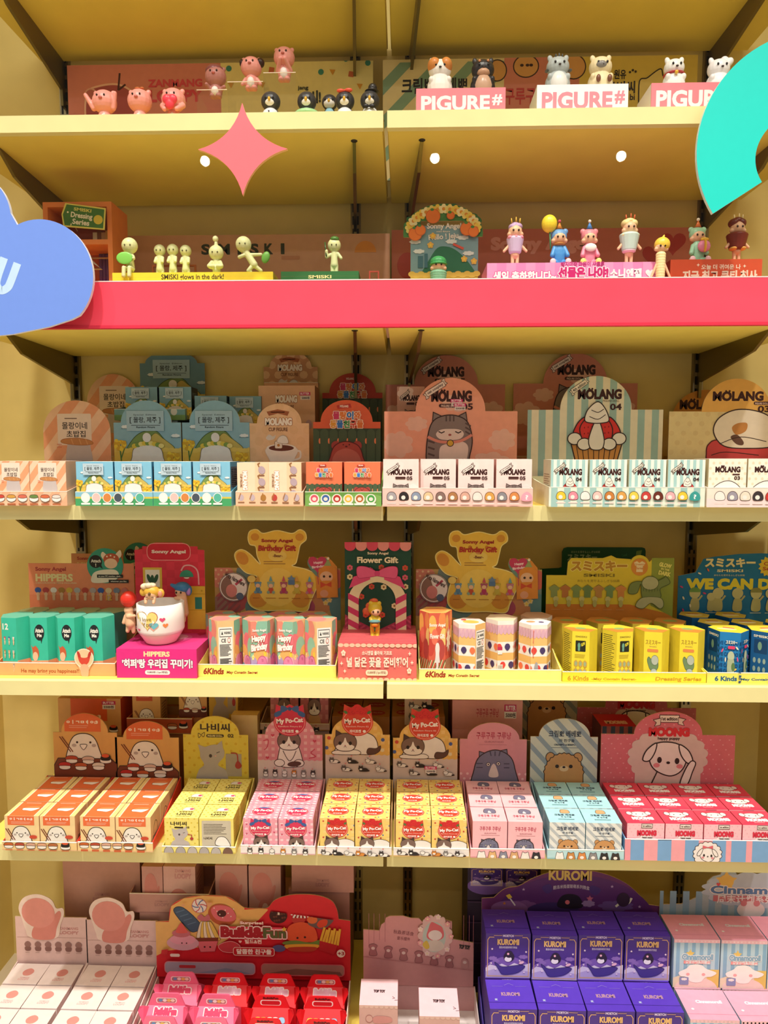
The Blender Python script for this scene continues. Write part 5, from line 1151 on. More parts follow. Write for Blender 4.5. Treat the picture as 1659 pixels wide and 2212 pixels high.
def mprint(A):
    A.k = 1
    for rr, c in ((1.08, 'c0705c'), (1.0, 'f1dc84')): A.p(c, heart(324, 1333, 40*rr, 44*rr))
    A.p('e9a08c', heart(336, 1348, 22, 20)); A.p('6fb8c4', heart(337, 1346, 19, 17)); A.p('e0507a', heart(354, 1332, 12, 11)); A.p('ef8a4a', heart(360, 1346, 11, 11)); A.p('e0507a', heart(307, 1358, 5, 6)); A.t('9a7a2c', 'I love', 309, 1326, 332, 1335, .0, -6); A.t('9a7a2c', 'You', 314, 1338, 332, 1348, .0, -6)
curved(mug, 'heart_print', mprint, (300, 1290, 400, 1400))
mb = MB(); mb.tube([(-w2*.98, 0.004, tp*.82), (-w2*1.3, .006, tp*.78), (-w2*1.42, .006, tp*.55), (-w2*1.25, .006, tp*.33), (-w2*.97, .004, tp*.36)], .0045, WH, 10); mb.build('handle', mug)
DG4 = 'doll figures around the mug and gift displays'
TAN = 'e3b48e'
def hang(px, py, Y, label, hoodname, hoodc, hood, r, bodypts, z, extra=()):
    head = [('s', (0, 0, 0), (r, r*.95, r*.9))]
    pts = [('body', TAN, head+bodypts), (hoodname, hoodc, hood)]+list(extra)
    return fig('toy_doll', label, 'toy figure', DG4, px, py, Y, z, pts, vox=1.1)
hang(278, 1318, YM-.006, 'doll with round red pompom head hanging on the mug handle', 'red_hood', 'd93428', [('s', (0, 24, 0), (17, 17.5, 16))], 10, [('c', (1, -8, 0), (4, -28, 2), 9, 11), ('c', (2, -12, 8), (16, -10, 10), 4.5, 3.5), ('c', (0, -30, 2), (-2, -44, 4), 6, 4.5), ('c', (8, -30, 2), (10, -46, 2), 6, 4.5), ('c', (-6, -12, 2), (-10, -26, 4), 4, 4)], zmb)
hang(327, 1284, YM-w2*.75, 'doll in yellow koala hood peeking over the mug rim', 'koala_hood', 'd9a840', [('s', (0, 5, -3), (17, 14, 14)), ('s', (-19, 4, -4), (8, 9, 5)), ('s', (19, 2, -4), (8, 10, 5))], 13, [('c', (-10, -8, 6), (-9, -16, 10), 4, 3.5), ('c', (8, -8, 6), (8, -16, 10), 4, 3.5)], zmb, [('curls', 'e9d3b2', [('s', (-14, 17, -2), (10, 7, 8)), ('s', (0, 19, -2), (10, 6, 8)), ('s', (-4, 20, 4), (8, 6, 6))]), ('ear_lining', 'd8907a', [('s', (19, 1, 1), (5, 7, 3))], 1), ('nose', '6a5030', [('s', (0, 3, 12), (3, 4, 4))], 1), ('eye', '3a2417', [('s', (-7, -4, 11.5), (3, .8, 1)), ('s', (7, -4, 11.5), (3, .8, 1))])])
hang(390, 1278, YM+w2*.9, 'doll in blue elephant hood leaning on back of the mug', 'elephant_hood', '3f7fb4', [('s', (3, 9, -2), (17, 12, 14)), ('s', (16, 2, -4), (8, 12, 6)), ('c', (-10, 12, 4), (-16, 16, 8), 5, 3.5)], 12, [('c', (4, -8, 0), (8, -46, 0), 9, 9), ('c', (2, -14, 8), (-8, -12, 10), 4, 3.5), ('c', (6, -44, 0), (6, -62, 2), 6, 5)], zmb, [('ear_lining', 'b48ad0', [('s', (17, 1, 0), (5, 9, 4))], 1), ('eye', '3a2417', [('s', (-6, 0, 10), (2, 2.4, 1.4)), ('s', (4, 0, 10.8), (2, 2.4, 1.4))])])
# ---- birthday bear trays
def bearcard(A):
    for x, y, rx, ry, c in ((478, 1245, 30, 26, 'd98a76'), (530, 1240, 18, 26, '7a8a84'), (500, 1300, 36, 26, 'b85a5a'), (560, 1312, 30, 24, '6a8a86'), (690, 1300, 30, 28, 'c98a5a'), (655, 1312, 26, 22, 'b0526a'), (715, 1275, 24, 34, '7a8f8a'), (725, 1250, 18, 22, 'd0695a'), (730, 1310, 18, 30, '5f8a8c'), (472, 1310, 22, 20, '9a7a6a')): A.e(c, x, y, rx, ry)
    A.stripes('9a5a5c', 470, 1285, 520, 1330, 5, 6, 45); A.dots('eac09a', 468, 1232, 500, 1262, 12, 2.6)
    for x, y in ((712, 1296), (722, 1282), (704, 1302)): A.flower('e8cf8a', x, y, 6)
def bearcut(A):
    A.b('efc850', [(537, 1162), (541, 1148), (556, 1144), (570, 1152), (600, 1146), (632, 1152), (648, 1144), (660, 1150), (662, 1165), (650, 1176), (646, 1190), (640, 1215), (632, 1222), (664, 1230), (700, 1250), (684, 1270), (670, 1300), (660, 1320), (620, 1318), (560, 1318), (535, 1300), (540, 1260), (556, 1246), (530, 1236), (512, 1215), (508, 1196), (522, 1187), (540, 1196), (562, 1218), (556, 1200), (553, 1180), (541, 1176)], 'f7ea9a', 2)
    A.e('d89a3a', 552, 1160, 9, 8); A.e('d89a3a', 648, 1160, 9, 8); A.e('d9983a', 524, 1206, 15, 12, 50); A.e('d9983a', 558, 1294, 20, 18, -20); A.e('d9983a', 648, 1294, 20, 18, 20); A.e('f2d66e', 600, 1200, 20, 12); A.e('f3d262', 600, 1268, 42, 42)
    A.e('c8862c', 582, 1179, 4); A.e('c8862c', 618, 1179, 4); A.e('d89a5a', 600, 1190, 6, 4)
    A.t('a8302c', 'Sonny Angel', 566, 1164, 633, 1173, .05); A.t('b83428', 'Birthday Gift', 559, 1178, 640, 1193, .05, shear=.12); A.t('7a2c24', '-Bear-', 590, 1197, 611, 1203, .02); A.lines('a06a3c', 570, 1210, 630, 1220, 2, 1.2)
    for i, (h, b) in enumerate((('6f9ab4', '5a86a8'), ('8fae9a', 'c8553a'), ('b05a72', 'b83c68'), ('c9b03c', 'c9b84a'), ('c07a8c', 'd9506a'))):
        x = 557+i*28; mini(A, x, 1264, 11, h, b, sit=True); A.p(('d9a24a', '6fa8b4', 'c95a6a')[i % 3], [(x-4, 1255), (x+4, 1255), (x, 1243)]); A.lines('b0702c', x-11, 1290, x+11, 1293, 1, 1.2)
    A.e('e9d070', 544, 1250, 9, 8, o='b8862c', ow=1); A.p('6f8aa8', star(630, 1250, 9, 5)); A.r('5a7aa0', 623, 1252, 637, 1262)
def bearfig(A):
    A.b('6a8f80', [(666, 1222), (668, 1206), (682, 1204), (690, 1212), (700, 1204), (708, 1212), (700, 1240), (686, 1246)]); A.p('c63f62', heart(686, 1219, 40, 38)); A.t('fbe6e8', 'Happy', 678, 1212, 698, 1219, .03, -8); A.t('fbe6e8', 'Birthday', 674, 1221, 702, 1228, .03, -8); A.l('b83a5a', [(686, 1236), (688, 1268)], 1.5)
    A.e('d98a34', 693, 1232, 5); A.e('d98a34', 722, 1230, 5); A.e('dd8f36', 708, 1240, 20, 19); A.e('e8ba92', 705, 1246, 14, 12); A.b('dd8f36', [(690, 1258), (708, 1254), (724, 1258), (728, 1282), (720, 1290), (690, 1290), (684, 1280)]); A.p('d0502c', [(692, 1256), (704, 1262), (716, 1256), (716, 1268), (704, 1264), (692, 1270)]); A.e('e0a07a', 700, 1282, 9, 8); A.e('3a2418', 700, 1245, 2.6); A.e('3a2418', 713, 1245, 2.6); A.p('9aa86a', [(700, 1222), (716, 1222), (709, 1206)]); A.e('f0e3c0', 709, 1206, 3)
def badge(A):
    A.e('f2ebe6', 504, 1268, 30, 30, o='5a3a34', ow=1.2); A.p('8f6f62', ell(504, 1268, 27, 27, 0, 20, 70, 250)); A.e('d98a86', 500, 1276, 12, 14); A.e('5a6a86', 518, 1288, 8); A.l('c8506a', [(510, 1262), (522, 1252)], 5)
    A.t('4a3430', 'Write Name Here!', 484, 1246, 532, 1256, .03, 28, arch=-0)
def beard(root, dx, dy, Y):
    f = lambda x0, y0, x1, fn, ofn, base, nm, dY, th=.002: header(root, nm, (x0+dx, y0+dy, x1+dx), Y-dY, TZ4, ofn, lambda A: A.use((0, 0, 1000, 1000), (dx, dy, 1000+dx, 1000+dy), fn), base)
    header(root, 'header_card', (465+dx, 1227+dy, 736+dx), Y, TZ4, rect_o(465+dx, 1227+dy, 736+dx), lambda A: A.use((0, 0, 1000, 2000), (dx, dy, 1000+dx, 2000+dy), bearcard), 'c4a060')
    def cut(nm, out, fn, base, dY):
        xs = [p[0]+dx for p in out]; ys = [p[1]+dy for p in out]; q = [(x+dx, y+dy) for x, y in out]
        mb = MB(); card_mesh(mb, Face(min(xs), min(ys), max(xs), max(ys), Y-dY), q, lambda A: A.use((0, 0, 1000, 2000), (dx, dy, 1000+dx, 2000+dy), fn), base, thick=.0015, org=Vector(root.location)); mb.build(nm, root)
    bo = spline([(537, 1162), (541, 1148), (556, 1144), (570, 1152), (600, 1146), (632, 1152), (648, 1144), (660, 1150), (662, 1165), (650, 1176), (646, 1190), (640, 1215), (632, 1222), (664, 1230), (700, 1250), (684, 1270), (670, 1300), (660, 1320), (620, 1318), (560, 1318), (535, 1300), (540, 1260), (556, 1246), (530, 1236), (512, 1215), (508, 1196), (522, 1187), (540, 1196), (562, 1218), (556, 1200), (553, 1180), (541, 1176)])
    cut('bear_cut_out', bo, bearcut, 'e3b73c', .004)
    cut('round_badge', ell(504, 1268, 31, 31), badge, 'f2ebe6', .007)
    cut('doll_cut_out', [(664, 1215), (668, 1203), (690, 1206), (706, 1202), (716, 1210), (728, 1224), (730, 1290), (684, 1292), (682, 1245)], bearfig, 'dd8f36', .007)
def kinds(x0, big=1):
    def f(A): A.t('9a3424', '6Kinds', x0, 1444+7*big, x0+44, 1458+7*big, .05, shear=.15); A.t('9a3424', 'May Conatin Secret', x0+50, 1450+7*big, x0+117, 1458+7*big, .03, shear=.15)
    return f
t = tray((427, 1436, 726), Y4, ZT4, .155, .06, 'yellow tray of balloon-print hexagonal boxes with waving bear card', 'doll gift displays on the fourth shelf', 'f1ec7a', 'e6dc80', kinds(440, 0))
beard(t, 0, 0, YH4)
def balloon(A, off=0, txt=True):
    rr = random.Random(off+5)
    for x, y, rx, ry, c in ((20, 28, 26, 30, 'ea8f7c'), (74, 20, 28, 28, '8fc0a8'), (88, 66, 24, 30, 'ef7a86'), (24, 78, 26, 30, '9ac8ac'), (60, 104, 30, 30, 'f0b46a'), (14, 132, 22, 28, 'b9a0c8'), (84, 134, 26, 30, 'f3a8c4'), (48, 150, 18, 20, '6fa8b8')): A.e(c, (x+off*37) % 110-4, y, rx*1.4, ry)
    A.flower('f4d24a', 84, 96, 9); A.flower('fbe9a0', 12, 106, 8); A.e('e88ab0', 66, 128, 30, 25, o='c8507f', ow=2); A.t('c8507f', 'TO', 62, 112, 74, 120, .03)
    if txt: A.t('fbf4ee', 'Sonny Angel', 10, 22, 92, 32, .05); A.t('fdf8f4', 'Happy', 6, 40, 90, 62, .07, -4, out='d0554a', ob=.06); A.t('fdf8f4', 'Birthday', 2, 66, 98, 90, .07, -4, out='d0554a', ob=.06)
def warn(A):
    A.r('f2f0ea', 8, 18, 92, 156); A.r('f2f0ea', 16, 24, 84, 46, 0, '2a2624', 2); A.p('2a2624', [(24, 40), (30, 29), (36, 40)]); A.t('2a2624', 'WARNING', 40, 31, 80, 39, .03); A.t('2a2624', 'CE', 24, 52, 52, 63, .02); A.e('f2f0ea', 70, 57, 8, 7, o='b8342c', ow=2); A.lines('3a3634', 14, 68, 86, 104, 9, 1.8); A.lines('3a3634', 14, 110, 86, 150, 10, 2.4)
R2 = .0362
h4 = hh(1344, 560, Y4)
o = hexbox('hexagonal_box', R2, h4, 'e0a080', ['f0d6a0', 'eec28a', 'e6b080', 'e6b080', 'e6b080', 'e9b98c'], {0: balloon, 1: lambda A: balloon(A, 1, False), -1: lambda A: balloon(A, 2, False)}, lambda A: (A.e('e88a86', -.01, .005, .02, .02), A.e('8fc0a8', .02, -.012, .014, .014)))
o2 = hexbox('hexagonal_box', R2, h4, 'e0a080', 'eec28a', {0: warn, -1: lambda A: balloon(A, 1, False), 1: lambda A: balloon(A, 2, False)}, lambda A: (A.e('e88a86', -.01, .005, .02, .02), A.e('8fc0a8', .02, -.012, .014, .014)))
yq = Y4+.006+R2*.87
hexrow(o, (560, 627), 1400, yq, ['left of two balloon-print boxes facing front with happy birthday lettering', 'right of two balloon-print boxes facing front with happy birthday lettering'], BX, rz=(12, -10))
hexrow(o2, (488, 694), 1400, yq, ['balloon-print box showing white warning label, left end of bear tray', 'balloon-print box showing white warning label, right end of bear tray'], BX, rz=(14, 18))
o = hexbox('hexagonal_box', R2, hh(1328, 560, Y4+.09), 'cf9068', ['d8b07a', 'cf9f70'], {0: lambda A: balloon(A, 1, False), -1: lambda A: balloon(A, 2, False)}, lambda A: (A.e('c8707a', -.012, .005, .018, .018), A.e('8fae98', .016, -.008, .014, .014), A.e('e0b060', 0, .02, .01, .008)))
hexrow(o, (478, 546, 612, 676), 1360, Y4+.004+R2*2.7, ['rear-row balloon-print box, %s in front of first bear card' % ordn(i, 4) for i in range(4)], BX)
# ---- flower gift display
def flowfront(A):
    for k in range(14): A.e('f7c6a8', 736+12.4*k, 1393, 6, 3); A.e('f7c6a8', 736+12.4*k, 1447, 6, 3.5)
    A.t('fbe9d2', '소니엔젤 플라워 기프트', 782, 1401, 847, 1408, .03); A.t('fbe9d2', '널 닮은 꽃을 준비했어', 749, 1411, 881, 1427, .04); A.r('f8dfc0', 790, 1431, 838, 1440, 5); A.t('8a3a2c', '10,800원 (1pc/랜덤)', 794, 1433, 834, 1438, .02)
    for x, y in ((742, 1405), (884, 1432)): A.flower('fbe3c8', x, y, 5, 'f0b0a0')
    for x, y in ((738, 1421), (745, 1433), (885, 1405), (890, 1419)): A.p('fbe9d2', star(x, y, 4, 1.3, 4))
zfb = zat(1390, 815, Y4-.012); Ff = Face(730, 1390, 900, 1448, Y4-.012)
root = empty('flower_display', (Ff.base.x, Y4-.012, ZT4), 'coral box display with dark green arched flower backing card', 'product display')
mb = MB(); carton(mb, Ff.w, zfb-ZT4, .16, ('e4706a', 'd96a68', 'c2524e'), flowfront, lambda A: A.stripes('c8505a', 0, 0, 100, 100, 4, 4, 90), frF=(730, 1390, 900, 1448)); mb.build('base_box', root)
def flowcard(A):
    A.p('a83a54', [(745, 1330), (815, 1365), (888, 1330), (888, 1400), (745, 1400)]); A.stripes('c8506a', 745, 1320, 888, 1400, 4, 5, 55, clip=[[(745, 1333), (815, 1368), (745, 1400)]]); A.stripes('c8506a', 745, 1320, 888, 1400, 4, 5, -55, clip=[[(888, 1333), (815, 1368), (888, 1400)]])
    for x, y, c in ((756, 1227, 'e0637a'), (824, 1226, 'd2503a'), (875, 1227, 'd2503a'), (875, 1248, 'e0637a'), (756, 1247, 'e9d9a0'), (876, 1268, 'e9d9a0'), (803, 1268, 'd2503a'), (829, 1269, 'e9d9a0'), (781, 1290, 'd2503a'), (852, 1310, 'e9d9a0'), (826, 1330, 'd2503a'), (800, 1232, 'e0637a'), (790, 1330, 'd2503a')): A.flower(c, x, y, 6.5, '8a5a1c', 6)
    for i in range(6): A.p(('e0506a', 'ee9a94')[i % 2], [(745+i*23.8, 1171), (745+(i+1)*23.8, 1171)]+ell(745+(i+.5)*23.8, 1180, 11.9, 10, 0, 10, 0, 180))
    A.t('f0dfc0', 'Sonny Angel', 794, 1192, 839, 1199, .03); A.t('f3e3bc', 'Flower Gift', 772, 1203, 860, 1216, .05)
    arc = ell(815, 1300, 63, 55, 0, 20, 180, 360); inn = ell(815, 1300, 40, 42, 0, 20, 360, 180)
    A.p('efe0b0', [(752, 1378)]+arc+[(878, 1378), (855, 1378)]+inn+[(775, 1378)])
    for k in range(4):
        y = 1282+k*28
        A.p('d0406a', [(752, y), (775, y+12), (775, y+26), (752, y+13)]); A.p('d0406a', [(878, y), (855, y+12), (855, y+26), (878, y+13)])
    A.p('e0507c', [(754, 1272), (764, 1246), (800, 1236), (800, 1252), (776, 1262)]); A.p('e0507c', [(876, 1272), (864, 1246), (830, 1236), (830, 1252), (854, 1262)])
    A.b('e8608a', [(772, 1226), (790, 1224), (812, 1234), (812, 1244), (790, 1248), (774, 1248)], 'b8305c', 1); A.b('e8608a', [(858, 1226), (840, 1224), (818, 1234), (818, 1244), (840, 1248), (856, 1248)], 'b8305c', 1); A.e('d8487a', 815, 1239, 6, 6)
header(root, 'backing_card', (745, 1171, 888), Y4+.11, zfb, rect_o(745, 1171, 888), flowcard, '1f4a38')
fig('toy_doll', 'lion-hooded yellow doll holding flowers before green arch card', 'toy figure', DG4, 810, 1318, Y4+.06, zfb, [
 ('body', 'cfa92c', [('c', (0, -14, 0), (0, -36, 0), 9, 11), ('c', (-5, -38, 0), (-5, 'F', 0), 6, 5), ('c', (5, -38, 0), (5, 'F', 0), 6, 5), ('c', (-9, -18, 2), (-5, -28, 10), 4.5, 4), ('c', (9, -18, 2), (6, -28, 10), 4.5, 4), ('s', (0, 3, -2), (15.5, 15, 14)), ('s', (-9, 15, 0), (5, 5, 3)), ('s', (9, 15, 0), (5, 5, 3)), ('s', (-5, 'F', 3), (5, 3, 7)), ('s', (5, 'F', 3), (5, 3, 7))]),
 ('mane', 'cf5a34', [('s', (-13+9*math.sin(k), 2+15*math.cos(k*.8-1.2), -8), (8, 8, 5)) for k in range(5)]+[('s', (-2, 19, -6), (9, 6, 5)), ('s', (-14, -6, -7), (6, 8, 5))]),
 ('face', 'e9b890', [('s', (2, -2, 5), (11, 9.5, 9))], 1), ('eye', '3a2417', [('s', (-3, -1, 13), (2, 2.6, 1.4)), ('s', (7, -1, 13), (2, 2.6, 1.4))]),
 ('bouquet', '5f8f8a', [('s', (0, -22, 12), (13, 4, 6))], 1), ('flower_pot', 'e08a2c', [('s', (0, -29, 12), (8, 5, 5))], 1), ('stem', '3f6a3c', [('c', (0, -34, 12), (0, -44, 12), 1.6, 1.4)], 1)], vox=1.1)
# ---- second bear tray with cake boxes
t = tray((905, 1446, 1213), Y4-.005, ZT4, .155, .07, 'yellow tray with second waving bear card and cake-print boxes', 'doll gift displays on the fourth shelf', 'f0ea8c', 'ece2a0', kinds(919, 1))
beard(t, 433, 3, YH4)
def cake(A, off=0):
    for y0, y1, c in ((0, 12, 'f6efe6'), (12, 36, 'e9bfc4'), (36, 62, 'f0c27a'), (62, 94, 'f5eee8'), (94, 116, 'efbd70'), (116, 146, 'f5eee8'), (146, 160, 'efbd70')): A.r(c, 0, y0, 100, y1)
    for k in range(5): A.b('dcaec0', [(k*24-12, 34), (k*24-4, 18), (k*24+8, 14), (k*24+12, 30), (k*24, 40)])
    for y, sft in ((78, 0), (131, 24)):
        for i, c in enumerate(('e04a44', '4a3a6a', 'ef7a50')):
            x = (off+sft+i*52) % 156-20
            A.b(c, [(x, y+10), (x-17, y), (x-9, y-10), (x+9, y-10), (x+17, y)])
def vtext(A): cake(A, 40); A.t('e0705c', 'Sonny Angel', -26, 52, 56, 60, .03, 90); A.b('a9a7a8', [(26, 160), (22, 130), (30, 112), (42, 114), (46, 132), (42, 160)])
hc = hh(1350, 1015, Y4)
o = hexbox('hexagonal_box', R2, hc, 'f4dfd6', 'f0c27a', {0: lambda A: cake(A, 0), 1: warn, -1: lambda A: cake(A, 20)}, lambda A: (A.e('e8b85a', .004, .004, .018, .014), A.e('e04a44', -.014, -.01, .006, .006)))
hexrow(o, (1013,), 1400, Y4+.002+R2*.87, ['cake-print hexagonal box with white warning label, left of three'], BX, rz=(-14,))
o = hexbox('hexagonal_box', R2, hh(1342, 1085, Y4+.02), 'e8d0b0', 'f0c27a', {0: lambda A: (cake(A, 30), A.r('c0305a', 2, 76, 30, 86), A.r('f4efe8', 2, 86, 30, 98), A.r('f4efe8', 4, 128, 34, 146), A.stripes('3a3434', 6, 130, 32, 144, 1.5, 2)), -1: lambda A: cake(A, 5), 1: lambda A: cake(A, 60)})
hexrow(o, (1083,), 1400, Y4+.024+R2*.87, ['cake-print hexagonal box set slightly back, middle of three'], BX, rz=(8,))
o = hexbox('hexagonal_box', R2, hc, 'f6efe6', 'f0c27a', {0: vtext, -1: lambda A: cake(A, 70), 1: lambda A: cake(A, 10)}, lambda A: (A.e('ef9a6a', -.01, 0, .01, .008), A.e('5a4a7a', .012, .006, .006, .006)))
hexrow(o, (1155,), 1400, Y4+.002+R2*.87, ['cake-print hexagonal box with sideways red lettering, right of three'], BX, rz=(6,))
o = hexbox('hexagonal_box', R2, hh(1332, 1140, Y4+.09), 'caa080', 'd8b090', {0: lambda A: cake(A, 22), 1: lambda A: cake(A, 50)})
hexrow(o, (1158,), 1380, Y4+.006+R2*2.75, ['rear cake-print box behind the sideways lettered one'], BX)
def fgift(A, side=0):
    A.r('d9604a', 0, 0, 100, 160)
    for x, y, r, c in ((20, 30, 24, 'efb25a'), (80, 20, 22, 'e88a50'), (90, 60, 22, 'f0c878'), (10, 84, 24, 'c9483c'), (70, 92, 26, 'b84a44'), (34, 60, 20, 'e8755c')): A.e(c, x, y, r)
    A.stripes('6a6a3c', 0, 118, 100, 160, 9, 8, 40); A.stripes('efe2b0', 0, 118, 100, 160, 4, 13, 40)
def fgf(A):
    fgift(A); A.t('fbf0e2', 'Sonny Angel', 2, 26, 98, 36, .06); A.t('fbf0e2', 'Flower Gift', 6, 52, 94, 64, .05); A.b('e8e2dc', [(38, 88), (44, 76), (58, 76), (64, 88), (62, 104), (66, 124), (58, 126), (56, 148), (46, 148), (44, 126), (36, 124), (40, 104)]); A.p('e06a80', [(14, 140), (50, 148), (86, 140), (86, 158), (50, 150), (14, 158)])
o = hexbox('hexagonal_box', R2, hh(1322, 940, Y4+.02), 'e0b060', 'd9604a', {0: fgf, -1: fgift, 1: lambda A: (fgift(A), A.p('f1e4c8', star(40, 70, 34, 20, 9)))}, lambda A: A.e('e8904a', 0, 0, .024, .02))
hexrow(o, (941,), 1380, Y4+.010+R2*.87, ['orange floral hexagonal gift box standing alone left in second bear tray'], BX, rz=(4,))
# ---- yellow dressing trays
def dress(A):
    A.p('cf7f2a', [(1179, 1308), (1360, 1308), (1453, 1330), (1453, 1400), (1179, 1400)]); A.p('8f9c3c', [(1405, 1205), (1453, 1205), (1453, 1335), (1405, 1310)])
    A.t('b98a2a', 'スミスキー', 1232, 1212, 1352, 1234, .07, out='efe07a', ob=.05); A.t('8a7a24', 'SMISKI', 1259, 1240, 1326, 1247, .04); A.t('a89432', 'あなたを見守るふしぎな妖精', 1246, 1253, 1337, 1259, .0)
    A.e('d98f38', 1379, 1225, 18, 19); A.p('ecd9a8', [(1367, 1215), (1373, 1212), (1378, 1216), (1384, 1212), (1391, 1216), (1388, 1222), (1386, 1222), (1386, 1236), (1372, 1236), (1372, 1222), (1369, 1222)]); A.t('c87f30', 'Dressing', 1369, 1217, 1389, 1222, .02); A.t('c87f30', 'Series', 1372, 1225, 1386, 1230, .02)
    for tx, x, y, w in (('GLOW', 1434, 1221, 26), ('IN THE', 1434, 1230, 18), ('DARK', 1433, 1239, 26)): A.t('e9e27a', tx, x-w/2, y-(4.5 if w > 20 else 2), x+w/2, y+(4.5 if w > 20 else 2), .07, 12)
    for i, c in enumerate(('8a9a58', 'b9773c', '7f9654', '6f8a50', 'b98a48', '75945a', 'cf8a44')):
        x = 1196+i*24; A.p(c, [(x-12, 1272), (x-4, 1266), (x+4, 1266), (x+12, 1272), (x+9, 1278), (x+7, 1276), (x+7, 1293), (x-7, 1293), (x-7, 1276), (x-9, 1278)]); A.l('8a7a34', [(x-6, 1268), (x, 1264), (x+6, 1268)], 1)
    for i in range(6):
        x = 1200+i*28; A.e('c9c47a', x, 1296, 6); A.e('b4b066', x, 1306, 4.5, 8); A.lines('d9a060', x-10, 1318, x+10, 1321, 1, 1)
    A.b('7a8a4c', [(1382, 1262), (1374, 1282), (1356, 1282), (1360, 1262), (1378, 1256), (1400, 1262), (1428, 1250), (1436, 1246), (1444, 1260), (1424, 1272), (1424, 1292), (1388, 1294)], '4a5a2c', 1.4); A.e('b5b78a', 1402, 1260, 18, 15, o='4a5a2c', ow=1.2); A.b('b5b78a', [(1386, 1292), (1424, 1292), (1432, 1308), (1424, 1316), (1405, 1304), (1388, 1316), (1372, 1310)], '5a6a38', 1.2)
    for k in range(6): A.l('5a6a38', [(1388+k*6, 1274+abs(k-2.5)*-1.2), (1388+k*6, 1280-abs(k-2.5)*1.2)], 1.2)
sh = lambda yb: ([(1179, yb), (1179, 1244), (1223, 1244), (1225, 1215), (1232, 1206), (1300, 1206), (1318, 1200), (1330, 1206), (1360, 1208)]+ell(1379, 1222, 22, 23, 0, 14, 205, 340)+[(1405, 1209), (1453, 1211), (1453, yb)], [rrect(1179, 1195, 1453, yb)])
t = tray((1215, 1452, 1525), Y4-.01, ZT4, .155, .055, 'bright yellow tray of yellow hexagonal boxes with clothes-rail card', 'doll gift displays on the fourth shelf', 'eedf3c', 'dccb40', lambda A: (A.t('c89a2c', '6 Kinds', 1226, 1461, 1272, 1472, .04), A.t('c89a2c', '-May Contain Secret-', 1278, 1465, 1375, 1472, .03, shear=.1), A.t('c89a2c', 'Dressing Series', 1416, 1462, 1515, 1473, .04, shear=.15)))
header(t, 'header_card', (1179, 1199, 1453), YH4, TZ4, sh, dress, 'dcc636')
def ysil(A):
    A.t('b08a2c', 'スミスキー', 8, 26, 92, 42, .04); A.t('c9a84a', 'SMISKI', 30, 46, 70, 50, .03); A.r('e0894a', 18, 56, 80, 66, 5); A.b('6f8a64', [(20, 92), (28, 82), (44, 90), (60, 84), (78, 92), (82, 112), (70, 124), (40, 124), (26, 108)], '4a5f40', 1.5); A.e('b4bcae', 62, 92, 20, 16, o='5a6a58', ow=1.2); A.b('b4bcae', [(44, 124), (72, 124), (72, 160), (46, 160)], '5a6a58', 1.2)
def yinfo(A):
    A.t('a8902c', 'SMISKI', 18, 14, 84, 20, .03); A.r('23261c', 20, 30, 78, 66, 3); A.e('6aa08a', 40, 46, 8, 9); A.r('6aa08a', 34, 52, 46, 64, 3); A.t('e8d93c', 'GLOW', 52, 36, 74, 46, .06, -18); A.lines('b89a30', 16, 74, 84, 88, 3, 1.4)
    for i in range(3):
        for j in range(2): A.p('c9a050', ell(24+i*26, 106+j*26, 13, 12, 30, 6)); A.e('9ab08a', 24+i*26, 106+j*26, 7)
def ytxt(A): A.lines('5a5624', 8, 12, 92, 150, 22, 2.2)
def yside(A): A.l('c9b848', [(55, 30), (55, 100)], 1)
hy = hh(1366, 1340, Y4-.01)
ytop = lambda A: (A.p('e08a3a', [(-.036, -.004), (.036, .006), (.036, .04), (-.036, .04)]), A.e('8fae6a', 0, .004, .012, .008), A.p('9fb84c', [(.0, -.04), (.036, -.04), (.036, -.01)]))
Yy = Y4-.006+R2*.87
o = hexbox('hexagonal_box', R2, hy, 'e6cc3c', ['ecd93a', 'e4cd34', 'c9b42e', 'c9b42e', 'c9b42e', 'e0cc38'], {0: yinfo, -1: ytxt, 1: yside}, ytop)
hexrow(o, (1253, 1334), 1400, Yy, ['left of two yellow hexagonal boxes with black glow picture', 'right of two yellow hexagonal boxes with black glow picture'], BX, rz=(-12, 10))
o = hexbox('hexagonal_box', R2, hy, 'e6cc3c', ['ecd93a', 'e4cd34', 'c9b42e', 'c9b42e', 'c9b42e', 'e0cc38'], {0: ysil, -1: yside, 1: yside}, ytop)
hexrow(o, (1407, 1483), 1400, Yy, ['left of two yellow hexagonal boxes with green-sweater print', 'right of two yellow hexagonal boxes with green-sweater print'], BX, rz=(-14, -14))
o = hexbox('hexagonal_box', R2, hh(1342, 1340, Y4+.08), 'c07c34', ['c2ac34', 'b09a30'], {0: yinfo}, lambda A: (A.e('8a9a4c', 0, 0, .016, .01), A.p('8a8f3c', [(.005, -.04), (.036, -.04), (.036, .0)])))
hexrow(o, (1224, 1300, 1373, 1446), 1380, Y4-.01+R2*2.68, ['second-row yellow hexagonal box, %s behind front yellow boxes' % ordn(i, 4) for i in range(4)], BX)
g = tray((1220, 1420, 1400), 1.76, ZT4, .08, .05, 'rear dark green display card behind yellow clothes-rail card', 'doll gift displays on the fourth shelf', '2c5a3a', '2c5a3a', None)
def grn(A): A.t('b8c49a', 'あなたを見守るふしぎな妖精', 1232, 1190, 1294, 1195, .0); A.t('9ab48a', 'スミスキー', 1224, 1197, 1288, 1212, .05); A.t('3f8a5a', 'Good', 1340, 1196, 1352, 1202, .02, -12); A.p('7a9a4c', [(1372, 1190), (1384, 1188), (1380, 1206), (1370, 1206)])
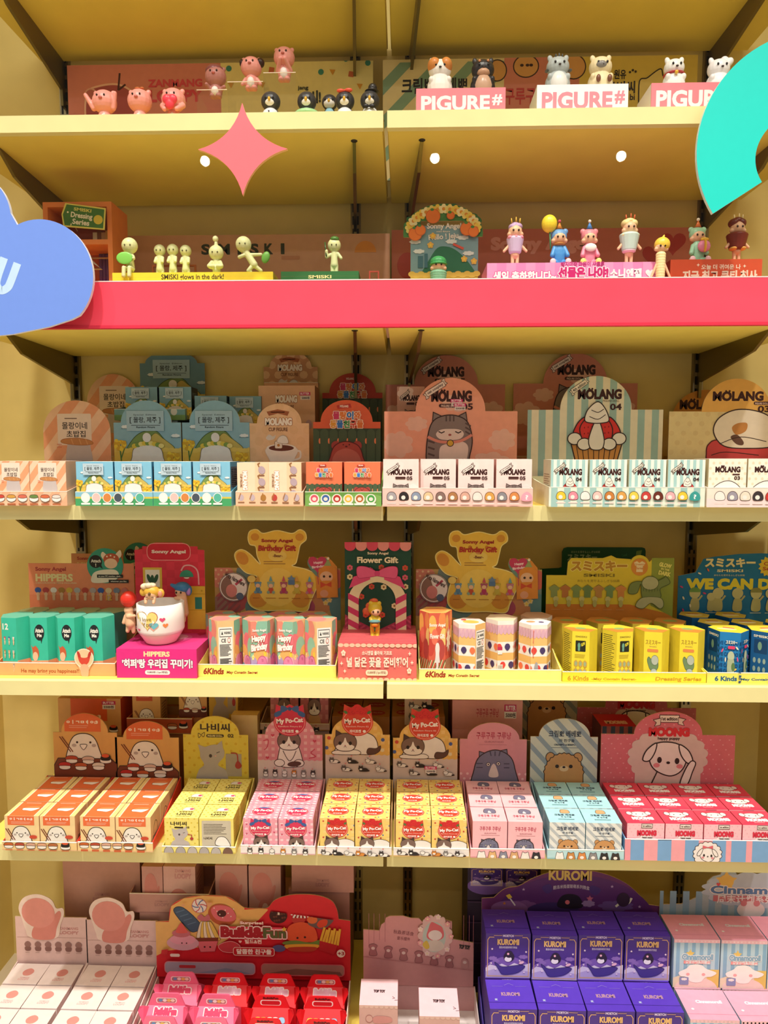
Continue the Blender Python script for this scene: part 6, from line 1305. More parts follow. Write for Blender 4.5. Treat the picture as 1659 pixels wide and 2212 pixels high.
header(g, 'header_card', (1165, 1182, 1392), 1.83, TZ4, lambda yb: ([(1165, yb), (1165, 1230), (1206, 1228), (1212, 1226)]+[(1212, 1192), (1216, 1184), (1224, 1182), (1384, 1182), (1390, 1184), (1392, 1190), (1392, yb)], [rrect(1165, 1182, 1392, yb)]), grn, '1f5a34')
# ---- blue cheer tray
def cheer(A):
    A.t('f0e2a8', 'スミスキー', 1520, 1206, 1628, 1226, .06, out='1c6f9a', ob=.05); A.t('e9dfa8', 'SMISKI', 1546, 1231, 1602, 1237, .04); A.t('e9dfa8', 'あなたを見守るふしぎな妖精', 1540, 1242, 1606, 1246, .0)
    A.t('e6d63a', 'WE CAN DO IT!', 1482, 1252, 1740, 1275, .09); A.p('e6c83a', star(1658, 1224, 24, 19, 14)); A.t('b8502c', 'Cheer', 1646, 1214, 1684, 1222, .04); A.t('b8502c', 'Series', 1644, 1225, 1684, 1233, .04)
    for x, g_ in ((1500, '6f9a4c'), (1535, None), (1550, None), (1592, None), (1632, '8a8a4c'), (1664, None)):
        s = .75 if x == 1535 else 1
        A.b('b9b478', [(x-9*s, 1322), (x-8*s, 1300), (x, 1292), (x+9*s, 1300), (x+9*s, 1322)]); A.e('c9c48a', x, 1284+(8 if s < 1 else 0), 12*s, 12*s)
        if g_: A.p(g_, ell(x, 1282, 13, 11, 0, 12, 180, 360))
        A.l('b9b478', [(x+6, 1302), (x+15, 1290)], 4); A.lines('e9e2c0', x-12, 1326, x+12, 1329, 1, 1.2)
    for x, y, c in ((1470, 1270, 'd0407a'), (1475, 1295, 'e9dfc0'), (1490, 1312, 'e9dfc0'), (1475, 1322, 'd0407a'), (1520, 1284, 'd0407a'), (1508, 1240, 'e9dfc0'), (1526, 1232, 'e86a3a')): A.e(c, x, y, 4, 1.8, x*7 % 90)
def bo(yb): return ([(1463, yb), (1463, 1246), (1500, 1238), (1516, 1208), (1540, 1203), (1590, 1197), (1640, 1195), (1690, 1198), (1740, 1210), (1775, 1240), (1775, yb)], [rrect(1463, 1190, 1775, yb)])
t = tray((1527, 1454, 1845), Y4-.01, ZT4, .215, .05, 'yellow-lipped tray of blue hexagonal boxes at right end', 'doll gift displays on the fourth shelf', 'f0e36a', 'e4d86a', lambda A: (A.t('1c5f8a', '6 Kinds', 1544, 1462, 1592, 1473, .05), A.t('1c5f8a', '-May Contain Secret-', 1596, 1466, 1700, 1473, .03, shear=.1)))
header(t, 'header_card', (1463, 1195, 1775), Y4+.2, TZ4, bo, cheer, '1672a4')
def bl(A, m=1):
    for j in range(8): A.t('0d4f86', 'WE CAN DO IT', -10, 30+j*18, 110, 42+j*18, .08)
    for x, y, c in ((14, 60, 'e8507a'), (30, 90, 'f0ead0'), (84, 50, 'f0ead0'), (78, 120, 'e8c04a'), (20, 136, 'e8507a'), (88, 86, 'e0508a')): A.e(c, x, y, 8, 3, x*9)
    A.t('f3ecd0', 'スミスキー', 30, 26, 84, 38, .05); A.r('e0406a', 40, 44, 74, 54, 4); A.e('b8c2a4', 56, 78, 16, 17); A.b('a8b494', [(40, 92), (56, 88), (72, 92), (70, 150), (44, 150)]); A.e('5a7a4a', 68, 112, 9, 14)
def blL(A): A.r('0b3f6a', 16, 26, 80, 72, 3); A.e('7aa084', 44, 48, 10, 14); A.t('f0ead0', 'SMISKI', 12, 12, 88, 20, .04); [A.e('9ab0a4', 20+24*i, 96+j*28, 7, 9) for i in range(3) for j in range(2)]
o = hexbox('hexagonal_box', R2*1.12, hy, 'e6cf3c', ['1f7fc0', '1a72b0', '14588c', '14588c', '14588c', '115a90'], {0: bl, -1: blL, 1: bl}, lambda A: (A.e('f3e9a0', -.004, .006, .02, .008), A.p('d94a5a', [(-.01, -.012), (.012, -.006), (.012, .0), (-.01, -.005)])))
hexrow(o, (1572, 1655), 1400, Yy+.004, ['blue hexagonal confetti box beside the yellow ones, cheering green print', 'blue hexagonal confetti box cut by right picture edge'], BX, rz=(-18, 16))
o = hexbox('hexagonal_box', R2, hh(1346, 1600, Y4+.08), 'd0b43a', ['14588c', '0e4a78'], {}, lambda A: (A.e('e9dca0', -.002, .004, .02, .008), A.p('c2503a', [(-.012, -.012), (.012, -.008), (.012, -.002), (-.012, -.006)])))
hexrow(o, (1540, 1612, 1686), 1390, Y4-.01+R2*2.75, ['second-row blue hexagonal box, %s behind front blue boxes' % ordn(i, 3) for i in range(3)], BX)
o = o.copy(); COL.objects.link(o)
o4 = o.copy(); COL.objects.link(o4)
for c_, x, lb in ((o, 1510, 'left of two third-row blue hexagonal boxes under blue card'), (o4, 1590, 'right of two third-row blue hexagonal boxes under blue card')):
    c_.location = (P(x, 1350, Y4+.125).x, Y4-.01+R2*3.55+.002, TZ4+.002); c_['label'] = lb
    c_.location.y = Y4-.01+R2*2.75+R2*1.76
# ================================================================== SHELF 5: BOX TRAYS
Y5 = 1.408; TZ5 = ZT5+.0026; DR = .0615
YH5 = Y5+.004+3*DR+.004
ROW = ('front row', 'middle row', 'back row')
def grid(px, ytop, ncol, lip_y, cols, front, top, side, frF, frT, traycol, inner, lipart, what, traylab, grp, Y=Y5, rows=3, sidecol=None, frS=None, left=None, skip=(), lblskip=None, d=DR, zb=None, TZg='display trays on the fifth shelf', first=None, back=.075):
    x0, x1 = px; zb = ZT5 if zb is None else zb
    t = tray((x0, lip_y, x1), Y, zb, rows*d+.012, back, traylab, TZg, traycol, inner, lipart, sidecol=sidecol)
    F = Face(x0, lip_y, x1, lip_y+30, Y); w = (F.w-.008)/ncol; h = zat(ytop, (x0+x1)/2, Y+.004)-zb-.0026
    def mk(fr):
        mb = MB(); carton(mb, w*.975, h, d*.952, cols, fr, top, left or side, side, frF, frT, frS); return mb.build('figure_box')
    o = mk(front); sp = []; lb = []
    for r in range(rows):
        for c in range(ncol):
            if (r, c) in skip: continue
            sp.append((F.base.x-F.w/2+.004+w*(c+.5), Y+.004+r*d, zb+.0026)); lb.append('%s, %s, %s' % (what, ROW[r], {2: ('left column', 'right column')[c % 2]}.get(ncol, '%s column' % (ORD[c] if c < ncol-1 else 'rightmost')) if ncol > 1 else 'single column'))
    if first:
        for k, fr in first.items():
            i = [j for j in range(len(sp)) if True][k]; q = mk(fr); rowset(q, [sp[i]], [lb[i]], grp)
            sp = [s for j, s in enumerate(sp) if j != i]; lb = [s for j, s in enumerate(lb) if j != i]
    rowset(o, sp, lb, grp)
    return t
INK = '33201a'
# ---- orange sushi boxes
def sush(A, x, y, c, s=1.0, roe=False):
    A.b('f3ece2', [(x-11*s, y+7*s), (x-9*s, y-1*s), (x+9*s, y-1*s), (x+12*s, y+7*s), (x, y+10*s)], INK, .9)
    if roe: A.b('1e1a1a', [(x-10*s, y+2*s), (x-8*s, y-7*s), (x+9*s, y-8*s), (x+10*s, y+2*s), (x, y+4*s)]); A.e(c, x, y-7*s, 8*s, 4*s)
    else: A.b(c, [(x-13*s, y+1*s), (x-10*s, y-5*s), (x, y-7*s), (x+11*s, y-5*s), (x+13*s, y+1*s), (x, y+1*s)], INK, .9)
def blobman(A, cx, y0, y1, w):
    A.b('efe8dc', [(cx-w*.5, y1), (cx-w*.47, y0+(y1-y0)*.45), (cx-w*.3, y0+(y1-y0)*.1), (cx, y0), (cx+w*.3, y0+(y1-y0)*.1), (cx+w*.47, y0+(y1-y0)*.45), (cx+w*.5, y1)], INK, 1.8)
    for k in (0, 5): A.l('7a3a22', [(cx-w*.75+k, y0+(y1-y0)*.12), (cx-w*.42+k, y0+(y1-y0)*.62)], 2.2)
    yy = y0+(y1-y0)*.3
    for q in (-.2, .22): A.e(INK, cx+w*q, yy, w*.035); A.e('b9aaa4', cx+w*q*1.5, yy+w*.1, w*.07, w*.05)
    A.b('f7efe8', [(cx-w*.11, yy+w*.09), (cx, yy+w*.06), (cx+w*.11, yy+w*.09), (cx, yy+w*.24)], INK, 1.2)
def igi(A, txt=True):
    A.r('de6a38', 142, 1530, 220, 1581)
    A.t('f8e6d2', 'ㅇㅣㄱㅁㅕㅇ:3', 147, 1556, 214, 1564, .07); A.lines('eda58a', 152, 1566, 208, 1574, 2, 1.4)
    blobman(A, 182, 1585, 1650, 68)
    A.p('7a3c28', [(117, 1656), (126, 1640), (240, 1640), (253, 1652), (253, 1720), (117, 1720)], INK, 1.5)
    for x, y, c in ((155, 1641, 'b9482c'), (191, 1642, 'd9b8a8'), (140, 1655, 'c2302c'), (175, 1656, 'c05a34'), (213, 1655, 'e6d9c9')): sush(A, x, y, c)
    sush(A, 229, 1640, 'de5a34', 1.0, True)
def igifront(A):
    A.r('e8703f', 12, 1764, 73, 1788); A.t('fbeadb', 'ㅇㅣㄱㅁㅕㅇ:3', 17, 1768, 69, 1775, .07); A.lines('f4b69c', 20, 1778, 66, 1785, 2, 1.3); blobman(A, 42, 1791, 1850, 46); A.e('cf4a30', 70, 1819, 9, 5)
def igitop(A):
    A.r('e8733f', 12, 0, 86, 100); A.r('f7ead0', 10, 0, 13, 100); A.r('f7ead0', 85, 0, 88, 100)
    A.b('fbf3e8', [(34, 58), (36, 42), (70, 36), (80, 44), (66, 64), (50, 62)], INK, 1); A.b('f08a4e', [(34, 44), (42, 32), (66, 28), (84, 34), (78, 42), (52, 44)], INK, 1); A.lines('f4b69c', 26, 4, 76, 12, 1, 4)
def igilip(A):
    for i, c in enumerate(('c9632c', 'b84a30', 'd9a890', 'e2a884', 'b86a3c')): sush(A, 19+i*24, 1826, c, .78); A.r('cc6238', 12+i*24, 1836, 27+i*24, 1845)
    sush(A, 142, 1826, 'de5a34', .85, True); A.r('cc6238', 134, 1836, 150, 1845)
def igiside(A): A.l(INK, spline([(30, 62), (34, 40), (50, 30), (66, 40), (70, 62)], 5, False), 2); A.lines(INK, 20, 66, 80, 92, 6, 1.6)
OG = 'orange sushi-print figure boxes on fifth shelf'
for k, (x0, x1, nm, hx, hy, hs) in enumerate(((5, 166, 'leftmost', 117, 1541, 1583), (168, 330, 'second', 250, 1558, 1594))):
    dx, dy = hx-117, hy-1541
    t = grid((x0, x1), 1763+2*k, 2, 1819+k, ('f2d49a', 'f2d890', 'e6b98a'), igifront, igitop, igiside, (5, 1763, 84, 1850), None, 'f2d090', 'e3b888', (lambda A, q=x0-5: A.use((0, 0, 1000, 3000), (q, 0, 1000+q, 3000), igilip)), 'orange sushi-print box in %s orange tray' % nm, '%s orange tray of sushi-print boxes on fifth shelf' % nm, OG, sidecol='d9402c')
    header(t, 'header_card', (hx, hy, hx+137), YH5, TZ5, arch(hx, hs, hx+137, hx+18, hx+118, hy), (lambda A, dx=dx, dy=dy: A.use((0, 0, 1000, 3000), (dx, dy, 1000+dx, 3000+dy), igi)), 'dca55c')
# ---- yellow butterfly cat boxes
def catsil(A, cx, cy, w, tilt=0, col='b9aca4', blink=True):
    f = w/100
    A.b(col, [(cx-46*f, cy+70*f), (cx-44*f, cy+30*f), (cx-26*f, cy+10*f), (cx-38*f, cy-18*f), (cx-30*f, cy-44*f), (cx+12*f, cy-58*f), (cx+38*f, cy-44*f), (cx+40*f, cy-18*f), (cx+20*f, cy+10*f), (cx+46*f, cy+30*f), (cx+44*f, cy+70*f)])
    A.p(col, [(cx-38*f, cy-30*f), (cx-44*f, cy-58*f), (cx-18*f, cy-48*f)]); A.p(col, [(cx+14*f, cy-54*f), (cx+34*f, cy-72*f), (cx+38*f, cy-40*f)])
    A.e('4a3a36', cx-4*f, cy-20*f, 5*f, 6*f); A.l('4a3a36', [(cx+16*f, cy-30*f), (cx+26*f, cy-34*f)], 2*f); A.e('e6a6a0', cx+12*f, cy-20*f, 3*f, 2*f)
def nabi(A):
    A.dots('cfa92c', 400, 1560, 540, 1700, 20, 3); A.t('3a2a1c', '나비씨', 434, 1563, 498, 1581, .03); A.r('3a2a1c', 447, 1587, 485, 1594, 4); A.t('ecd98a', 'FIGURE DOLL', 450, 1588.5, 482, 1592.5, .03); A.t('3a2a1c', '02', 493, 1586, 506, 1594, .04)
    A.b('dcc04a', [(430, 1585), (436, 1588), (443, 1583), (442, 1592), (436, 1590), (431, 1595)], '3a2a1c', 1.2)
    A.r('a99c88', 488, 1630, 522, 1680); catsil(A, 458, 1648, 66, col='b3a79f'); A.l('a83a34', spline([(500, 1628), (512, 1630), (514, 1645)], 4, False), 2.5); A.b('a83a34', [(508, 1655), (514, 1645), (522, 1655), (518, 1662), (511, 1662)])
def nabif(A):
    A.dots('dcc03c', 352, 1770, 432, 1860, 14, 2); A.t('3a2a1c', '나비씨', 366, 1778, 404, 1789, .03); A.r('3a2a1c', 375, 1792, 396, 1796, 2); A.t('3a2a1c', '02', 401, 1791, 410, 1796, .04); catsil(A, 388, 1822, 44, col='beb3ac'); A.l('b03a34', [(406, 1812), (415, 1814), (415, 1822)], 1.8); A.e('b03a34', 415, 1824, 4)
def nabib(A):
    A.r('c9bfa9', 438, 1774, 506, 1860, 3); A.lines('4a3a2c', 442, 1782, 496, 1812, 7, 1.6); A.t('3a2a1c', '나비씨', 442, 1818, 462, 1826, .03); A.b('f1ece2', [(470, 1840), (475, 1820), (490, 1818), (500, 1830), (502, 1845)], INK, 1.3)
def nabit(A):
    A.dots('d9bc3a', 0, 0, 100, 100, 18, 3); A.b('f1ede4', [(40, 44), (46, 26), (60, 24), (72, 32), (74, 44), (58, 48)], '8a8078', 1.5); A.e('d9486a', 66, 36, 6); A.t('4a381c', '안녕하세요!', 34, 52, 76, 60, .03); A.t('3a2a1c', '나비씨', 30, 64, 74, 82, .03); A.lines('6a5630', 30, 86, 72, 90, 1, 2)
def nabil(A):
    for i, c in enumerate(('b3aaa6', 'aaa2a0', 'bdb4ae', 'b0a8a4', 'b8b0aa', '7a5a4a')):
        x = 365+i*25.5; A.b(c, [(x-10, 1844), (x-8, 1834), (x, 1829), (x+8, 1834), (x+10, 1844), (x, 1847)], '5a5048', .8); A.lines('4a3a2c', x-9, 1850, x+9, 1853, 1, 1.2)
YGp = 'yellow butterfly-cat figure boxes on fifth shelf'
t = grid((350, 509), 1768, 2, 1829, ('efdf78', 'f2e884', 'd9c34a'), nabif, nabit, lambda A: A.lines('8a7a30', 16, 20, 84, 80, 8, 1.6), (352, 1768, 431, 1857), None, 'efe080', 'd9c458', nabil, 'yellow grey-cat print box', 'yellow tray of grey-cat print boxes with arched card', YGp, first={1: lambda A: A.use((432, 1768, 512, 1857), (352, 1768, 431, 1857), nabib)})
header(t, 'header_card', (397, 1547, 537), YH5, TZ5, arch(397, 1588, 537, 414, 518, 1547), nabi, 'd9c042')
# ---- gingham cat boxes
def gingham(A, x0, y0, x1, y1, c1, c2, p=14):
    A.stripes(c1, x0, y0, x1, y1, p/2, p/2); A.stripes(c1, x0, y0, x1, y1, p/2, p/2, 90)
    A.k += 1
    y = y0
    R_ = math.hypot(x1-x0, y1-y0)/2+p/2
def kitty(A, cx, cy, w, eyes=True, cap='7c6258'):
    f = w/100; o = '3a2622'
    A.p('4a342e', [(cx-36*f, cy-14*f), (cx-34*f, cy-48*f), (cx-8*f, cy-32*f)], o, 2*f); A.p('4a342e', [(cx+36*f, cy-14*f), (cx+34*f, cy-48*f), (cx+8*f, cy-32*f)], o, 2*f)
    A.b(cap, [(cx-42*f, cy+4*f), (cx-34*f, cy-24*f), (cx, cy-36*f), (cx+34*f, cy-24*f), (cx+42*f, cy+4*f), (cx+24*f, cy+30*f), (cx-24*f, cy+30*f)], o, 2*f)
    A.b('efe8e0', [(cx, cy-20*f), (cx+9*f, cy), (cx+34*f, cy+14*f), (cx+20*f, cy+29*f), (cx-20*f, cy+29*f), (cx-34*f, cy+14*f), (cx-9*f, cy)])
    if eyes: A.e('1f1614', cx-19*f, cy+2*f, 6*f, 7*f); A.e('1f1614', cx+19*f, cy+2*f, 6*f, 7*f); A.e('b8606a', cx, cy+11*f, 3*f, 2*f); A.l(o, [(cx-5*f, cy+17*f), (cx, cy+14*f), (cx+5*f, cy+17*f)], 1.6*f)
def plaque(A, cx, cy, w, h, c, sub, bow):
    f = w/70
    A.p(c, [(cx-w*.46, cy-h*.2), (cx-w*.42, cy-h*.62), (cx-w*.2, cy-h*.46)]); A.p(c, [(cx+w*.46, cy-h*.2), (cx+w*.42, cy-h*.62), (cx+w*.2, cy-h*.46)])
    A.e(c, cx, cy, w/2, h/2); A.l('f3b8a8', ell(cx, cy, w*.46, h*.45, 0, 30), .9, True)
    if bow == 'bow':
        b = '3f5f9a'; y = cy-h*.48
        A.b(b, [(cx-18*f, y-7*f), (cx-3*f, y), (cx-18*f, y+8*f)]); A.b(b, [(cx+18*f, y-7*f), (cx+3*f, y), (cx+18*f, y+8*f)]); A.e('35518a', cx, y, 4*f, 4*f); A.b(b, [(cx-33*f, y+10*f), (cx-20*f, y+4*f), (cx-18*f, y+12*f), (cx-30*f, y+18*f)]); A.b(b, [(cx+33*f, y+10*f), (cx+20*f, y+4*f), (cx+18*f, y+12*f), (cx+30*f, y+18*f)])
    else:
        for x, y, r in ((-16, 2, 9), (16, 2, 9), (0, -3, 11), (-9, 4, 7), (9, 4, 7)): A.e('d42a2c', cx+x*f, cy-h*.42+y*f, r*f); A.l('a81c22', ell(cx+x*f, cy-h*.42+y*f, r*f*.5, r*f*.45, 0, 10, 0, 260), .8*f)
        A.e('4a7a3c', cx-26*f, cy-h*.36, 5*f, 3*f, 30); A.e('4a7a3c', cx+26*f, cy-h*.36, 5*f, 3*f, -30)
    A.t('fdf2ec', 'My Po-Cat', cx-w*.41, cy-h*.15, cx+w*.41, cy+h*.07, .05, -4); A.t('f6c8bc', sub, cx-w*.36, cy+h*.12, cx+w*.36, cy+h*.19, .02); A.t('fdf2ec', '마이포켓', cx-w*.24, cy+h*.26, cx+w*.12, cy+h*.38, .04); A.e('fdf2ec', cx+w*.22, cy+h*.32, w*.05, h*.05)
def catrow(A, x0, y, dx, s, sit=True, n=6):
    for i, c in enumerate(('6a625e', '2a2628', 'e8e2dc', 'd98a3c', '8a8684', '3a3436')[:n]):
        x = x0+dx*i
        if sit: A.b('f3efe9', [(x-s*.7, y+s*1.6), (x-s*.6, y+s*.4), (x+s*.6, y+s*.4), (x+s*.7, y+s*1.6)], '4a3a34', .8); A.p(c, [(x-s*.8, y-s*.1), (x-s*.75, y-s*1.1), (x-s*.15, y-s*.7)]); A.p(c, [(x+s*.8, y-s*.1), (x+s*.75, y-s*1.1), (x+s*.15, y-s*.7)]); A.e(c, x, y, s*.85, s*.72, o='4a3a34', ow=.8); A.e('f3efe9', x, y+s*.25, s*.5, s*.35)
        else: A.b(c if i in (1, 3) else 'f0ebe4', [(x-s*1.2, y+s*.9), (x-s*.3, y), (x+s, y), (x+s*1.6, y+s*.9)], '4a3a34', .8); A.p(c, [(x-s*1.4, y-s*.2), (x-s*1.3, y-s), (x-s*.8, y-s*.6)]); A.p(c, [(x-s*.1, y-s*.2), (x-s*.2, y-s), (x-s*.7, y-s*.6)]); A.e(c, x-s*.75, y, s*.75, s*.62, o='4a3a34', ow=.8); A.e('f3efe9', x-s*.75, y+s*.25, s*.4, s*.28); A.e('3a2a28', x+s*1.5, y+s*.7, s*.5, s*.25)
        A.e('d98a8a', x-s*.2, y-s*1.5, s*.25)
def wavy(A, c, x0, x1, y, yb): A.p(c, [(x0, yb), (x0, y)]+[(x0+(x1-x0)*k/24, y+(2.5 if k % 2 else 0)) for k in range(25)]+[(x1, yb)])
def pocard(A):
    gingham(A, 557, 1530, 697, 1700, 'dd8c98', 'cc7080'); wavy(A, 'd9c6c0', 557, 697, 1644, 1700)
    for x, y in ((590, 1590), (680, 1602), (578, 1640), (684, 1585)): A.p('c8405a', heart(x, y, 8, 7))
    A.l('c8405a', spline([(570, 1602), (580, 1600), (578, 1615), (572, 1622)], 4, False), 2); A.l('c8405a', spline([(680, 1620), (672, 1628), (682, 1636), (668, 1640)], 4, False), 2)
    A.b('efe8e0', [(600, 1650), (606, 1615), (612, 1606), (640, 1606), (646, 1615), (654, 1650), (640, 1660), (612, 1660)], '4a342e', 1.6); A.e('efe8e0', 604, 1651, 11, 8, o='4a342e', ow=1.4); A.e('efe8e0', 646, 1651, 11, 8, o='4a342e', ow=1.4); A.e('5a3c34', 636, 1653, 15, 6, -6); A.l('4a342e', spline([(612, 1624), (620, 1640), (626, 1646), (633, 1640), (640, 1624)], 4, False), 1.4)
    kitty(A, 625, 1603, 58); catrow(A, 574, 1671, 20.5, 6)
def plq(root, cx, cy, w, h, c, sub, bow, Y):
    Fp = Face(cx-w/2, cy-h*.66, cx+w/2, cy+h/2, Y); mb = MB()
    out = [(cx-w*.46, cy-h*.2), (cx-w*.42, cy-h*.64), (cx-w*.2, cy-h*.52), (cx, cy-h*.64), (cx+w*.2, cy-h*.52), (cx+w*.42, cy-h*.64), (cx+w*.46, cy-h*.2)]+ell(cx, cy, w/2, h/2, 0, 22, -14, 194)
    card_mesh(mb, Fp, out, lambda A: plaque(A, cx, cy, w, h, c, sub, bow), c, thick=.0015, org=Vector(root.location)); mb.build('name_plaque', root)
def pof(x0, x1, c, sub, bow, lie):
    def f(A):
        cx = (x0+x1)/2
        if lie: gingham(A, x0, 1765, x1, 1865, 'f2cf74', 'e0b04a', 16); A.dots('c8483a', x0+8, 1776, x1, 1856, 26, 2.2); A.dots('4a6aa0', x0+20, 1786, x1, 1860, 30, 2)
        else: gingham(A, x0, 1765, x1, 1865, 'eda0b0', 'd9708a', 14); A.p('d0486a', heart(x0+8, 1785, 5, 5)); A.p('d0486a', heart(x1-8, 1805, 5, 5)); A.p('d0486a', heart(x0+8, 1810, 5, 5))
        plaque(A, cx, 1796, 52, 44, c, sub, bow)
        if lie: A.e('efe8e0', cx+18, 1836, 26, 16, o='4a342e', ow=1.2); kitty(A, cx-12, 1832, 40, False)
        else: kitty(A, cx+2, 1832, 42, True)
    return f
def pot(c, lie):
    def f(A):
        if lie: gingham(A, 0, 0, 100, 100, 'f2cf74', 'e0b04a', 22); A.dots('c8483a', 8, 10, 96, 96, 34, 3); A.dots('4a6aa0', 24, 20, 96, 96, 44, 2.6)
        else: gingham(A, 0, 0, 100, 100, 'eda0b0', 'd9708a', 18)
        A.e(c, 50, 50, 32, 30); A.l('f3b8a8', ell(50, 50, 29, 27, 0, 26), 1.2, True)
        if not lie: A.b('4a68a4', [(32, 26), (50, 20), (68, 26), (50, 30)])
        A.t('fdf2ec', 'My Po-Cat', 24, 36, 76, 54, .06); A.t('fdf2ec', '마이포켓', 36, 64, 62, 71, .04)
    return f
t = grid((520, 681), 1769, 2, 1827, ('f6cdd4', 'f7d2d8', 'e8a4b0'), pof(520, 600, 'd8365a', 'Random Figure 01', 'bow', False), pot('d8365a', False), lambda A: A.lines('b86a7a', 16, 20, 84, 80, 8, 1.6), (520, 1769, 600, 1857), None, 'efe6e4', 'd9a8ac', lambda A: catrow(A, 540, 1838, 24, 6.5), 'pink gingham cat box', 'pink gingham cat tray with blue-bowed plaque card', 'pink gingham figure boxes on fifth shelf', sidecol='e9b8c0')
header(t, 'header_card', (557, 1545, 697), YH5, TZ5, arch(557, 1588, 697, 574, 680, 1548), pocard, 'e9b4b8')
plq(t, 626, 1560, 70, 60, 'cf2f4c', 'Random Figure 01', 'bow', YH5-.002)
def pocard2(A):
    gingham(A, 703, 1530, 842, 1700, 'e6b75e', 'd9983a', 16); wavy(A, 'd6c3ba', 703, 842, 1632, 1700)
    for x, y, c in ((711, 1596, 'c8483a'), (827, 1599, '4a5f9a'), (706, 1618, '4a5f9a'), (826, 1622, 'e9d9b0'), (818, 1585, 'e9c46a')): A.e(c, x, y, 4)
    A.b('efe8e0', [(722, 1630), (745, 1600), (780, 1583), (806, 1590), (816, 1610), (812, 1630), (770, 1632)], '4a342e', 1.6); A.b('5a3c34', [(793, 1630), (796, 1618), (812, 1618), (822, 1612), (820, 1624), (808, 1631)], '3a2420', 1); A.b('efe8e0', [(722, 1632), (724, 1624), (770, 1622), (776, 1632)], '4a342e', 1.2); kitty(A, 746, 1606, 58)
    catrow(A, 722, 1645, 39, 7, False, 3); catrow(A, 748, 1662, 37, 7, False, 3)
for k, (x0, x1, hx, hy, nm) in enumerate(((686, 846, 703, 1527, 'left'), (850, 1013, 849, 1536, 'right'))):
    cols = ('f4d486', 'f6d98a', 'e0b050')
    t = grid((x0, x1), 1768+3*k, 2, 1830+3*k, cols, pof(0, 80, 'd9452f', 'Random Figure 02', 'rose', True), pot('d9452f', True), lambda A: A.lines('a8782c', 16, 20, 84, 80, 8, 1.6), (0, 1768, 80, 1858), None, 'eee6e0', 'd9b070', (lambda A, q=x0: catrow(A, q+18, 1842, 25, 7, False)), 'yellow gingham cat box in %s yellow tray' % nm, '%s yellow gingham cat tray with red rose plaque card' % nm, 'yellow gingham figure boxes on fifth shelf', sidecol='e6c080')
    header(t, 'header_card', (hx, 1546+9*k, hx+139), YH5, TZ5, arch(hx, 1588+8*k, hx+139, hx+14, hx+124, 1548+9*k), (lambda A, dx=hx-703, dy=9*k: A.use((0, 0, 1000, 3000), (dx, dy, 1000+dx, 3000+dy), pocard2) or (dy and stick(A, 917, 1657))), 'eec67c')
    plq(t, hx+69, 1560+9*k, 68, 60, 'd8432f', 'Random Figure 02', 'rose', YH5-.002)
# ---- pink grey-cat boxes
def bigcat(A, cx, yt, yb, w, c='77748c', chest='d9c9c4'):
    f = w/100
    A.p(c, [(cx-38*f, yt+28*f), (cx-38*f, yt+4*f), (cx-18*f, yt+10*f)], INK, 1.6); A.p(c, [(cx+30*f, yt+12*f), (cx+12*f, yt+2*f), (cx+28*f, yt-2*f)], INK, 1.6)
    A.b(c, [(cx-52*f, yb+30), (cx-50*f, yt+50*f), (cx-36*f, yt+16*f), (cx, yt), (cx+34*f, yt+14*f), (cx+48*f, yt+46*f), (cx+52*f, yb+30)], INK, 2)
    for k in (-12, 0, 12): A.l('4f4c60', [(cx+k*f, yt+4*f), (cx+k*f*.8, yt+14*f)], 3*f)
    for k in (0, 10): A.l('4f4c60', [(cx-44*f, yt+(34+k)*f), (cx-30*f, yt+(34+k)*f)], 2.4*f); A.l('4f4c60', [(cx+22*f, yt+(34+k)*f), (cx+34*f, yt+(34+k)*f)], 2.4*f)
    A.b(chest, [(cx-14*f, yt+66*f), (cx-10*f, yt+44*f), (cx-3*f, yt+34*f), (cx+4*f, yt+44*f), (cx+8*f, yt+66*f)]); A.e('f0e8e0', cx-16*f, yt+36*f, 4.4*f, o=INK, ow=1.2*f); A.e('f0e8e0', cx+8*f, yt+34*f, 4.4*f, o=INK, ow=1.2*f); A.e(INK, cx-16*f, yt+36*f, 2*f); A.e(INK, cx+8*f, yt+34*f, 2*f)
def gur(A):
    A.t('b83a52', '구루구루 구루냥', 1028, 1582, 1103, 1598, .015); A.t('b8707a', 'GURUNYANG', 1046, 1602, 1087, 1606, .03); A.lines('c07a84', 1034, 1609, 1094, 1612, 1, 1.2, 0); A.dots('f0c0c4', 996, 1676, 1140, 1690, 14, 3); bigcat(A, 1069, 1622, 1690, 90)
def gurf(A): A.t('c0405a', '구루구루 구루냥', 1033, 1788, 1082, 1800, .015); A.t('c07a84', 'GURUNYANG', 1044, 1804, 1072, 1807, .03); A.lines('c98a92', 1037, 1809, 1080, 1812, 1, 1, 0); bigcat(A, 1055, 1819, 1860, 46)
def gurt(A): A.b('77748c', [(38, 40), (42, 14), (58, 10), (72, 18), (72, 42), (54, 44)], INK, 1.2); A.b('efe4e0', [(50, 40), (54, 26), (60, 40)]); A.t('b83a52', '구루구루 구루냥', 18, 54, 82, 72, .015); A.lines('c98a92', 26, 78, 74, 84, 1, 1.4, 0)
def animalrow(A, cols, x0, dx, y, s=8.5):
    for i, c in enumerate(cols):
        x = x0+dx*i; A.b(c, [(x-s, y+s*.9), (x-s*.9, y-s*.3), (x-s*.7, y-s), (x-s*.2, y-s*.8), (x+s*.2, y-s*.8), (x+s*.7, y-s), (x+s*.9, y-s*.3), (x+s, y+s*.9)], INK, .9); A.e('f6ece4', x, y+s*.35, s*.5, s*.4); A.r('c05a6a', x-s, y+s*1.25, x+s, y+s*1.55, 1)
